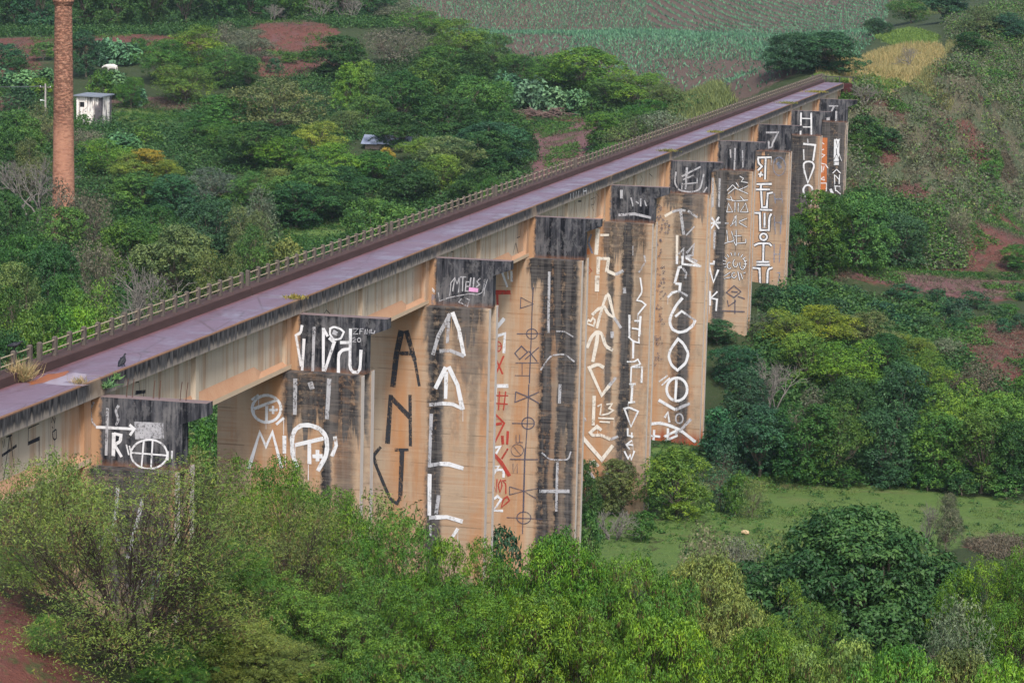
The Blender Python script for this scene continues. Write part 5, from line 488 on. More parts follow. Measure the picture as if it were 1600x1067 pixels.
for i in range(-1, 10):
    y0 = SP*i+.74; y1 = SP*(i+1)-.03 if i < 9 else 260.0
    bm = bmesh.new()
    for sgn, xo in ((1, -.35), (-1, -3.05)):
        X = lambda d: xo - sgn*d          # d = depth inwards from the outer face
        a, b = min(X(.25), X(.60)), max(X(.25), X(.60)); box(bm, a, b, y0, y1, -3.2, -.42)
        for s0, s1 in ((y0, y0+.7), (y0+(y1-y0)*.455, y0+(y1-y0)*.455+.42), (y1-.72, y1)):
            a, b = min(X(0.02), X(.249)), max(X(0.02), X(.249)); box(bm, a, b, s0, s1, -3.3, -.42)
    box(bm, -2.45, -.95, y0+.01, y1-.01, -3.48, -3.25)
    fix(bm); g = obj('girder', bm, m_web, via)
    bm = bmesh.new()
    for sgn, xo in ((1, -.35), (-1, -3.05)):
        rings = []
        for f, hb in ((0, 0), (.13, 0), (.175, 1), (.80, 1), (.845, 0), (1, 0)):
            yy = y0+(y1-y0)*f; zt = -3.06 + .42*hb; d = .25+.0*hb
            pr = [(0, -3.5), (0, -3.27), (.27, zt), (.58, zt), (.62, -3.5)]
            rings.append([(xo - sgn*a, yy, z) for a, z in pr])
        loft(bm, rings)
    fix(bm); obj('flange', bm, m_flange, g)
    for q, piece in enumerate(GRAFFITI.get((i, 'web'), [])): paint(g, 'web', piece, x=-.6, d0=.004+.006*q)
    yb = SP*i+.37 if i > -1 else -26.0; ye = SP*(i+1)+.34 if i < 9 else 260.0
    bm = bmesh.new(); along(bm, [(-3.5, -.02), (0, -.004), (0, -.745), (-.24, -.745), (-.33, -.44), (-3.1, -.44), (-3.5, -.30)], yb, ye); fix(bm)
    sl = obj('deck_slab', bm, m_fascia, via)
    for piece in GRAFFITI.get((i, 'fascia'), []): paint(sl, 'fascia', piece, x=0.0)
    bm = bmesh.new(); n = 26
    L = [(-2.58, yb+.02+(ye-yb-.04)*k/n) for k in range(n+1)]; rr = random.Random(i*3+1)
    A = [bm.verts.new((a, b, .004)) for a, b in L]; B = [bm.verts.new((-.07-rr.random()*.06, b, .004)) for a, b in L]
    for k in range(n): bm.faces.new((A[k], B[k], B[k+1], A[k+1]))
    obj('deck_surface', bm, m_deck, via)
    bm = bmesh.new(); along(bm, [(-2.58, -.02), (-2.58, .37), (-2.62, .41), (-3.42, .41), (-3.42, -.02)], yb+.02, ye-.05); fix(bm)
    obj('kerb', bm, m_curb, via)
# railing: 17 posts to a span with two pipes; the nearer spans have every post as a part
far_posts = bmesh.new()
for i in range(-1, 10):
    yb = SP*i+.75; ye = SP*(i+1)-.05; n = 16; e = bpy.data.objects.new('railing', None); COL.objects.link(e); e.parent = via
    ry = [yb+.1+(ye-yb-.2)*k/n for k in range(n+1)]
    rr = random.Random(100+i)
    for k, y in enumerate(ry):
        if i == -1 and k < 9: continue
        bm = bmesh.new() if i <= 4 else far_posts
        w = .09; h = .80+rr.uniform(-.015, .02); x = -2.98; dx = rr.uniform(-.015, .015)
        loft(bm, [[(x-w, y-w, .40), (x+w, y-w, .40), (x+w, y+w, .40), (x-w, y+w, .40)], [(x-w+dx, y-w, .40+h-.05), (x+w+dx, y-w, .40+h-.05), (x+w+dx, y+w, .40+h-.05), (x-w+dx, y+w, .40+h-.05)],
                  [(x-w*.6+dx, y-w*.6, .40+h), (x+w*.6+dx, y-w*.6, .40+h), (x+w*.6+dx, y+w*.6, .40+h), (x-w*.6+dx, y+w*.6, .40+h)]])
        if i <= 4: fix(bm); obj('railing_post', bm, m_post, e)
    for z in (.66, .30):
        bm = bmesh.new(); y_s = ry[9] if i == -1 else ry[0]
        tube(bm, [(-2.98, y_s, .40+z), (-2.98, (y_s+ry[-1])/2, .40+z), (-2.98, ry[-1], .40+z)], .028, 6); obj('pipe_rail', bm, m_rail, e)
fix(far_posts); tag(obj('railing_posts', far_posts, m_post, via), kind='stuff')
bm = bmesh.new(); box(bm, -5.2, 1.0, 260.02, 261.4, -6, -.1); box(bm, -5.2, -3.6, 256, 260.02, -6, -1.2)
fix(bm); obj('abutment', bm, simple('red stained abutment', (.055, .018, .018), .95, .1, .5, .8), via)
# mud and puddle lying on the near deck joint
def blob(cx, cy, rx, ry, z, n, seed, name, mat, parent):
    r = random.Random(seed); bm = bmesh.new(); vs = []
    for k in range(n):
        a = 2*math.pi*k/n; q = r.uniform(.65, 1.15); vs.append(bm.verts.new((cx+rx*q*math.cos(a), cy+ry*q*math.sin(a), z)))
    bm.faces.new(vs); return obj(name, bm, mat, parent)
m_mud = simple('wet orange mud', (.24, .075, .022), .5, .4, .3, 2.0); m_pud = simple('pale silt puddle', (.26, .20, .23), .30, .4, .25, 1.0)
# =====================================================================  other built things and animals
PT = {'mud': (-1.91, -0.61, 0.0), 'puddle': (-1.31, -0.72, 0.0), 'puddle2': (-0.78, -1.85, 0.0), 'chimney': (-81.9, 190.74, 10.22), 'shed': (-112.3, 272.46, -6.23), 'hut': (-61.37, 254.99, -9.1), 'pole': (-122.63, 280.53, -5.37), 'logs': (-53.48, 319.89, -10.12), 'vulture1': (-0.29, 3.21, 0.0), 'vulture2': (-2.98, -1.69, 1.16), 'cow': (-119.07, 298.34, -3.16), 'stone': (12.05, 99.93, -26.58), 'tuft1': (-2.54, -1.89, 0.0), 'tuft2': (-0.22, -1.63, 0.0), 'weed1': (0.05, 0.48, -0.47), 'weed2': (0.05, 1.51, -0.26)}           # surveyed positions of single things
blob(PT['mud'][0], PT['mud'][1], .42, 1.9, .009, 16, 3, 'mud_patch', m_mud, via)
blob(PT['puddle'][0], PT['puddle'][1], .75, 1.5, .0065, 18, 5, 'puddle', m_pud, via)
blob(PT['puddle2'][0], PT['puddle2'][1], 1.0, .35, .0055, 14, 8, 'puddle', m_pud, via)

# brick chimney
def brick_material():
    m, t, o = new_mat('old chimney brick'); v = objco(t); s = N(t, 'SeparateXYZ', {0: v})
    ang = mth(t, 'ARCTAN2', s.outputs[1], s.outputs[0])
    uv = N(t, 'CombineXYZ', {0: mth(t, 'MULTIPLY', ang, 1.15), 1: s.outputs[2], 2: 0.0}).outputs[0]
    br = N(t, 'TexBrick', {'Vector': uv, 'Color1': (.43, .205, .125), 'Color2': (.33, .135, .085), 'Mortar': (.30, .19, .14), 'Scale': 1.0, 'Mortar Size': .018, 'Brick Width': .36, 'Row Height': .16, 'Bias': -.1})
    n1 = noise(t, v, .5, 5, .6); n2 = noise(t, v, 2.2, 5, .7, (1, 1, 2.6)); z = s.outputs[2]
    c = mix(t, mth(t, 'MULTIPLY', ramp(t, n1, .4, .7), .5), br.outputs[0], (.43, .21, .13)); c = mix(t, mth(t, 'MULTIPLY', ramp(t, noise(t, v, 1.0, 6, .75, (1.3, 1.3, 4.5)), .48, .60), .65), c, (.19, .08, .05))
    er = mth(t, 'MULTIPLY', ramp(t, n2, .46, .55), ramp(t, mth(t, 'ADD', z, mth(t, 'MULTIPLY', n1, 4)), 14.5, 17.5))
    er = mth(t, 'MULTIPLY', er, .75)
    c = mix(t, er, c, (.10, .045, .03)); pale = mth(t, 'MULTIPLY', ramp(t, noise(t, v, 3.1, 4, .7, (1, 1, 2.2)), .56, .64), mth(t, 'MULTIPLY', ramp(t, z, 15, 18), .6))
    c = mix(t, pale, c, (.55, .33, .22))
    h = mth(t, 'SUBTRACT', br.outputs['Fac'], mth(t, 'MULTIPLY', er, 2.0))
    finish(t, o, c, .95, .15, mth(t, 'MULTIPLY', h, -1.0), .8, .06); return m
cx, cy = PT['chimney'][:2]; cz = zg(cx, cy)-.5
ch = thing('brick_chimney', 'tall tapering brick factory chimney rising from the trees', 'chimney', (cx, cy, cz))
rg = np.random.default_rng(3)
def ring_mesh(levels, n=40, jit=.0, seed=1):
    r = np.random.default_rng(seed); V = []
    for z, R in levels:
        a = np.arange(n)/n*2*np.pi; q = R*(1+r.normal(0, jit, n)); V.append(np.stack([q*np.cos(a), q*np.sin(a), np.full(n, z)], -1))
    V = np.concatenate(V); F = []
    for k in range(len(levels)-1):
        for i in range(n): F.append((k*n+i, k*n+(i+1) % n, (k+1)*n+(i+1) % n, (k+1)*n+i))
    return np_mesh('shaft', V, F)
HC = PT['chimney'][2]-cz
lv = [(0, 1.42), (1.2, 1.42)]; zz = 1.2
while zz < HC-1.2: zz += .16; lv.append((zz, 1.34-.36*(zz/HC)))
m_brick = brick_material()
obj('shaft', ring_mesh(lv, 44, .004, 2), m_brick, ch)
obj('crown', ring_mesh([(HC-1.1, 1.0), (HC-1.0, 1.12), (HC-.75, 1.12), (HC-.7, 1.2), (HC-.45, 1.2), (HC-.4, 1.1), (HC+.5, 1.08), (HC+.5, .8), (HC-1.1, .75)], 44, .02, 4), m_brick, ch)

# roofless-looking shed with peeling walls
def peel_material():
    m, t, o = new_mat('peeling whitewash'); v = objco(t); st = streaks(t, v, .9, .12); n = noise(t, v, 1.5, 6, .7)
    c = mix(t, n, (.62, .56, .50), (.78, .74, .70)); c = mix(t, mth(t, 'MULTIPLY', ramp(t, n, .5, .66), .6), c, (.50, .36, .26))
    c = mix(t, mth(t, 'MULTIPLY', ramp(t, st, .47, .55), .92), c, (.035, .03, .04)); c = mix(t, mth(t, 'MULTIPLY', ramp(t, noise(t, v, .8, 4), .56, .64), .6), c, (.16, .13, .14))
    finish(t, o, c, .95, .15, n, .4, .05); return m
x, y, zt = PT['shed']; z0 = zg(x, y)-.4; hgt = zt-z0
sh = thing('ruined_shed', 'small ruined shed with peeling whitewashed walls and a thin flat roof', 'shed', (x, y, z0), -.06)
bm = bmesh.new()     # front wall with window opening, side walls, pilasters
w2 = 1.95
for a, b, c, d in ((-w2, -1.5, -.6, hgt-.35), (-.75, w2, -.6, hgt-.35), (-1.5, -.75, -.6, hgt-1.9), (-1.5, -.75, hgt-1.15, hgt-.35)): box(bm, a, b, 0, .22, c, d)
box(bm, -w2, -w2+.22, .225, 3.6, -.6, hgt-.35); box(bm, w2-.22, w2, .225, 3.6, -.6, hgt-.35); box(bm, -w2+.225, w2-.225, 3.4, 3.6, -.6, hgt-.35)
for px in (-1.8, -.35, .7, 1.8): box(bm, px-.16, px+.16, -.12, -.003, -.6, hgt-.4)
fix(bm); obj('wall', bm, peel_material(), sh)
bm = bmesh.new(); loft(bm, [[(-w2-.35, -.5, hgt-.3), (-w2-.35, 4, hgt-.1), (-w2-.35, 4, hgt+.05), (-w2-.35, -.5, hgt-.15)], [(w2+.3, -.5, hgt-.36), (w2+.3, 4, hgt-.16), (w2+.3, 4, hgt), (w2+.3, -.5, hgt-.2)]]); fix(bm)
obj('roof', bm, simple('grey sheet roof', (.15, .165, .19), .8, .2, .4, 1.2), sh)
bm = bmesh.new()
for px in (-1.35, -1.12, -.9): box(bm, px-.03, px+.03, .08, .14, hgt-1.9, hgt-1.15)
obj('window_bars', bm, simple('dark iron', (.03, .03, .035)), sh)

# hut roof among the trees
x, y, zt = PT['hut']; z0 = zg(x, y)-.3; h = zt-z0
hu = thing('hut', 'low hut with a patched blue-grey sheet roof sunk among the trees', 'hut', (x, y, z0), .12)
bm = bmesh.new(); box(bm, -2.9, 2.9, -1.8, 2.6, 0, h-1.0); fix(bm); obj('wall', bm, simple('dull hut wall', (.28, .22, .18)), hu)
rm = simple('patched tin roof', (.19, .215, .28), .7, .2, .35, .9, (1, .3, 1))
for k, (a, b) in enumerate(((-3.4, -1.2), (-1.15, 1.1), (1.15, 3.4))):
    bm = bmesh.new(); dz = (-.03, .02, -.02)[k]
    loft(bm, [[(a, -2.5, h-1.05+dz), (a, .4, h+dz-.03*k), (a, .4, h+.05+dz-.03*k), (a, -2.5, h-1.0+dz)], [(b, -2.5, h-1.1+dz), (b, .4, h-.05+dz-.03*k), (b, .4, h+dz-.03*k), (b, -2.5, h-1.05+dz)]])
    loft(bm, [[(a, .402, h+dz-.03*k), (a, 3.1, h-1.0+dz), (a, 3.1, h-.95+dz), (a, .402, h+.05+dz-.03*k)], [(b, .402, h-.05+dz-.03*k), (b, 3.1, h-1.05+dz), (b, 3.1, h-1.0+dz), (b, .402, h+dz-.03*k)]])
    fix(bm); obj('roof', bm, rm, hu)

# utility pole with its wires
x, y, zt = PT['pole']; z0 = zg(x, y); H = zt-z0
po = thing('utility_pole', 'grey utility pole beside the chimney with three wires running left', 'pole', (x, y, z0))
bm = bmesh.new(); tube(bm, [(0, 0, -.5), (0, 0, H*.5), (0, 0, H)], [.17, .15, .11], 8); obj('post', bm, simple('pole concrete', (.30, .27, .24)), po)
bm = bmesh.new(); box(bm, -.9, .9, -.05, .05, H-.62, H-.5); obj('crossarm', bm, simple('grey timber', (.13, .11, .09)), po)
m_wh = simple('white porcelain', (.75, .75, .75), .4, .5, .05)
for k in (-.8, 0, .8):
    bm = bmesh.new(); tube(bm, [(k, 0, H-.5), (k, 0, H-.42), (k, 0, H-.36)], [.05, .08, .03], 8); obj('insulator', bm, m_wh, po)
    bm = bmesh.new(); pts = [(k-28*s, 3*s, H-.38-2.2*4*s*(1-s)*.25-.0*s) for s in [q/10 for q in range(11)]]; tube(bm, pts, .02, 4); obj('wire', bm, simple('dark wire', (.10, .11, .12)) if k == -.8 else bpy.data.materials['dark wire'], po)
bm = bmesh.new(); tube(bm, [(0, -.1, H-2.6), (-.35, -.12, H-2.5), (-.75, -.12, H-2.52)], [.03, .03, .1], 8); obj('lamp', bm, m_wh, po)

# barrier at the far end of the deck
ba = thing('low_barrier', 'low dark barrier rail across the far end of the deck', 'barrier', (-1.5, 262.5, .3))
m_dk = simple('dark barrier timber', (.05, .045, .045))
for k in (-3.0, -1.2, .6, 2.4):
    bm = bmesh.new(); box(bm, k-.07, k+.07, -.07, .07, -.6, .5); obj('post', bm, m_dk, ba)
bm = bmesh.new(); box(bm, -3.2, 2.9, -.11, -.073, .3, .42); obj('rail', bm, m_dk, ba)

# heap of cut branches
x, y = PT['logs'][:2]; z0 = zg(x, y); r = random.Random(4); bm = bmesh.new()
for k in range(150):
    cxk = r.choice((-2.6, 1.2)) if k % 3 else r.uniform(-4.5, 4.5); px = cxk+r.gauss(0, 1.1); py = r.gauss(0, .9); hh = max(0.05, (1.7 if cxk > 0 else 1.1)*(1-abs(px-cxk)/3.0))*r.random()
    a = r.uniform(0, 6.28); l = r.uniform(.6, 1.6); dz = r.uniform(-.4, .5); rd = r.uniform(.03, .10)
    d = Vector((math.cos(a)*l, math.sin(a)*l*.6, dz)); p = Vector((px, py, hh+.1)); tube(bm, [p-d, p+Vector((0, 0, .05)), p+d], [rd, rd*.9, rd*.7], 5)
lg = obj('brushwood_heap', bm, simple('dead branch wood', (.15, .10, .085), .9, .1, .6, 1.5), None, (x, y, z0))
tag(lg, 'heap of cut brown branches at the head of the red track', 'wood pile')

# ---- animals, each one continuous skin
def skin_body(name, verts, edges, radii, mat, parent=None, loc=(0, 0, 0), rot=0, sub=1):
    me = bpy.data.meshes.new(name); me.from_pydata(verts, edges, []); o = bpy.data.objects.new(name, me); COL.objects.link(o)
    sk = o.modifiers.new('skin', 'SKIN'); ss = o.modifiers.new('sub', 'SUBSURF'); ss.levels = sub; ss.render_levels = sub
    for k, rr_ in enumerate(radii): me.skin_vertices[0].data[k].radius = rr_ if isinstance(rr_, tuple) else (rr_, rr_)
    me.skin_vertices[0].data[0].use_root = True
    dg = bpy.context.evaluated_depsgraph_get(); m2 = bpy.data.meshes.new_from_object(o.evaluated_get(dg)); bpy.data.objects.remove(o)
    m2.materials.clear()
    for p in m2.polygons: p.use_smooth = True
    o2 = obj(name, m2, mat, parent); o2.location = loc; o2.rotation_euler = (0, 0, rot); return o2
m_blk = simple('black plumage', (.012, .012, .016), .6, .3, .4, 30); m_grey = simple('grey bare skin', (.05, .048, .05), .7, .3, .2, 40)
def vulture(label, loc, rot, lean=0.0):
    V = [(0, 0, .26), (-.09, 0, .20), (-.19, 0, .10), (-.29, 0, -.0+.02), (.06, 0, .33), (.09, 0, .40), (.10, 0, .46), (.125, 0, .50), (.165, 0, .505), (.205, 0, .485),
         (.0, .055, .15), (.01, .06, .07), (.03, .06, .012), (.085, .065, .008), (.0, -.055, .15), (.01, -.06, .07), (.03, -.06, .012), (.085, -.065, .008),
         (.03, .10, .27), (-.08, .115, .19), (-.2, .07, .07), (.03, -.10, .27), (-.08, -.115, .19), (-.2, -.07, .07)]
    E = [(0, 1), (1, 2), (2, 3), (0, 4), (4, 5), (5, 6), (6, 7), (7, 8), (8, 9), (0, 10), (10, 11), (11, 12), (12, 13), (0, 14), (14, 15), (15, 16), (16, 17), (4, 18), (18, 19), (19, 20), (4, 21), (21, 22), (22, 23)]
    R = [(.12, .11), (.12, .11), (.085, .06), (.05, .02), .10, .05, .036, .040, .030, .012, .05, .016, .014, .012, .05, .016, .014, .012, .05, .06, .03, .05, .06, .03]
    if lean:
        c, s = math.cos(lean), math.sin(lean); V = [((x*c+(z-.12)*s, y, .12-x*s+(z-.12)*c) if z > .12 or x < -.05 else (x, y, z)) for x, y, z in V]
    o = skin_body('vulture', V, E, R, m_blk, None, loc, rot); tag(o, label, 'bird'); return o
vulture('black vulture standing upright at the edge of the deck', PT['vulture1'], math.radians(70))
vulture('black vulture hunched forward on top of a railing post', (-2.98, PT['vulture2'][1], 1.19), math.radians(20), .55)
m_cow = simple('white hide', (.52, .49, .45), .9, .2, .12, 2.0)
V = [(0, 0, 1.12), (.5, 0, 1.16), (-.5, 0, 1.16), (-.85, 0, 1.22), (-1.15, 0, 1.20), (-1.42, 0, 1.02), (-1.62, 0, .86), (.75, 0, 1.12), (.86, 0, .8), (.88, 0, .45),
     (-.55, .18, .75), (-.55, .19, .38), (-.53, .19, .03), (-.55, -.18, .75), (-.6, -.19, .38), (-.6, -.19, .03), (.58, .18, .78), (.68, .19, .42), (.62, .19, .03), (.58, -.18, .78), (.62, -.19, .42), (.55, -.19, .03),
     (-1.2, .14, 1.22), (-1.15, .27, 1.14), (-1.2, -.14, 1.22), (-1.15, -.27, 1.14), (-.55, 0, 1.46)]
E = [(0, 1), (0, 2), (2, 3), (3, 4), (4, 5), (5, 6), (1, 7), (7, 8), (8, 9), (2, 10), (10, 11), (11, 12), (2, 13), (13, 14), (14, 15), (1, 16), (16, 17), (17, 18), (1, 19), (19, 20), (20, 21), (4, 22), (22, 23), (4, 24), (24, 25), (2, 26)]
R = [(.36, .38), (.34, .34), (.33, .38), .24, .19, .15, .10, .2, .04, .04, .13, .07, .065, .13, .07, .065, .15, .075, .065, .15, .075, .065, .06, .03, .06, .03, .14]
x, y = PT['cow'][:2]
cw = skin_body('cow', V, E, R, m_cow, None, (x, y, PT['cow'][2]-1.35), math.radians(8)); tag(cw, 'white cow half hidden in the scrub behind the shed', 'cow')
# pale stone on the meadow
bm = bmesh.new(); bmesh.ops.create_icosphere(bm, subdivisions=2, radius=.26); r = random.Random(2)
for v in bm.verts: v.co = Vector((v.co.x*1.3, v.co.y, v.co.z*.7))*r.uniform(.85, 1.1)
st_ = obj('stone', bm, simple('tan stone', (.42, .30, .17)), None, (PT['stone'][0], PT['stone'][1], zg(*PT['stone'][:2])+.12)); tag(st_, 'small tan stone lying alone on the green meadow', 'stone')
# =====================================================================  vegetation
def foliage_material(name, trans=.25, gloss=.25, var=.5):
    m, t, o = new_mat(name); oc = N(t, 'ObjectInfo').outputs['Color']; tint = N(t, 'Attribute', attribute_name='tint').outputs['Fac']
    hsv = N(t, 'HueSaturation', {'Hue': mth(t, 'ADD', .53, mth(t, 'MULTIPLY', tint, -.06)), 'Saturation': mth(t, 'ADD', 1.02, mth(t, 'MULTIPLY', tint, .12)), 'Value': mth(t, 'ADD', 1-var*.8, mth(t, 'MULTIPLY', tint, var*2)), 'Color': oc})
    p = N(t, 'BsdfPrincipled', {'Base Color': hsv.outputs[0], 'Roughness': .55, 'Specular IOR Level': gloss})
    tr = N(t, 'BsdfTranslucent', {'Color': hsv.outputs[0]}); ms = N(t, 'MixShader', {0: trans, 1: p.outputs[0], 2: tr.outputs[0]})
    t.links.new(ms.outputs[0], o.inputs[0]); return m
m_leaf = foliage_material('leaf'); m_bark = simple('tree bark', (.15, .12, .095), .95, .1, .5, 2.5, (1, 1, .4)); m_pale_bark = simple('pale dead wood', (.165, .15, .13), .95, .1, .35, 3.0)
m_pod = simple('dry brown pods', (.13, .09, .045), .9, .1, .5, .7)

def unit(v): return v/np.maximum(np.linalg.norm(v, axis=-1, keepdims=True), 1e-9)
def leaves(P, Nn, A, L, W, sag=0.0):
    """diamond leaves: base P, normal Nn, axis A, lengths L, widths W"""
    A = unit(A); S = unit(np.cross(A, Nn)); Nn = np.cross(S, A); L = L[:, None]; W = W[:, None]
    mid = P + A*L*.45 + Nn*L*.06
    V = np.stack([P, mid+S*W*.5, P+A*L-Nn*L*sag, mid-S*W*.5], 1).reshape(-1, 3)
    return V, np.arange(len(V)).reshape(-1, 4)
def tube_np(paths, n=5):
    """list of (points (k,3), radii (k,)) -> one mesh"""
    VV = []; FF = []; off = 0
    for pts, rad in paths:
        pts = np.asarray(pts, float); k = len(pts); d = unit(np.gradient(pts, axis=0)); ref = np.where(np.abs(d[:, 2:3]) < .9, np.array([[0, 0, 1.]]), np.array([[1., 0, 0]]))
        a = unit(np.cross(d, ref)); b = np.cross(d, a); t = np.arange(n)/n*2*np.pi
        V = pts[:, None] + (a[:, None]*np.cos(t)[None, :, None] + b[:, None]*np.sin(t)[None, :, None])*np.asarray(rad)[:, None, None]
        i = np.arange(k-1)[:, None]*n; j = np.arange(n)[None]; j2 = (j+1) % n
        FF.append(np.stack([i+j, i+j2, i+n+j2, i+n+j], -1).reshape(-1, 4)+off); VV.append(V.reshape(-1, 3)); off += k*n
    return np.concatenate(VV), np.concatenate(FF)
def curve(a, b, bend, k=5, r=None):
    s = np.linspace(0, 1, k)[:, None]; m = np.asarray(bend); a = np.asarray(a, float); b = np.asarray(b, float)
    p = a*(1-s)+b*s+m*(4*s*(1-s))
    if r is not None: p[1:-1] += r.normal(0, np.linalg.norm(b-a)*.03, (k-2, 3))
    return p
def crown(seed, R, z0, z1, nl, nc, per, L, W, top=.5, spread=.32, lobe=.42, droop=.15, upb=.55, flat=1.0, inner=.25, tips=None):
    """lobed crown of leaf clusters, between heights z0 and z1; returns leaf mesh arrays, tint, lobe centres"""
    g = np.random.default_rng(seed); hz = (z1-z0)/2; zc = (z0+z1)/2
    a = np.arange(nl)*2.399+g.uniform(0, 6); u = g.uniform(-1, 1, nl); rr = np.sqrt(np.clip(1-np.abs(u)**2.2, .05, 1))*g.uniform(.45, 1.0, nl)
    lr = R*lobe*g.uniform(.72, 1.25, nl); LC = np.stack([np.cos(a)*rr*(R-lr*.85), np.sin(a)*rr*(R-lr*.85), zc+u*(hz-lr*.55*flat)], -1)
    LC = np.concatenate([LC, [[0, 0, zc+hz*.15]]]); lr = np.concatenate([lr, [R*.5]])
    lt = g.uniform(-.25, .25, nl+1)                            # each bough a little lighter or darker
    q = g.choice(nl+1, nc, p=lr**2/(lr**2).sum()); d = unit(g.normal(0, 1, (nc, 3))); d[:, 2] = np.where(d[:, 2] < -.55, -d[:, 2], d[:, 2]); d = unit(d)
    rad = lr[q]*np.where(g.random(nc) < inner, g.uniform(.3, .8, nc), g.uniform(.85, 1.12, nc)); CP = LC[q]+d*rad[:, None]*np.array([1, 1, flat])
    dd = np.linalg.norm(CP[:, None]-LC[None], axis=2)/lr[None]; dd[np.arange(nc), q] = 9; keep = dd.min(1) > .62; CP, d, q = CP[keep], d[keep], q[keep]
    f_ = R/np.percentile(np.hypot(CP[:, 0], CP[:, 1]), 97.5); CP[:, :2] *= f_; LC[:, :2] *= f_; CP[:, 2] += (CP[:, 2]-z0)*((z1-spread*.8-z0)/(np.percentile(CP[:, 2], 99.5)-z0)-1)
    nc = len(CP); n = nc*per; ci = np.repeat(np.arange(nc), per)
    cs = g.uniform(.6, 1.4, nc)
    base = unit(d*.6+unit(CP-np.array([0, 0, zc]))*.4+np.array([0, 0, upb*.7]))     # each clump is a small dome of leaves
    sd_ = unit(g.normal(0, 1, (n, 3))*.75+base[ci]*.85)
    P = CP[ci]+sd_*(spread*1.5*cs[ci]*g.uniform(.55, 1.1, n))[:, None]*np.array([1, 1, .8]); out = sd_
    Nn = unit(sd_*.9+np.array([0, 0, upb*.5])+g.normal(0, .30, (n, 3))); A = unit(np.cross(Nn, g.normal(0, 1, (n, 3)))+out*.35-np.array([0, 0, droop]))
    V, Fc = leaves(P, Nn, A, L*g.uniform(.65, 1.35, n), W*g.uniform(.7, 1.3, n), .18)
    tint = np.clip(.5+lt[q][ci]+g.normal(0, .16, nc)[ci]+g.normal(0, .13, n), 0, 1)
    return V, Fc, tint, LC, CP
PROTO = {}
def make_proto(kind, seed, H, R, base, nl, nc, per, L, W, trunk=.18, fork_at=.22, bare=0, pods=0, twigs=0, bark=None, nlimb=None, **kw):
    g = np.random.default_rng(seed+77); V, Fc, tint, LC, CP = crown(seed, R, base*H, H, nl, nc, per, L, W, **kw)
    cm = np_mesh('crown', V, Fc, False, {'tint': ('FACE', tint)}); cm.materials.append(m_leaf)
    paths = []; fork = np.array([g.normal(0, .15), g.normal(0, .15), max(base*H*.9, H*fork_at)])
    paths.append((curve((0, 0, -.6), fork, g.normal(0, .12, 3)*[1, 1, 0], 6), np.linspace(trunk*1.25, trunk*.85, 6)))
    for c in (LC if nlimb is None else LC[:nlimb]):
        paths.append((curve(fork, c, [0, 0, -.1*np.linalg.norm(c-fork)*.5], 6, g), np.linspace(trunk*.55, trunk*.14, 6)))
    for k in range(twigs):
        c = CP[g.integers(len(CP))]; l = fork+(LC[np.argmin(((LC-c)**2).sum(1))]-fork)*g.uniform(.4, 1.0); e = c+unit(c-l)*g.uniform(.0, .5)
        paths.append((curve(l, e, g.normal(0, .15, 3), 5, g), np.linspace(trunk*.16, trunk*.035, 5)))
    TV, TF = tube_np(paths); tm = np_mesh('trunk', TV, TF, True); tm.materials.append(bark or m_bark)
    pm = None
    if pods:
        k = pods; c = CP[g.integers(0, len(CP), k)]; n = k*5; P = np.repeat(c, 5, 0)+g.normal(0, .10, (n, 3)); A = np.tile([0, 0, -1.], (n, 1))+g.normal(0, .25, (n, 3)); Nn = unit(g.normal(0, 1, (n, 3))*[1, 1, .1])
        pv, pf = leaves(P, Nn, A, g.uniform(.18, .32, n), g.uniform(.025, .045, n)); pm = np_mesh('pods', pv, pf); pm.materials.append(m_pod)
    PROTO.setdefault(kind, []).append((cm, tm, pm, H, R))
def bare_proto(kind, seed, H, R, mat, density=1.0):
    g = np.random.default_rng(seed); paths = []
    def grow(p, d, l, r, lev):
        e = p+d*l; paths.append((curve(p, e, g.normal(0, l*.06, 3), 4, g), np.linspace(r, r*.6, 4)))
        if lev == 0: return
        for k in range(int(g.integers(2, 4)) if lev < 4 else 3):
            nd = unit(d+g.normal(0, .48, 3)+np.array([0, 0, .10])); grow(p+d*l*g.uniform(.55, 1.0), nd, l*g.uniform(.6, .82), max(r*.6, .012), lev-1)
    for k in range(3 if R > 2 else 5): grow(np.array([0, 0, -.2]), unit(np.array([g.normal(0, .35), g.normal(0, .35), 1])), H*.30, .017*H, 5 if density >= 1 else 4)
    V, Fc = tube_np(paths, 4); sc = H/V[:, 2].max(); V *= np.array([R/np.percentile(np.abs(V[:, 0]), 98), R/np.percentile(np.abs(V[:, 1]), 98), sc])
    me = np_mesh('branches', V, Fc, True); me.materials.append(mat); PROTO.setdefault(kind, []).append((None, me, None, H, R))
# far and middle-distance broadleaf trees
for s in range(5): make_proto('dense', 10+s, 10, 4.4, .01, 22, 900, 20, .28, .175, lobe=.33, spread=.33, inner=.2)
for s in range(4): make_proto('light', 30+s, 10, 4.2, .03, 20, 700, 18, .26, .14, lobe=.32, spread=.40, droop=.3, inner=.3, twigs=80)
for s in range(2): make_proto('tall', 40+s, 11, 3.2, .03, 18, 650, 18, .27, .165, lobe=.38, spread=.32)
for s in range(2): make_proto('layered', 50+s, 8, 5.6, .12, 20, 520, 18, .32, .16, lobe=.28, flat=.38, spread=.42, twigs=60)
for s in range(4): make_proto('shrub', 60+s, 3, 1.7, .0, 9, 150, 18, .22, .13, trunk=.06, lobe=.42, spread=.22)
for s in range(2): make_proto('castor', 70+s, 3.2, 1.9, .0, 9, 110, 9, .48, .36, trunk=.06, lobe=.42, spread=.28, upb=1.0)
for s in range(2): make_proto('dusty', 80+s, 4, 2.4, .0, 12, 330, 9, .20, .09, trunk=.06, lobe=.38, spread=.32, twigs=220, inner=.4)
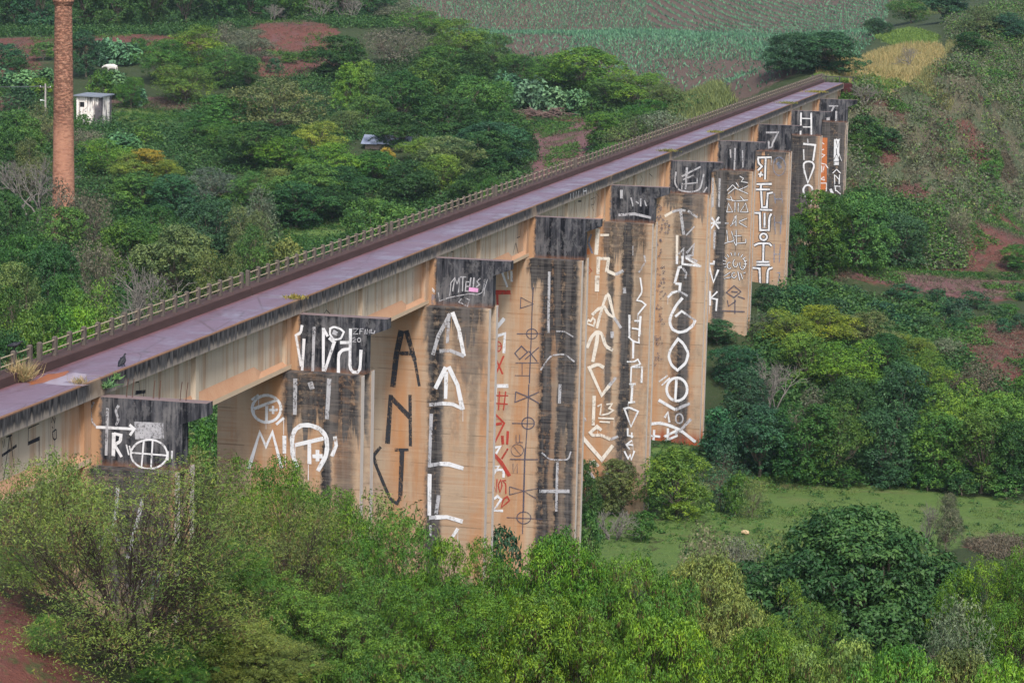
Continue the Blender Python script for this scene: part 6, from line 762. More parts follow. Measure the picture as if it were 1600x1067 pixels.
make_proto('cone', 86, 7, 2.3, .02, 10, 520, 9, .34, .20, lobe=.40, droop=.4)
for s in range(3): bare_proto('bare', 90+s, 8, 3.6, m_pale_bark)
for s in range(2): bare_proto('twigs', 95+s, 3, 1.8, m_pale_bark, .5)
# foreground trees: fine leaves
m_dark_bark = simple('dark wet bark', (.055, .042, .034), .95, .1, .5, 2.5, (1, 1, .4))
for s in range(2): make_proto('sparse', 110+s, 12, 5.2, .03, 42, 3300, 11, .15, .034, trunk=.09, fork_at=.10, lobe=.22, spread=.42, droop=.55, inner=.55, pods=520, twigs=900, upb=.35, bark=m_dark_bark)
for s in range(3): make_proto('feathery', 120+s, 11, 4.6, .05, 34, 2100, 34, .15, .050, trunk=.14, lobe=.25, spread=.27, droop=.45, pods=260, twigs=420, bark=m_dark_bark)
for s in range(3): make_proto('podded', 130+s, 10, 4.4, .03, 40, 2000, 38, .165, .060, trunk=.14, lobe=.25, spread=.28, droop=.8, pods=1500, twigs=260, bark=m_dark_bark)
for s in range(1): make_proto('bigleaf', 140+s, 12, 5.6, .01, 80, 4600, 28, .20, .105, trunk=.3, lobe=.21, spread=.24, droop=.5, twigs=60, inner=.35)
for s in range(2): make_proto('weedy', 150+s, 5, 2.6, .0, 18, 900, 15, .16, .045, trunk=.07, lobe=.34, spread=.25, twigs=260)
# plain palette of leaf colours (linear)
PAL = dict(dk=(.032, .080, .023), md=(.058, .128, .030), lt=(.095, .180, .035), yg=(.165, .215, .042), ol=(.098, .132, .046), gy=(.110, .125, .078), bl=(.033, .084, .038), br=(.105, .090, .060), ca=(.090, .180, .088), fg=(.082, .165, .032), fb=(.102, .200, .034), fo=(.140, .185, .055), fd=(.046, .098, .030), go=(.26, .22, .05), fs=(.115, .155, .045))
TREES = [
 ('dense', -168.5, 373.1, 13.0, 5.9, 'dk', 'tall dark tree, leftmost in the far tree line above the red bank', 'trees of the far line above the red bank'),
 ('tall', -161.8, 369.4, 12.7, 4.92, 'bl', 'tall dark tree, second from left in the far tree line above the red bank', 'trees of the far line above the red bank'),
 ('dense', -155.4, 376.3, 13.5, 5.9, 'dk', 'tall dark tree, third from left in the far tree line above the red bank', 'trees of the far line above the red bank'),
 ('dense', -147.4, 372.9, 13.0, 5.23, 'dk', 'tall dark tree, fourth from left in the far tree line above the red bank', 'trees of the far line above the red bank'),
 ('light', -143.5, 379.2, 13.5, 5.9, 'md', 'tall dark tree, fifth from left in the far tree line above the red bank', 'trees of the far line above the red bank'),
 ('dense', -134.9, 373.9, 12.8, 5.21, 'dk', 'tall dark tree, sixth from left in the far tree line above the red bank', 'trees of the far line above the red bank'),
 ('tall', -132.0, 383.0, 13.4, 5.92, 'bl', 'tall dark tree, seventh from left in the far tree line above the red bank', 'trees of the far line above the red bank'),
 ('dense', -123.9, 378.6, 11.6, 5.23, 'dk', 'tall dark tree, eighth from left in the far tree line above the red bank', 'trees of the far line above the red bank'),
 ('dense', -122.3, 391.6, 13.0, 5.67, 'dk', 'tall dark tree, ninth from left in the far tree line above the red bank', 'trees of the far line above the red bank'),
 ('light', -115.4, 388.9, 12.0, 5.31, 'md', 'tall dark tree, tenth from left in the far tree line above the red bank', 'trees of the far line above the red bank'),
 ('dense', -111.0, 394.1, 12.1, 5.36, 'dk', 'tall dark tree, eleventh from left in the far tree line above the red bank', 'trees of the far line above the red bank'),
 ('tall', -108.5, 402.7, 10.4, 5.12, 'bl', 'tall dark tree, rightmost in the far tree line above the red bank', 'trees of the far line above the red bank'),
 ('light', -103.7, 403.0, 5.5, 4.48, 'gy', 'greyish tree, leftmost of three between far line and the cane field', 'trees by the cane field edge'),
 ('dusty', -90.8, 371.8, 5.1, 4.19, 'md', 'greyish tree, second from left of three between far line and the cane field', 'trees by the cane field edge'),
 ('light', -86.9, 370.5, 4.5, 3.58, 'lt', 'greyish tree, rightmost of three between far line and the cane field', 'trees by the cane field edge'),
 ('bare', -111.1, 380.7, 5.4, 3.08, 'gy', 'bare pale tree, leftmost of three at the foot of the far tree line', 'bare trees under the far line'),
 ('bare', -106.3, 387.1, 5.6, 3.42, 'gy', 'bare pale tree, second from left of three at the foot of the far tree line', 'bare trees under the far line'),
 ('bare', -117.1, 370.8, 3.6, 2.42, 'gy', 'bare pale tree, rightmost of three at the foot of the far tree line', 'bare trees under the far line'),
 ('shrub', -144.7, 315.4, 4.0, 3.29, 'bl', 'dark bush, leftmost of three on the red bank left of the chimney', 'bushes on the red bank'),
 ('shrub', -141.2, 311.8, 2.6, 2.18, 'dk', 'dark bush, second from left of three on the red bank left of the chimney', 'bushes on the red bank'),
 ('shrub', -140.6, 322.7, 3.0, 2.34, 'md', 'dark bush, rightmost of three on the red bank left of the chimney', 'bushes on the red bank'),
 ('castor', -138.6, 301.8, 2.7, 2.13, 'ca', 'pale green broad-leaved shrub, leftmost of five beside the utility pole', 'shrubs beside the utility pole'),
 ('castor', -133.2, 296.9, 3.4, 2.62, 'ca', 'pale green broad-leaved shrub, second from left of five beside the utility pole', 'shrubs beside the utility pole'),
 ('shrub', -129.6, 294.5, 2.9, 2.29, 'lt', 'pale green broad-leaved shrub, third from left of five beside the utility pole', 'shrubs beside the utility pole'),
 ('castor', -131.2, 301.5, 2.8, 2.12, 'ca', 'pale green broad-leaved shrub, fourth from left of five beside the utility pole', 'shrubs beside the utility pole'),
 ('shrub', -128.1, 283.3, 3.8, 3.04, 'bl', 'pale green broad-leaved shrub, rightmost of five beside the utility pole', 'shrubs beside the utility pole'),
 ('dense', -104.1, 226.7, 8.8, 3.9, 'md', 'round olive-topped tree at the left frame edge below the wires', None),
 ('dusty', -110.0, 249.1, 6.5, 3.23, 'ol', 'dusty grey-green bush at the foot of the utility pole', None),
 ('dense', -127.9, 309.4, 7.4, 3.54, 'bl', 'dark green tree directly right of the chimney top', None),
 ('castor', -128.3, 319.5, 4.2, 2.41, 'ca', 'pale broad-leaved shrub, leftmost of four around the white cow', 'shrubs around the white cow'),
 ('castor', -125.4, 320.1, 3.9, 2.52, 'ca', 'pale broad-leaved shrub, second from left of four around the white cow', 'shrubs around the white cow'),
 ('shrub', -124.2, 322.6, 4.0, 2.21, 'md', 'pale broad-leaved shrub, third from left of four around the white cow', 'shrubs around the white cow'),
 ('castor', -117.0, 294.5, 4.1, 2.27, 'ca', 'pale broad-leaved shrub, rightmost of four around the white cow', 'shrubs around the white cow'),
 ('shrub', -118.2, 292.2, 4.8, 2.67, 'md', 'mid green bush right under the white cow', None),
 ('light', -111.6, 287.5, 4.9, 2.53, 'md', 'loose green bush above the red path near the shed', None),
 ('castor', -111.3, 289.4, 3.0, 1.53, 'ca', 'broad-leaved plant beside the red path, right of the shed', None),
 ('light', -113.4, 306.5, 6.8, 4.87, 'md', 'left tree of the large bright clump above the red path', None),
 ('light', -110.2, 313.8, 7.8, 5.9, 'lt', 'tallest tree of the large bright clump above the red path', None),
 ('light', -103.3, 306.7, 6.3, 4.85, 'md', 'right tree of the large bright clump above the red path', None),
 ('dense', -98.4, 303.5, 5.8, 2.71, 'dk', 'dark small tree at the right edge of the bright clump', None),
 ('light', -105.1, 293.5, 6.0, 4.71, 'lt', 'low bright tree at the front of the clump above the red path', None),
 ('dusty', -113.4, 332.8, 5.9, 4.48, 'gy', 'grey leafless-looking bush behind the bright clump', None),
 ('layered', -106.1, 327.1, 5.3, 4.41, 'gy', 'grey-green spreading tree behind the right side of the bright clump', None),
 ('shrub', -98.8, 318.1, 2.6, 1.4, 'bl', 'small round bush, leftmost of three on the bare red ground', 'bushes on the bare red ground'),
 ('shrub', -99.9, 328.8, 1.9, 1.77, 'md', 'small round bush, second from left of three on the bare red ground', 'bushes on the bare red ground'),
 ('shrub', -97.8, 332.6, 2.0, 1.45, 'md', 'small round bush, rightmost of three on the bare red ground', 'bushes on the bare red ground'),
 ('dense', -89.7, 322.7, 7.0, 5.41, 'dk', 'dense dark green tree right of the bare red ground', None),
 ('dusty', -85.7, 340.4, 6.5, 5.39, 'br', 'brown twiggy tree behind the dense dark tree', None),
 ('dusty', -82.7, 349.3, 4.7, 3.43, 'gy', 'grey twiggy tree right of the brown twiggy tree', None),
 ('light', -75.7, 349.2, 7.7, 5.46, 'lt', 'bright rounded tree at the lower edge of the cane field', None),
 ('light', -69.5, 346.2, 6.5, 3.72, 'md', 'mid green tree right of the bright rounded tree', None),
 ('dense', -75.2, 334.1, 6.0, 4.63, 'md', 'dark rounded tree under the bright rounded tree', None),
 ('dense', -69.2, 331.3, 6.2, 4.37, 'dk', 'dark tree left of the pale shrubs above the branch heap', None),
 ('tall', -78.3, 291.7, 9.2, 2.41, 'lt', 'slim bright green tree below the dense dark tree', None),
 ('tall', -76.9, 294.1, 9.5, 2.27, 'lt', 'narrow pointed bright tree beside the slim bright tree', None),
 ('layered', -79.6, 260.1, 8.5, 6.98, 'ol', 'wide flat-topped olive tree in the middle of the woods', None),
 ('dense', -70.5, 293.4, 8.8, 5.02, 'dk', 'dark tree at left of the big dark clump', None),
 ('dense', -69.2, 306.3, 9.6, 5.69, 'md', 'topmost tree of the big dark clump', None),
 ('dense', -60.9, 297.6, 9.0, 5.05, 'md', 'right tree of the big dark clump, bright on top', None),
 ('dense', -61.4, 286.7, 6.7, 5.41, 'dk', 'low front tree of the big dark clump', None),
 ('light', -57.5, 300.4, 8.2, 3.55, 'md', 'lighter tree at the right end of the big dark clump', None),
 ('dense', -71.8, 280.1, 5.7, 4.39, 'md', 'round tree below the slim bright tree', None),
 ('light', -70.2, 263.7, 4.0, 3.27, 'ol', 'yellowish loose tree right of the wide flat-topped olive tree', None),
 ('dense', -60.2, 254.7, 5.1, 4.09, 'dk', 'dark tree just above the blue-grey hut roof', None),
 ('dense', -46.9, 263.1, 6.3, 5.06, 'dk', 'dark tree left of the red track, upper', None),
 ('dense', -46.0, 252.8, 6.2, 4.93, 'bl', 'big dark tree touching the left side of the red track', None),
 ('dense', -46.8, 248.3, 5.5, 4.43, 'dk', 'dark tree left of the big dark tree by the track', None),
 ('dusty', -57.8, 257.9, 2.2, 1.65, 'gy', 'grey shrub spilling over the hut roof', None),
 ('dense', -85.4, 258.3, 6.3, 5.12, 'md', 'rounded tree left of the wide flat-topped olive tree', None),
 ('light', -88.1, 255.3, 4.5, 3.7, 'md', 'green tree at the corner of the shed clearing', None),
 ('dense', -74.5, 237.7, 6.2, 4.82, 'dk', 'dark round tree under the flat-topped tree', None),
 ('light', -83.1, 248.0, 3.8, 3.17, 'lt', 'bright small tree left of the dark round tree', None),
 ('castor', -96.9, 246.5, 2.8, 2.28, 'ca', 'pale leafy shrub between shed and woods', None),
 ('shrub', -110.8, 266.2, 2.6, 1.45, 'md', 'bush growing against the shed wall', None),
 ('dusty', -102.0, 245.4, 3.5, 2.73, 'gy', 'greyish bush below the shed', None),
 ('shrub', -95.4, 251.1, 3.0, 2.3, 'md', 'bush at the lower edge of the shed clearing', None),
 ('light', -92.9, 230.9, 4.7, 3.92, 'lt', 'bright yellow-green tree right of the chimney', None),
 ('tall', -85.7, 228.3, 4.2, 3.01, 'go', 'tree with golden yellow leaves right of the chimney', None),
 ('light', -82.7, 226.8, 3.3, 2.14, 'yg', 'small yellow-green tree beside the golden one', None),
 ('light', -87.3, 225.8, 4.0, 3.0, 'yg', 'yellowish loose tree left of the golden one', None),
 ('dense', -79.8, 210.8, 5.1, 4.09, 'md', 'dark rounded tree below the golden tree', None),
 ('dense', -75.2, 209.8, 5.4, 3.65, 'bl', 'blue-green tree right of the tree below the golden tree', None),
 ('layered', -73.8, 218.5, 4.6, 3.74, 'gy', 'grey-green spreading tree in the middle of the left woods', None),
 ('light', -68.1, 217.7, 4.8, 3.31, 'md', 'loose green tree at the centre of the left woods', None),
 ('light', -70.5, 236.3, 4.9, 3.92, 'lt', 'bright tree below the wide flat-topped olive tree', None),
 ('light', -68.8, 247.3, 4.6, 3.58, 'yg', 'yellow-green tree left of the hut roof', None),
 ('light', -62.2, 232.0, 5.6, 4.28, 'lt', 'large bright tree in front of the hut roof, left', None),
 ('dense', -56.5, 233.2, 4.8, 3.85, 'md', 'tree directly below the hut roof', None),
 ('tall', -57.5, 241.3, 3.4, 1.05, 'go', 'small tree with a few orange leaves below the hut roof', None),
 ('light', -54.7, 248.3, 3.8, 3.12, 'lt', 'bright tree right of the hut roof', None),
 ('dense', -48.8, 239.5, 6.1, 4.76, 'ol', 'big round olive tree right of the hut', None),
 ('light', -47.7, 232.2, 5.4, 3.4, 'lt', 'tree with light patches in front of the big olive tree', None),
 ('dense', -50.3, 226.3, 5.5, 3.77, 'dk', 'dark tree above the lone round bush', None),
 ('dense', -41.1, 224.3, 5.3, 3.31, 'dk', 'dark tree behind the railing left of the red track', None),
 ('light', -37.1, 214.8, 5.9, 2.01, 'md', 'light bush behind the railing at the red track', None),
 ('dense', -61.6, 219.4, 5.9, 4.55, 'md', 'tree behind the shady clearing, upper', None),
 ('dense', -57.5, 222.4, 5.2, 4.16, 'dk', 'dark tree behind the shady clearing, right', None),
 ('light', -67.3, 224.1, 3.9, 2.95, 'ol', 'olive tree behind the shady clearing, left', None),
 ('dense', -60.1, 211.2, 5.5, 4.44, 'dk', 'dark tree overhanging the shady clearing', None),
 ('dense', -57.1, 216.0, 4.3, 3.27, 'dk', 'low dark tree at the back of the shady clearing', None),
 ('dense', -41.8, 182.5, 8.2, 4.01, 'md', 'lone round bushy tree between shady clearing and railing', None),
 ('dusty', -59.5, 194.9, 7.7, 2.69, 'gy', 'grey leafy tree left of the shady clearing', None),
 ('light', -55.2, 179.2, 7.8, 2.55, 'ol', 'olive tree beside the shady clearing', None),
 ('light', -49.6, 163.8, 8.3, 2.41, 'md', 'lower green tree between shady clearing and railing', None),
 ('shrub', -46.3, 164.4, 6.9, 2.07, 'ol', 'low scrubby bush at the near edge of the shady clearing', None),
 ('dense', -97.3, 210.4, 8.9, 2.89, 'dk', 'dark tree at left edge above the bare tree', None),
 ('light', -93.5, 208.1, 8.6, 2.45, 'ol', 'olive tree behind the bare tree left of the chimney', None),
 ('bare', -87.2, 194.9, 9.1, 5.87, 'gy', 'large pale bare tree at the foot of the chimney', None),
 ('dense', -73.9, 170.6, 7.6, 3.45, 'md', 'green tree directly in front of the chimney foot', None),
 ('dusty', -76.7, 178.5, 9.2, 2.95, 'br', 'brown leafless thicket tree in front of the chimney foot', None),
 ('dusty', -74.8, 180.9, 7.9, 2.6, 'br', 'brown twiggy tree right of the chimney foot', None),
 ('dense', -81.7, 175.1, 7.8, 2.57, 'dk', 'dark tree at left edge below the bare tree', None),
 ('dense', -67.3, 145.1, 8.7, 2.29, 'md', 'round green tree below the chimney, near left edge', None),
 ('dense', -63.3, 143.9, 8.5, 2.6, 'dk', 'dark green tree directly below the chimney', None),
 ('dusty', -62.2, 152.4, 7.6, 2.68, 'br', 'brown dusty tree right of the dark tree under the chimney', None),
 ('dense', -64.8, 168.5, 7.4, 3.54, 'md', 'green rounded tree in the middle of the lower left woods', None),
 ('dense', -57.6, 161.9, 8.2, 4.13, 'ol', 'large olive rounded tree above the white bare tree', None),
 ('light', -46.7, 145.8, 9.1, 2.58, 'ol', 'yellowish spreading tree above the railing', None),
 ('light', -66.9, 180.5, 6.9, 2.95, 'md', 'bright leafy tree above the large olive rounded tree', None),
 ('dense', -60.7, 182.1, 7.8, 3.69, 'bl', 'dark blue-green tree near the reddish gap in the woods', None),
 ('bare', -48.6, 128.8, 10.6, 3.94, 'gy', 'white bare tree just behind the railing', None),
 ('dusty', -43.4, 121.6, 10.1, 2.4, 'ol', 'thin greenish bush around the white bare tree', None),
 ('light', -58.2, 124.4, 9.7, 2.7, 'ol', 'pale loose tree at left edge above the railing', None),
 ('light', -51.3, 107.3, 10.6, 2.52, 'md', 'second pale tree at left edge just above the railing', None),
 ('dense', -52.2, 119.5, 9.9, 2.35, 'md', 'green tree above the perched vulture', None),
 ('light', -48.2, 116.3, 10.3, 2.44, 'lt', 'bright leafy tree left of the white bare tree', None),
 ('dense', -43.5, 94.6, 11.1, 2.64, 'md', 'leafy tree behind the railing near the perched vulture', None),
 ('light', -42.4, 99.0, 11.3, 2.69, 'lt', 'bright bush behind the railing gap', None),
 ('dense', -41.0, 82.8, 11.3, 2.69, 'dk', 'dark bush behind the railing at the left frame edge', None),
 ('dusty', -39.4, 99.7, 11.3, 2.68, 'ol', 'thin scrub bush behind the railing right of its gap', None),
 ('castor', -62.3, 328.4, 4.8, 2.71, 'ca', 'pale broad-leaved shrub, leftmost of the row above the branch heap', 'pale shrubs above the branch heap'),
 ('castor', -57.8, 325.2, 4.9, 2.68, 'ca', 'pale broad-leaved shrub, second from left of the row above the branch heap', 'pale shrubs above the branch heap'),
 ('castor', -53.0, 321.9, 4.2, 2.66, 'ca', 'pale broad-leaved shrub, third from left of the row above the branch heap', 'pale shrubs above the branch heap'),
 ('castor', -48.9, 320.8, 4.0, 2.33, 'ca', 'pale broad-leaved shrub, fourth from left of the row above the branch heap', 'pale shrubs above the branch heap'),
 ('shrub', -46.5, 319.2, 3.1, 2.11, 'md', 'pale broad-leaved shrub, rightmost of the row above the branch heap', 'pale shrubs above the branch heap'),
 ('light', -62.6, 337.0, 5.7, 3.86, 'md', 'mid green tree behind the pale shrubs, left', None),
 ('light', -57.0, 336.3, 6.3, 3.84, 'lt', 'bright tree behind the pale shrubs, left of the tall round tree', None),
 ('dense', -51.5, 335.7, 7.6, 6.01, 'lt', 'tall round bright tree against the cane field', None),
 ('light', -39.3, 321.6, 6.5, 5.27, 'lt', 'rounded green tree right of the tall round tree', None),
 ('dense', -44.1, 322.3, 5.4, 4.23, 'md', 'darker tree between the two bright trees by the cane field', None),
 ('light', -28.8, 286.6, 4.1, 3.38, 'ol', 'olive bush at the end of the tree row by the cane field', None),
 ('dense', -33.5, 270.4, 4.9, 3.91, 'md', 'bushy tree right of the red track', None),
 ('dusty', -29.7, 265.1, 5.2, 4.12, 'ol', 'dusty bush right of the red track by the railing', None),
 ('light', -29.9, 277.7, 4.1, 3.31, 'md', 'loose tree above the dusty bushes by the railing', None),
 ('dusty', -25.5, 266.2, 4.8, 3.66, 'gy', 'grey-green bush behind the railing before the pale grass', None),
 ('dense', -30.1, 254.1, 4.0, 2.23, 'md', 'low green bush between red track and railing', None),
 ('dense', -9.6, 277.1, 6.0, 4.09, 'bl', 'left part of the dark tree pair behind the far bridge end', None),
 ('dense', -4.7, 280.5, 5.7, 5.79, 'bl', 'right tree of the dark pair behind the far bridge end', None),
 ('bare', 3.1, 320.3, 3.7, 2.05, 'gy', 'small bare tree on the dry grass shoulder', None),
 ('dense', -7.3, 371.9, 3.1, 2.53, 'bl', 'tree, leftmost among those along the hilltop at upper right', 'trees along the hilltop'),
 ('light', -8.0, 442.8, 5.6, 4.62, 'md', 'tree, second from left among those along the hilltop at upper right', 'trees along the hilltop'),
 ('dense', 2.5, 395.7, 5.8, 4.8, 'bl', 'tree, third from left among those along the hilltop at upper right', 'trees along the hilltop'),
 ('light', 11.1, 361.1, 5.5, 4.46, 'ol', 'tree, fourth from left among those along the hilltop at upper right', 'trees along the hilltop'),
 ('dense', 16.0, 360.0, 4.8, 3.88, 'bl', 'tree, fifth from left among those along the hilltop at upper right', 'trees along the hilltop'),
 ('dense', 11.0, 342.8, 4.1, 3.22, 'dk', 'tree, rightmost among those along the hilltop at upper right', 'trees along the hilltop'),
 ('bare', 13.4, 368.7, 3.5, 2.83, 'gy', 'bare grey tree on the hilltop at the right edge', None),
 ('bare', -2.8, 262.1, 2.1, 1.34, 'gy', 'small leafless shrub right at the far bridge end', None),
 ('twigs', 2.6, 260.4, 2.8, 2.21, 'gy', 'grey dead brush at the far bridge abutment', None),
 ('shrub', 6.3, 256.2, 2.9, 2.19, 'dk', 'dark bush on the slope below the red scar', None),
 ('shrub', 3.4, 254.9, 4.1, 2.62, 'dk', 'dark green bush beside the farthest pier cap', None),
 ('light', 3.3, 252.5, 3.8, 2.6, 'md', 'mid green bush beside the farthest pier', None),
 ('shrub', 15.7, 322.8, 2.5, 1.84, 'md', 'bright rounded bush high on the scrub hill', None),
 ('dusty', 18.0, 232.3, 4.9, 2.04, 'gy', 'grey bush left of the red cut bank', None),
 ('shrub', 17.9, 290.8, 2.9, 1.9, 'md', 'green bush above the red scar on the scrub hill', None),
 ('dense', 25.3, 228.1, 3.2, 2.0, 'md', 'round green bush at right edge on the red cut bank', None),
 ('dusty', 22.7, 221.2, 2.1, 0.94, 'ol', 'small bush at the foot of the red cut bank', None),
 ('dense', 4.7, 198.9, 9.3, 4.08, 'md', 'leafy tree hiding the foot of the ninth pier', None),
 ('dense', 8.8, 203.8, 8.8, 4.13, 'md', 'leafy tree in the middle of the trio by the farthest piers', None),
 ('dense', 11.5, 222.0, 6.8, 3.81, 'bl', 'dark tree at the right of the trio by the farthest piers', None),
 ('dense', 2.4, 195.5, 7.1, 1.69, 'dk', 'dark tree close behind the eighth pier', None),
 ('shrub', 4.4, 164.7, 2.7, 1.99, 'bl', 'blue-green bush, leftmost of the dense belt on the red flat', 'bush belt on the red flat'),
 ('shrub', 7.0, 167.9, 2.6, 2.0, 'bl', 'blue-green bush, second from left of the dense belt on the red flat', 'bush belt on the red flat'),
 ('shrub', 8.6, 175.3, 2.6, 2.06, 'md', 'blue-green bush, third from left of the dense belt on the red flat', 'bush belt on the red flat'),
 ('shrub', 9.4, 192.3, 2.4, 2.18, 'bl', 'blue-green bush, fourth from left of the dense belt on the red flat', 'bush belt on the red flat'),
 ('shrub', 14.3, 172.8, 2.2, 2.03, 'bl', 'blue-green bush, fifth from left of the dense belt on the red flat', 'bush belt on the red flat'),
 ('shrub', 14.7, 198.5, 2.0, 1.99, 'bl', 'blue-green bush, sixth from left of the dense belt on the red flat', 'bush belt on the red flat'),
 ('shrub', 17.8, 183.4, 2.6, 1.89, 'md', 'blue-green bush, seventh from left of the dense belt on the red flat', 'bush belt on the red flat'),
 ('shrub', 18.7, 194.9, 2.6, 1.82, 'bl', 'blue-green bush, eighth from left of the dense belt on the red flat', 'bush belt on the red flat'),
 ('shrub', 21.0, 187.2, 2.7, 1.77, 'bl', 'blue-green bush, ninth from left of the dense belt on the red flat', 'bush belt on the red flat'),
 ('shrub', 22.0, 178.0, 1.7, 1.51, 'bl', 'blue-green bush, rightmost of the dense belt on the red flat', 'bush belt on the red flat'),
 ('shrub', 22.3, 199.2, 1.9, 1.62, 'bl', 'round bush, leftmost of the small group right of the bush belt', 'bush group at right of the red flat'),
 ('shrub', 25.1, 191.4, 1.6, 1.29, 'bl', 'round bush, second from left of the small group right of the bush belt', 'bush group at right of the red flat'),
 ('shrub', 26.3, 194.4, 1.5, 1.3, 'md', 'round bush, third from left of the small group right of the bush belt', 'bush group at right of the red flat'),
 ('shrub', 28.1, 184.4, 1.7, 1.18, 'bl', 'round bush, fourth from left of the small group right of the bush belt', 'bush group at right of the red flat'),
 ('shrub', 26.5, 182.3, 1.5, 1.04, 'bl', 'round bush, fifth from left of the small group right of the bush belt', 'bush group at right of the red flat'),
 ('shrub', 27.2, 206.6, 1.0, 0.9, 'bl', 'round bush, rightmost of the small group right of the bush belt', 'bush group at right of the red flat'),
 ('shrub', 10.5, 164.4, 2.9, 2.3, 'bl', 'blue-green bush, leftmost in the front row of the belt on the red flat', 'front bushes of the belt on the red flat'),
 ('shrub', 13.2, 166.2, 2.4, 2.12, 'md', 'blue-green bush, second from left in the front row of the belt on the red flat', 'front bushes of the belt on the red flat'),
 ('shrub', 16.4, 170.0, 2.0, 2.01, 'bl', 'blue-green bush, third from left in the front row of the belt on the red flat', 'front bushes of the belt on the red flat'),
 ('shrub', 18.4, 177.4, 1.2, 1.92, 'bl', 'blue-green bush, rightmost in the front row of the belt on the red flat', 'front bushes of the belt on the red flat'),
 ('shrub', 16.5, 170.8, 0.6, 0.6, 'bl', 'low bush, leftmost of three on the open red soil below the bush belt', 'low bushes on open red soil'),
 ('shrub', 17.3, 173.2, 0.5, 0.54, 'bl', 'low bush, second from left of three on the open red soil below the bush belt', 'low bushes on open red soil'),
 ('shrub', 21.1, 169.0, 1.7, 1.33, 'md', 'low bush, rightmost of three on the open red soil below the bush belt', 'low bushes on open red soil'),
 ('dense', 1.1, 152.1, 2.6, 1.9, 'bl', 'dark tree at the foot of the seventh pier', None),
 ('dense', 4.2, 144.3, 3.6, 2.46, 'bl', 'dark tree right of the sixth pier', None),
 ('dusty', 5.5, 155.3, 2.9, 2.24, 'gy', 'dusty shrub right of the seventh pier foot', None),
 ('light', 7.8, 153.9, 4.1, 2.86, 'yg', 'yellow-topped tree at left of the yellow-green row', None),
 ('light', 11.0, 156.7, 4.5, 3.2, 'yg', 'tallest yellow-topped tree of the yellow-green row', None),
 ('light', 14.4, 159.5, 4.2, 3.22, 'ol', 'olive-topped tree at the right end of the yellow-green row', None),
 ('light', 10.5, 146.1, 5.4, 3.08, 'lt', 'bright tree in front of the yellow-green row, left', None),
 ('light', 14.4, 144.9, 6.1, 3.36, 'lt', 'bright tree in front of the yellow-green row, right', None),
 ('dense', 17.1, 153.7, 4.5, 2.52, 'dk', 'dark tree right of the yellow-green row', None),
 ('light', 19.1, 160.3, 3.1, 2.26, 'yg', 'yellow-green tree standing alone at the red soil edge', None),
 ('light', 21.6, 150.5, 5.1, 2.48, 'lt', 'bright spreading tree beside the red soil', None),
 ('dusty', 22.0, 163.0, 2.9, 1.95, 'gy', 'grey leafy bush below the bush belt', None),
 ('dusty', 25.6, 153.4, 4.4, 2.81, 'br', 'grey-brown twiggy tree in front of the red soil', None),
 ('bare', 8.9, 135.2, 7.1, 2.95, 'gy', 'bare pale tree in the woods right of the sixth pier', None),
 ('dusty', 12.7, 133.7, 5.4, 2.34, 'gy', 'greyish scrub tree right of the bare pale tree', None),
 ('dense', 6.6, 134.5, 5.7, 2.07, 'bl', 'dark tree left of the bare pale tree', None),
 ('dense', 15.9, 134.6, 6.2, 2.64, 'dk', 'dark tree in the middle of the wood behind the meadow', None),
 ('dense', 20.4, 137.8, 7.3, 3.25, 'bl', 'big dark blue-green tree in the middle of the wood', None),
 ('light', 24.7, 136.6, 6.8, 2.64, 'lt', 'bright tree above the right end of the wood', None),
 ('dense', 28.7, 135.4, 6.4, 2.61, 'lt', 'bright green tree at right end of the wood', None),
 ('dense', 30.3, 142.1, 6.5, 1.79, 'md', 'tree at the right frame edge behind the wood', None),
 ('cone', 5.8, 125.6, 4.9, 1.71, 'bl', 'pointed dark tree right of the sixth pier foot', None),
 ('dense', 9.7, 123.1, 6.2, 2.97, 'bl', 'dark tree at left end of the front row behind the meadow', None),
 ('dense', 13.6, 123.3, 6.7, 3.23, 'dk', 'dark tree, second in the front row behind the meadow', None),
 ('light', 16.3, 123.4, 7.0, 2.69, 'md', 'brighter leafy tree, third in the front row behind the meadow', None),
 ('dense', 20.4, 124.8, 6.4, 2.96, 'bl', 'blue-dark tree in the middle of the front row behind the meadow', None),
 ('dense', 24.6, 125.3, 6.4, 3.23, 'md', 'dark tree right of the middle in the front row behind the meadow', None),
 ('light', 28.3, 125.2, 7.0, 3.21, 'md', 'leafy tree near the right end of the front row', None),
 ('dense', 31.0, 125.4, 6.3, 2.41, 'dk', 'last dark tree of the front row at the right frame edge', None),
 ('shrub', 13.9, 122.6, 1.8, 1.62, 'md', 'low bush, leftmost of those fringing the far edge of the meadow', 'bushes fringing the meadow'),
 ('shrub', 17.0, 122.5, 1.8, 1.61, 'dk', 'low bush, second from left of those fringing the far edge of the meadow', 'bushes fringing the meadow'),
 ('shrub', 20.9, 123.2, 2.0, 1.61, 'bl', 'low bush, third from left of those fringing the far edge of the meadow', 'bushes fringing the meadow'),
 ('shrub', 23.6, 123.8, 1.9, 1.34, 'md', 'low bush, fourth from left of those fringing the far edge of the meadow', 'bushes fringing the meadow'),
 ('shrub', 26.5, 123.2, 1.9, 1.6, 'dk', 'low bush, fifth from left of those fringing the far edge of the meadow', 'bushes fringing the meadow'),
 ('shrub', 30.2, 123.5, 1.9, 1.6, 'md', 'low bush, sixth from left of those fringing the far edge of the meadow', 'bushes fringing the meadow'),
 ('shrub', 11.8, 122.9, 1.3, 1.08, 'md', 'low bush, rightmost of those fringing the far edge of the meadow', 'bushes fringing the meadow'),
 ('dense', 1.2, 102.5, 4.5, 2.1, 'ol', 'brownish-dark bush before the fifth pier foot', None),
 ('dense', 6.2, 102.4, 5.8, 2.78, 'lt', 'bright rounded bush in front of the sixth pier', None),
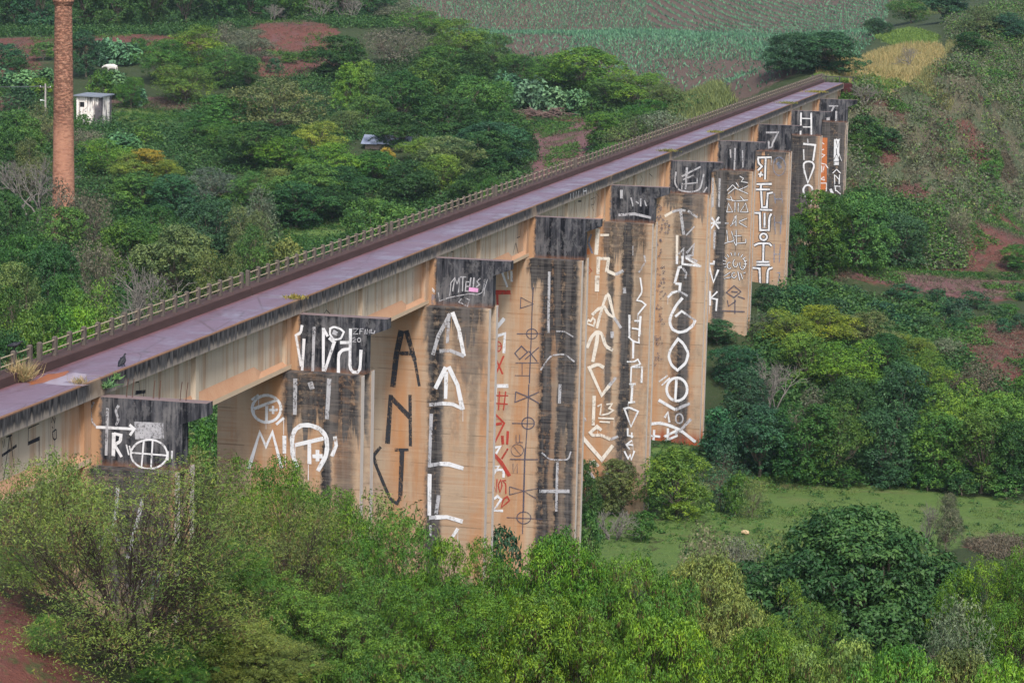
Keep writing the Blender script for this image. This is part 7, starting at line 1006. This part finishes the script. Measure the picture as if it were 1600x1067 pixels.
 ('dusty', 8.8, 108.2, 5.4, 2.28, 'bl', 'blue-grey tall bush right of the bright rounded bush', None),
 ('shrub', 10.3, 106.5, 3.4, 1.01, 'md', 'small green bush against the blue-grey one', None),
 ('dusty', 11.7, 106.0, 3.2, 1.15, 'ol', 'thin light shrub at the right of the pier bushes', None),
 ('twigs', 3.3, 93.0, 2.8, 2.15, 'gy', 'pale dead twigs before the fifth pier', None),
 ('shrub', 5.2, 93.9, 2.4, 1.19, 'md', 'small green bush beside the pale dead twigs', None),
 ('dense', 0.1, 97.7, 5.2, 1.25, 'dk', 'dark tree squeezed between fourth and fifth pier', None),
 ('shrub', 2.2, 60.8, 6.7, 1.6, 'bl', 'dark bush at the foot of the fourth pier', None),
 ('shrub', 3.7, 81.4, 4.4, 1.04, 'md', 'bush right of the fourth pier foot', None),
 ('light', -18.0, 62.0, 11.1, 2.64, 'md', 'leafy tree seen between the first and second pier', None),
 ('light', -9.1, 38.6, 12.6, 3.0, 'ol', 'tree below the gap between first and second pier', None),
 ('bare', 26.0, 98.5, 3.9, 1.05, 'br', 'thin reddish bare sapling on the near edge of the meadow', None),
 ('light', 27.5, 96.7, 4.7, 1.18, 'gy', 'slender pale sapling standing on the meadow', None),
 ('sparse', 13.6, -30.8, 6.2, 4.68, 'fs', 'big sparse olive tree with hanging pods in front of the nearest pier', None),
 ('sparse', 13.5, -18.9, 7.5, 3.44, 'fs', 'second sparse podded tree right of the one before the nearest pier', None),
 ('weedy', 7.4, -24.2, 5.6, 1.34, 'fo', 'tall weeds at the left frame edge before the slab', None),
 ('weedy', 8.0, -22.0, 6.6, 1.58, 'fo', 'tall yellowing weeds before the girder left of the nearest pier', None),
 ('feathery', 10.6, -3.4, 11.4, 2.72, 'fg', 'feathery tree in front of the second pier', None),
 ('feathery', 14.4, -6.7, 9.9, 2.48, 'fg', 'feathery tree in front of the third pier', None),
 ('feathery', 4.7, 7.5, 13.6, 3.25, 'fg', 'small leafy treetop before the ringed cross of the second pier', None),
 ('weedy', 11.0, 2.7, 11.9, 2.82, 'fo', 'thin brownish shrub at the base of the third pier', None),
 ('podded', 17.4, -8.1, 9.4, 2.23, 'fg', 'bright podded tree right of the third pier foot', None),
 ('podded', 20.9, -7.3, 10.2, 2.67, 'fb', 'brightest podded tree below the fourth pier', None),
 ('podded', 24.0, -8.7, 9.9, 2.5, 'fg', 'podded tree in the centre foreground', None),
 ('podded', 25.1, -0.3, 10.4, 2.71, 'fo', 'brownish podded tree left of the big dark tree', None),
 ('feathery', 13.8, -25.1, 4.1, 2.13, 'fg', 'leafy tree in the lower left foreground', None),
 ('feathery', 17.0, -22.4, 5.3, 2.58, 'fg', 'feathery tree in the lower middle foreground, left', None),
 ('feathery', 20.1, -21.7, 6.5, 2.48, 'fg', 'feathery tree in the lower middle foreground, right', None),
 ('podded', 23.9, -22.9, 7.8, 2.52, 'fb', 'podded tree at the bottom of the frame, centre', None),
 ('podded', 27.6, -24.1, 9.0, 2.18, 'fb', 'podded tree at the bottom of the frame, right of centre', None),
 ('podded', 30.2, -23.6, 9.4, 2.23, 'fg', 'low podded tree at the bottom, left of the yellowish row', None),
 ('podded', 32.3, -23.1, 9.8, 2.32, 'fo', 'yellow-green podded treetop, leftmost along the bottom right edge', 'yellow-green treetops along the bottom right'),
 ('podded', 34.5, -24.6, 10.6, 2.52, 'fb', 'yellow-green podded treetop, second from left along the bottom right edge', 'yellow-green treetops along the bottom right'),
 ('podded', 36.1, -24.2, 11.0, 2.62, 'fo', 'yellow-green podded treetop, third from left along the bottom right edge', 'yellow-green treetops along the bottom right'),
 ('podded', 37.6, -25.9, 11.5, 2.74, 'fb', 'yellow-green podded treetop, rightmost along the bottom right edge', 'yellow-green treetops along the bottom right'),
 ('bigleaf', 28.5, 24.9, 12.3, 6.82, 'fd', 'huge dark drooping-leaved tree at lower right', None),
 ('feathery', 34.5, 18.0, 11.2, 2.68, 'fb', 'bright leafy tree right of the huge dark tree', None),
 ('feathery', 36.1, 16.4, 12.0, 2.85, 'fg', 'bright leafy tree at the lower right frame edge', None),
 ('weedy', 34.5, 3.7, 10.0, 2.39, 'gy', 'grey dead-looking shrub below the bright tree at lower right', None),
 ('weedy', 20.0, 44.8, 9.1, 2.16, 'gy', 'dark weedy shrub between meadow and huge dark tree', None),
 ('dusty', 16.7, 54.2, 8.8, 2.09, 'gy', 'greyish weeds at the near edge of the meadow', None),
 ('dusty', 21.1, 50.2, 9.1, 2.17, 'ol', 'dusty weeds left of the huge dark tree', None),
 ('twigs', 13.8, -17.2, 5.1, 1.28, 'gy', 'dead pale branches inside the lower left foreground thicket', None),
 ('weedy', 11.7, -32.9, 1.3, 0.53, 'lt', 'small green weed on the dark red earth at lower left', None),
 ('weedy', 8.7, -28.4, 1.2, 0.76, 'fg', 'leafy shrub at the left frame edge above the dark red earth', None),
 ('feathery', 27.9, 4.1, 9.3, 2.2, 'fg', 'green treetop at the left foot of the huge dark tree', None),
 ('feathery', 14.8, -31.3, 1.9, 1.08, 'fg', 'leafy low tree at the base of the big sparse tree', None),
 ('feathery', 15.9, -26.9, 2.7, 2.08, 'fo', 'low olive tree at the bottom left of centre', None),
 ('podded', 20.8, -27.9, 5.2, 2.21, 'fg', 'low podded tree at the bottom, left of centre', None),
]
CATS = dict(dense='tree', light='tree', tall='tree', layered='tree', shrub='shrub', castor='shrub', dusty='shrub', cone='tree', bare='bare tree', twigs='dead shrub', sparse='tree', feathery='tree', podded='tree', bigleaf='tree', weedy='shrub')
NAMES = dict(dense='broadleaf_tree', light='leafy_tree', tall='tall_tree', layered='spreading_tree', shrub='shrub', castor='broad_leaved_shrub', dusty='dusty_shrub', cone='pointed_tree', bare='bare_tree', twigs='dead_shrub', sparse='sparse_tree', feathery='feathery_tree', podded='podded_tree', bigleaf='dark_tree', weedy='weedy_shrub')
def plant(kind, k, x, y, H, R, col, label, group=None, rot=None):
    cm, tm, pm, H0, Rr = PROTO[kind][k % len(PROTO[kind])]; r = random.Random(int(x*13+y*7))
    t = bpy.data.objects.new(NAMES[kind], None); COL.objects.link(t); t.location = (x, y, zg(x, y)-.1); t.scale = (R/Rr, R/Rr, H/H0); t.rotation_euler = (0, 0, r.uniform(0, 6.28) if rot is None else rot)
    tag(t, label, CATS[kind], group)
    c = PAL[col]; j = [r.uniform(.86, 1.16) for _ in range(2)]; c = (c[0]*j[0]*j[1], c[1]*j[1], c[2]*j[1]*r.uniform(.85, 1.15), 1)
    for nm, me in (('crown', cm), ('trunk' if kind not in ('bare', 'twigs') else 'branches', tm), ('pods', pm)):
        if me is None: continue
        o = bpy.data.objects.new(nm, me); COL.objects.link(o); o.parent = t; o.color = c
    return t
for k, (kind, x, y, H, R, col, label, group) in enumerate(TREES): plant(kind, k*7+int(abs(x)*3), x, y, H, R, col, label, group)

# ---- ground cover nobody could count
def cover(name, pts, col, seed, hgt, rad, nleaf, L, W, label_cat=None, upb=.5):
    """pts (n,2): clumps of small leaves over the ground as one mesh"""
    g = np.random.default_rng(seed); n = len(pts); z = ground(pts[:, 0], pts[:, 1]); s = g.uniform(.5, 1.4, n); ci = np.repeat(np.arange(n), nleaf); m = len(ci)
    d = unit(g.normal(0, 1, (m, 3))); d[:, 2] = np.abs(d[:, 2]); q = g.random(m)**.5
    P = np.stack([pts[ci, 0], pts[ci, 1], z[ci]], -1)+d*np.array([rad, rad, hgt])*(s[ci]*q)[:, None]
    Nn = unit(d*.6+[0, 0, upb]+g.normal(0, .4, (m, 3))); A = unit(np.cross(Nn, g.normal(0, 1, (m, 3)))+d*.4)
    V, Fc = leaves(P, Nn, A, L*g.uniform(.6, 1.4, m), W*g.uniform(.6, 1.4, m), .15); tint = np.clip(.5+g.normal(0, .22, n)[ci]+g.normal(0, .12, m), 0, 1)
    me = np_mesh(name, V, Fc, False, {'tint': ('FACE', tint)}); o = obj(name, me, m_leaf); o.color = (*PAL[col], 1); tag(o, kind='stuff'); return o
def blades(name, pts, colr, seed, L, W, lean=.35):
    g = np.random.default_rng(seed); n = len(pts); z = ground(pts[:, 0], pts[:, 1]); P = np.stack([pts[:, 0], pts[:, 1], z-.05], -1)
    A = unit(np.stack([g.normal(0, lean, n), g.normal(0, lean, n), np.ones(n)], -1)); Nn = unit(np.stack([g.normal(0, 1, n), g.normal(0, 1, n), np.full(n, .3)], -1))
    V, Fc = leaves(P, Nn, A, L*g.uniform(.5, 1.4, n), W*g.uniform(.7, 1.3, n), .1); me = np_mesh(name, V, Fc, False, {'tint': ('FACE', np.clip(.5+g.normal(0, .22, n), 0, 1))})
    o = obj(name, me, m_leaf); o.color = (*colr, 1); tag(o, kind='stuff'); return o
def sample(region, n, seed, avoid=()):
    g = np.random.default_rng(seed); out = []
    for poly in region:
        p = np.array(poly); a = p.min(0); b = p.max(0); ar = abs(np.dot(p[:, 0], np.roll(p[:, 1], 1))-np.dot(p[:, 1], np.roll(p[:, 0], 1)))/2
        q = g.uniform(a, b, (int(n*(b-a).prod()/max(ar, 1)), 2)); k = inside(poly, q[:, 0], q[:, 1])
        for av in avoid: k &= ~inside(av, q[:, 0], q[:, 1])
        out.append(q[k])
    return np.concatenate(out)
def clumpy(p, seed, f, thr):
    v = lump(p[:, 0], p[:, 1], f, seed); return p[v > thr]
def far_only(p): return p[p[:, 1] > 60]
W_ = REGIONS['woods']; HUT = [[(PT['hut'][0]+a, PT['hut'][1]+b) for a, b in ((-6, -11), (6, -11), (6, 6), (-6, 6))]]
NOT = HUT+REGIONS['soil']+REGIONS['track']+REGIONS['grass']+REGIONS['crop']+REGIONS['dry']+[[(-4.4, -40), (5, -40), (5, 266), (-4.4, 266)]]
cover('undergrowth', sample(W_, 7000, 1, NOT), 'dk', 1, 1.5, 1.6, 24, .36, .22)  # woods undergrowth: dark leaf colours paint in the shade between the crowns
cover('undergrowth', sample(W_, 5000, 2, NOT), 'fd', 2, 1.9, 1.8, 26, .36, .22)
cover('undergrowth', sample(W_, 1500, 22, NOT), 'fd', 22, 2.2, 1.4, 34, .30, .17)
cover('soil_weeds', far_only(clumpy(sample(REGIONS['soil'], 1700, 33), 41, .3, .12)), 'md', 33, .55, .5, 14, .26, .13)
cover('soil_weeds', far_only(sample(REGIONS['soil'], 700, 34)), 'br', 34, .4, .5, 14, .3, .06)
FG = REGIONS['foreground']; NFG = REGIONS['soil']
cover('undergrowth', sample(FG, 2600, 3, NFG), 'fg', 3, 2.0, 1.3, 40, .26, .09)
HS = REGIONS['hillscrub']
hp = sample(HS, 2900, 4, REGIONS['dry'])
bareg = REGIONS['erosion']
k = np.ones(len(hp), bool)
for av in bareg: k &= ~inside(av, hp[:, 0]+1.2*lump(hp[:, 0], hp[:, 1], .8, 3), hp[:, 1])
hp = hp[k]; sel = np.random.default_rng(8).random(len(hp))
cover('hill_scrub', hp[sel < .42], 'gy', 4, 2.0, 1.3, 34, .34, .17)
cover('hill_scrub', hp[(sel >= .42) & (sel < .60)], 'ol', 5, 1.7, 1.4, 34, .36, .20)
cover('hill_scrub', hp[(sel >= .60) & (sel < .78)], 'md', 6, 2.4, 1.6, 40, .40, .23)
cover('hill_scrub', hp[sel >= .78], 'br', 7, 2.0, 1.3, 40, .42, .06)
blades('dry_grass', sample(REGIONS['dry'], 26000, 9), (.27, .23, .105), 9, .8, .09)
blades('dry_grass', sample(HS, 11000, 19, REGIONS['dry']+REGIONS['erosion']), (.16, .165, .09), 19, .8, .09)
blades('dry_grass', sample(REGIONS['drystreak'], 9000, 10), (.20, .20, .085), 10, .8, .09)
blades('green_grass', sample(REGIONS['lush'], 9000, 11), (.12, .185, .05), 11, .6, .12)
blades('meadow_grass', clumpy(sample(REGIONS['grass'], 30000, 12), 21, .5, -.05), (.085, .13, .035), 12, .16, .06, .8)
cover('meadow_tufts', clumpy(sample(REGIONS['grass'], 1500, 44), 51, .2, .1), 'md', 44, .22, .4, 12, .2, .09)
cover('meadow_tufts', sample(REGIONS['grass'], 240, 45), 'dk', 45, .35, .45, 26, .2, .1)
blades('pale_tall_grass', sample(REGIONS['palegrass'], 9000, 13), (.14, .17, .066), 13, 1.2, .10)
# cane rows on the red field
def crop_rows():
    g = np.random.default_rng(14); out = []
    for (poly, ang, curv, gap, dens) in REGIONS_ROWS:
        p = np.array(poly); c = p.mean(0); d = np.array([math.cos(ang), math.sin(ang)]); nrm = np.array([-d[1], d[0]]); ext = np.abs(p-c).max()*1.5
        s = np.arange(-ext, ext, .34); o = np.arange(-ext, ext, gap); S, O = np.meshgrid(s, o); S = S+g.uniform(-.15, .15, S.shape); O = O+curv*S*S+g.normal(0, .10, S.shape)
        q = c+S.ravel()[:, None]*d+O.ravel()[:, None]*nrm; k = inside(poly, q[:, 0], q[:, 1]); q = q[k]
        th = lump(q[:, 0], q[:, 1], .05, 31)*.8+lump(q[:, 0], q[:, 1], .22, 32)*.6; bare_ = np.zeros(len(q), bool)
        for av in REGIONS['fallow']: bare_ |= inside(av, q[:, 0]+6*lump(q[:, 0], q[:, 1], .08, 5), q[:, 1]+6*lump(q[:, 0], q[:, 1], .08, 6))
        q = q[((th+g.normal(0, .28, len(q))) > dens) & (~bare_ | (g.random(len(q)) < .38))]; out.append(q)
    return np.concatenate(out)
REGIONS_ROWS = [([(-120.8,476.5),(-74.4,511.1),(-67.7,476.6),(-37.5,392.4),(-13.5,350.6),(-8.1,276.6),(-16.5,273.5),(-37.0,332.0),(-48.6,347.5),(-59.3,356.0),(-71.1,357.7),(-86.0,374.4),(-115.3,457.2)],0.0,0.0,1.5,-0.95),([(-74.4,511.1),(-21.8,537.7),(-6.4,373.3),(-8.4,285.3),(-39.3,403.7),(-68.0,477.9)],-0.95,0.0012,2.6,-1.3)]
cp = crop_rows(); cp = np.concatenate([cp, cp+np.random.default_rng(2).normal(0, .12, cp.shape)])
blades('cane_rows', cp, (.095, .195, .115), 15, .75, .19, .55)
# small plants growing on the deck
def tuft(label, loc, colr, n, L, W, rad, seed, lean=.5):
    g = np.random.default_rng(seed); P = np.stack([g.normal(0, rad, n), g.normal(0, rad, n), np.zeros(n)], -1); A = unit(np.stack([g.normal(0, lean, n), g.normal(0, lean, n), np.ones(n)], -1)); Nn = unit(g.normal(0, 1, (n, 3)))
    V, Fc = leaves(P, Nn, A, L*g.uniform(.5, 1.3, n), np.full(n, W), .3); me = np_mesh('tuft', V, Fc, False, {'tint': ('FACE', g.random(n))}); o = obj('grass_tuft', me, m_leaf, None, loc); o.color = (*colr, 1); tag(o, label, 'plant'); return o
tuft('dry straw-coloured grass tuft against the kerb beside the mud', PT['tuft1'], (.36, .29, .15), 420, .85, .03, .16, 1)
tuft('little pale grass tuft on the deck edge past the puddle', PT['tuft2'], (.30, .24, .12), 130, .35, .02, .14, 2)
tuft('green weed sprouting from the slab edge above the nearest cap', PT['weed1'], (.12, .22, .10), 110, .45, .07, .16, 3, .9)
tuft('green weed hanging below the deck edge near the vulture', PT['weed2'], (.12, .22, .08), 60, .3, .06, .10, 4, .9)
tuft('moss cushion on the deck edge over the second pier', (-.25, 26.2, .0), (.20, .17, .05), 160, .22, .06, .25, 5, .9)
tuft('yellowish moss cushion on the deck edge over the sixth pier', (-.3, 130.3, .0), (.16, .15, .05), 200, .25, .07, .4, 6, .9)
tuft('yellowish moss cushion on the deck edge over the seventh pier', (-.3, 156.3, .0), (.18, .17, .05), 200, .25, .07, .4, 7, .9)
tuft('moss cushion on the deck edge over the ninth pier', (-.4, 208.3, .0), (.16, .16, .05), 220, .28, .08, .5, 8, .9)
tuft('large moss cushion on the deck edge over the farthest pier', (-.5, 234.3, .0), (.22, .20, .05), 260, .32, .08, .6, 9, .9)

# =====================================================================  air
bm = bmesh.new(); box(bm, -1850, 1850, -170, 2650, -75, 60); fix(bm)
hm = bpy.data.materials.new('valley haze'); hm.use_nodes = True; ht = hm.node_tree; ht.nodes.clear(); ho = ht.nodes.new('ShaderNodeOutputMaterial')
hv = ht.nodes.new('ShaderNodeVolumePrincipled'); hv.inputs['Color'].default_value = (.72, .86, 1.0, 1); hv.inputs['Density'].default_value = 0.00007; hv.inputs['Anisotropy'].default_value = .2
ht.links.new(hv.outputs[0], ho.inputs['Volume'])
hz = obj('haze', bm, hm); tag(hz, kind='stuff')
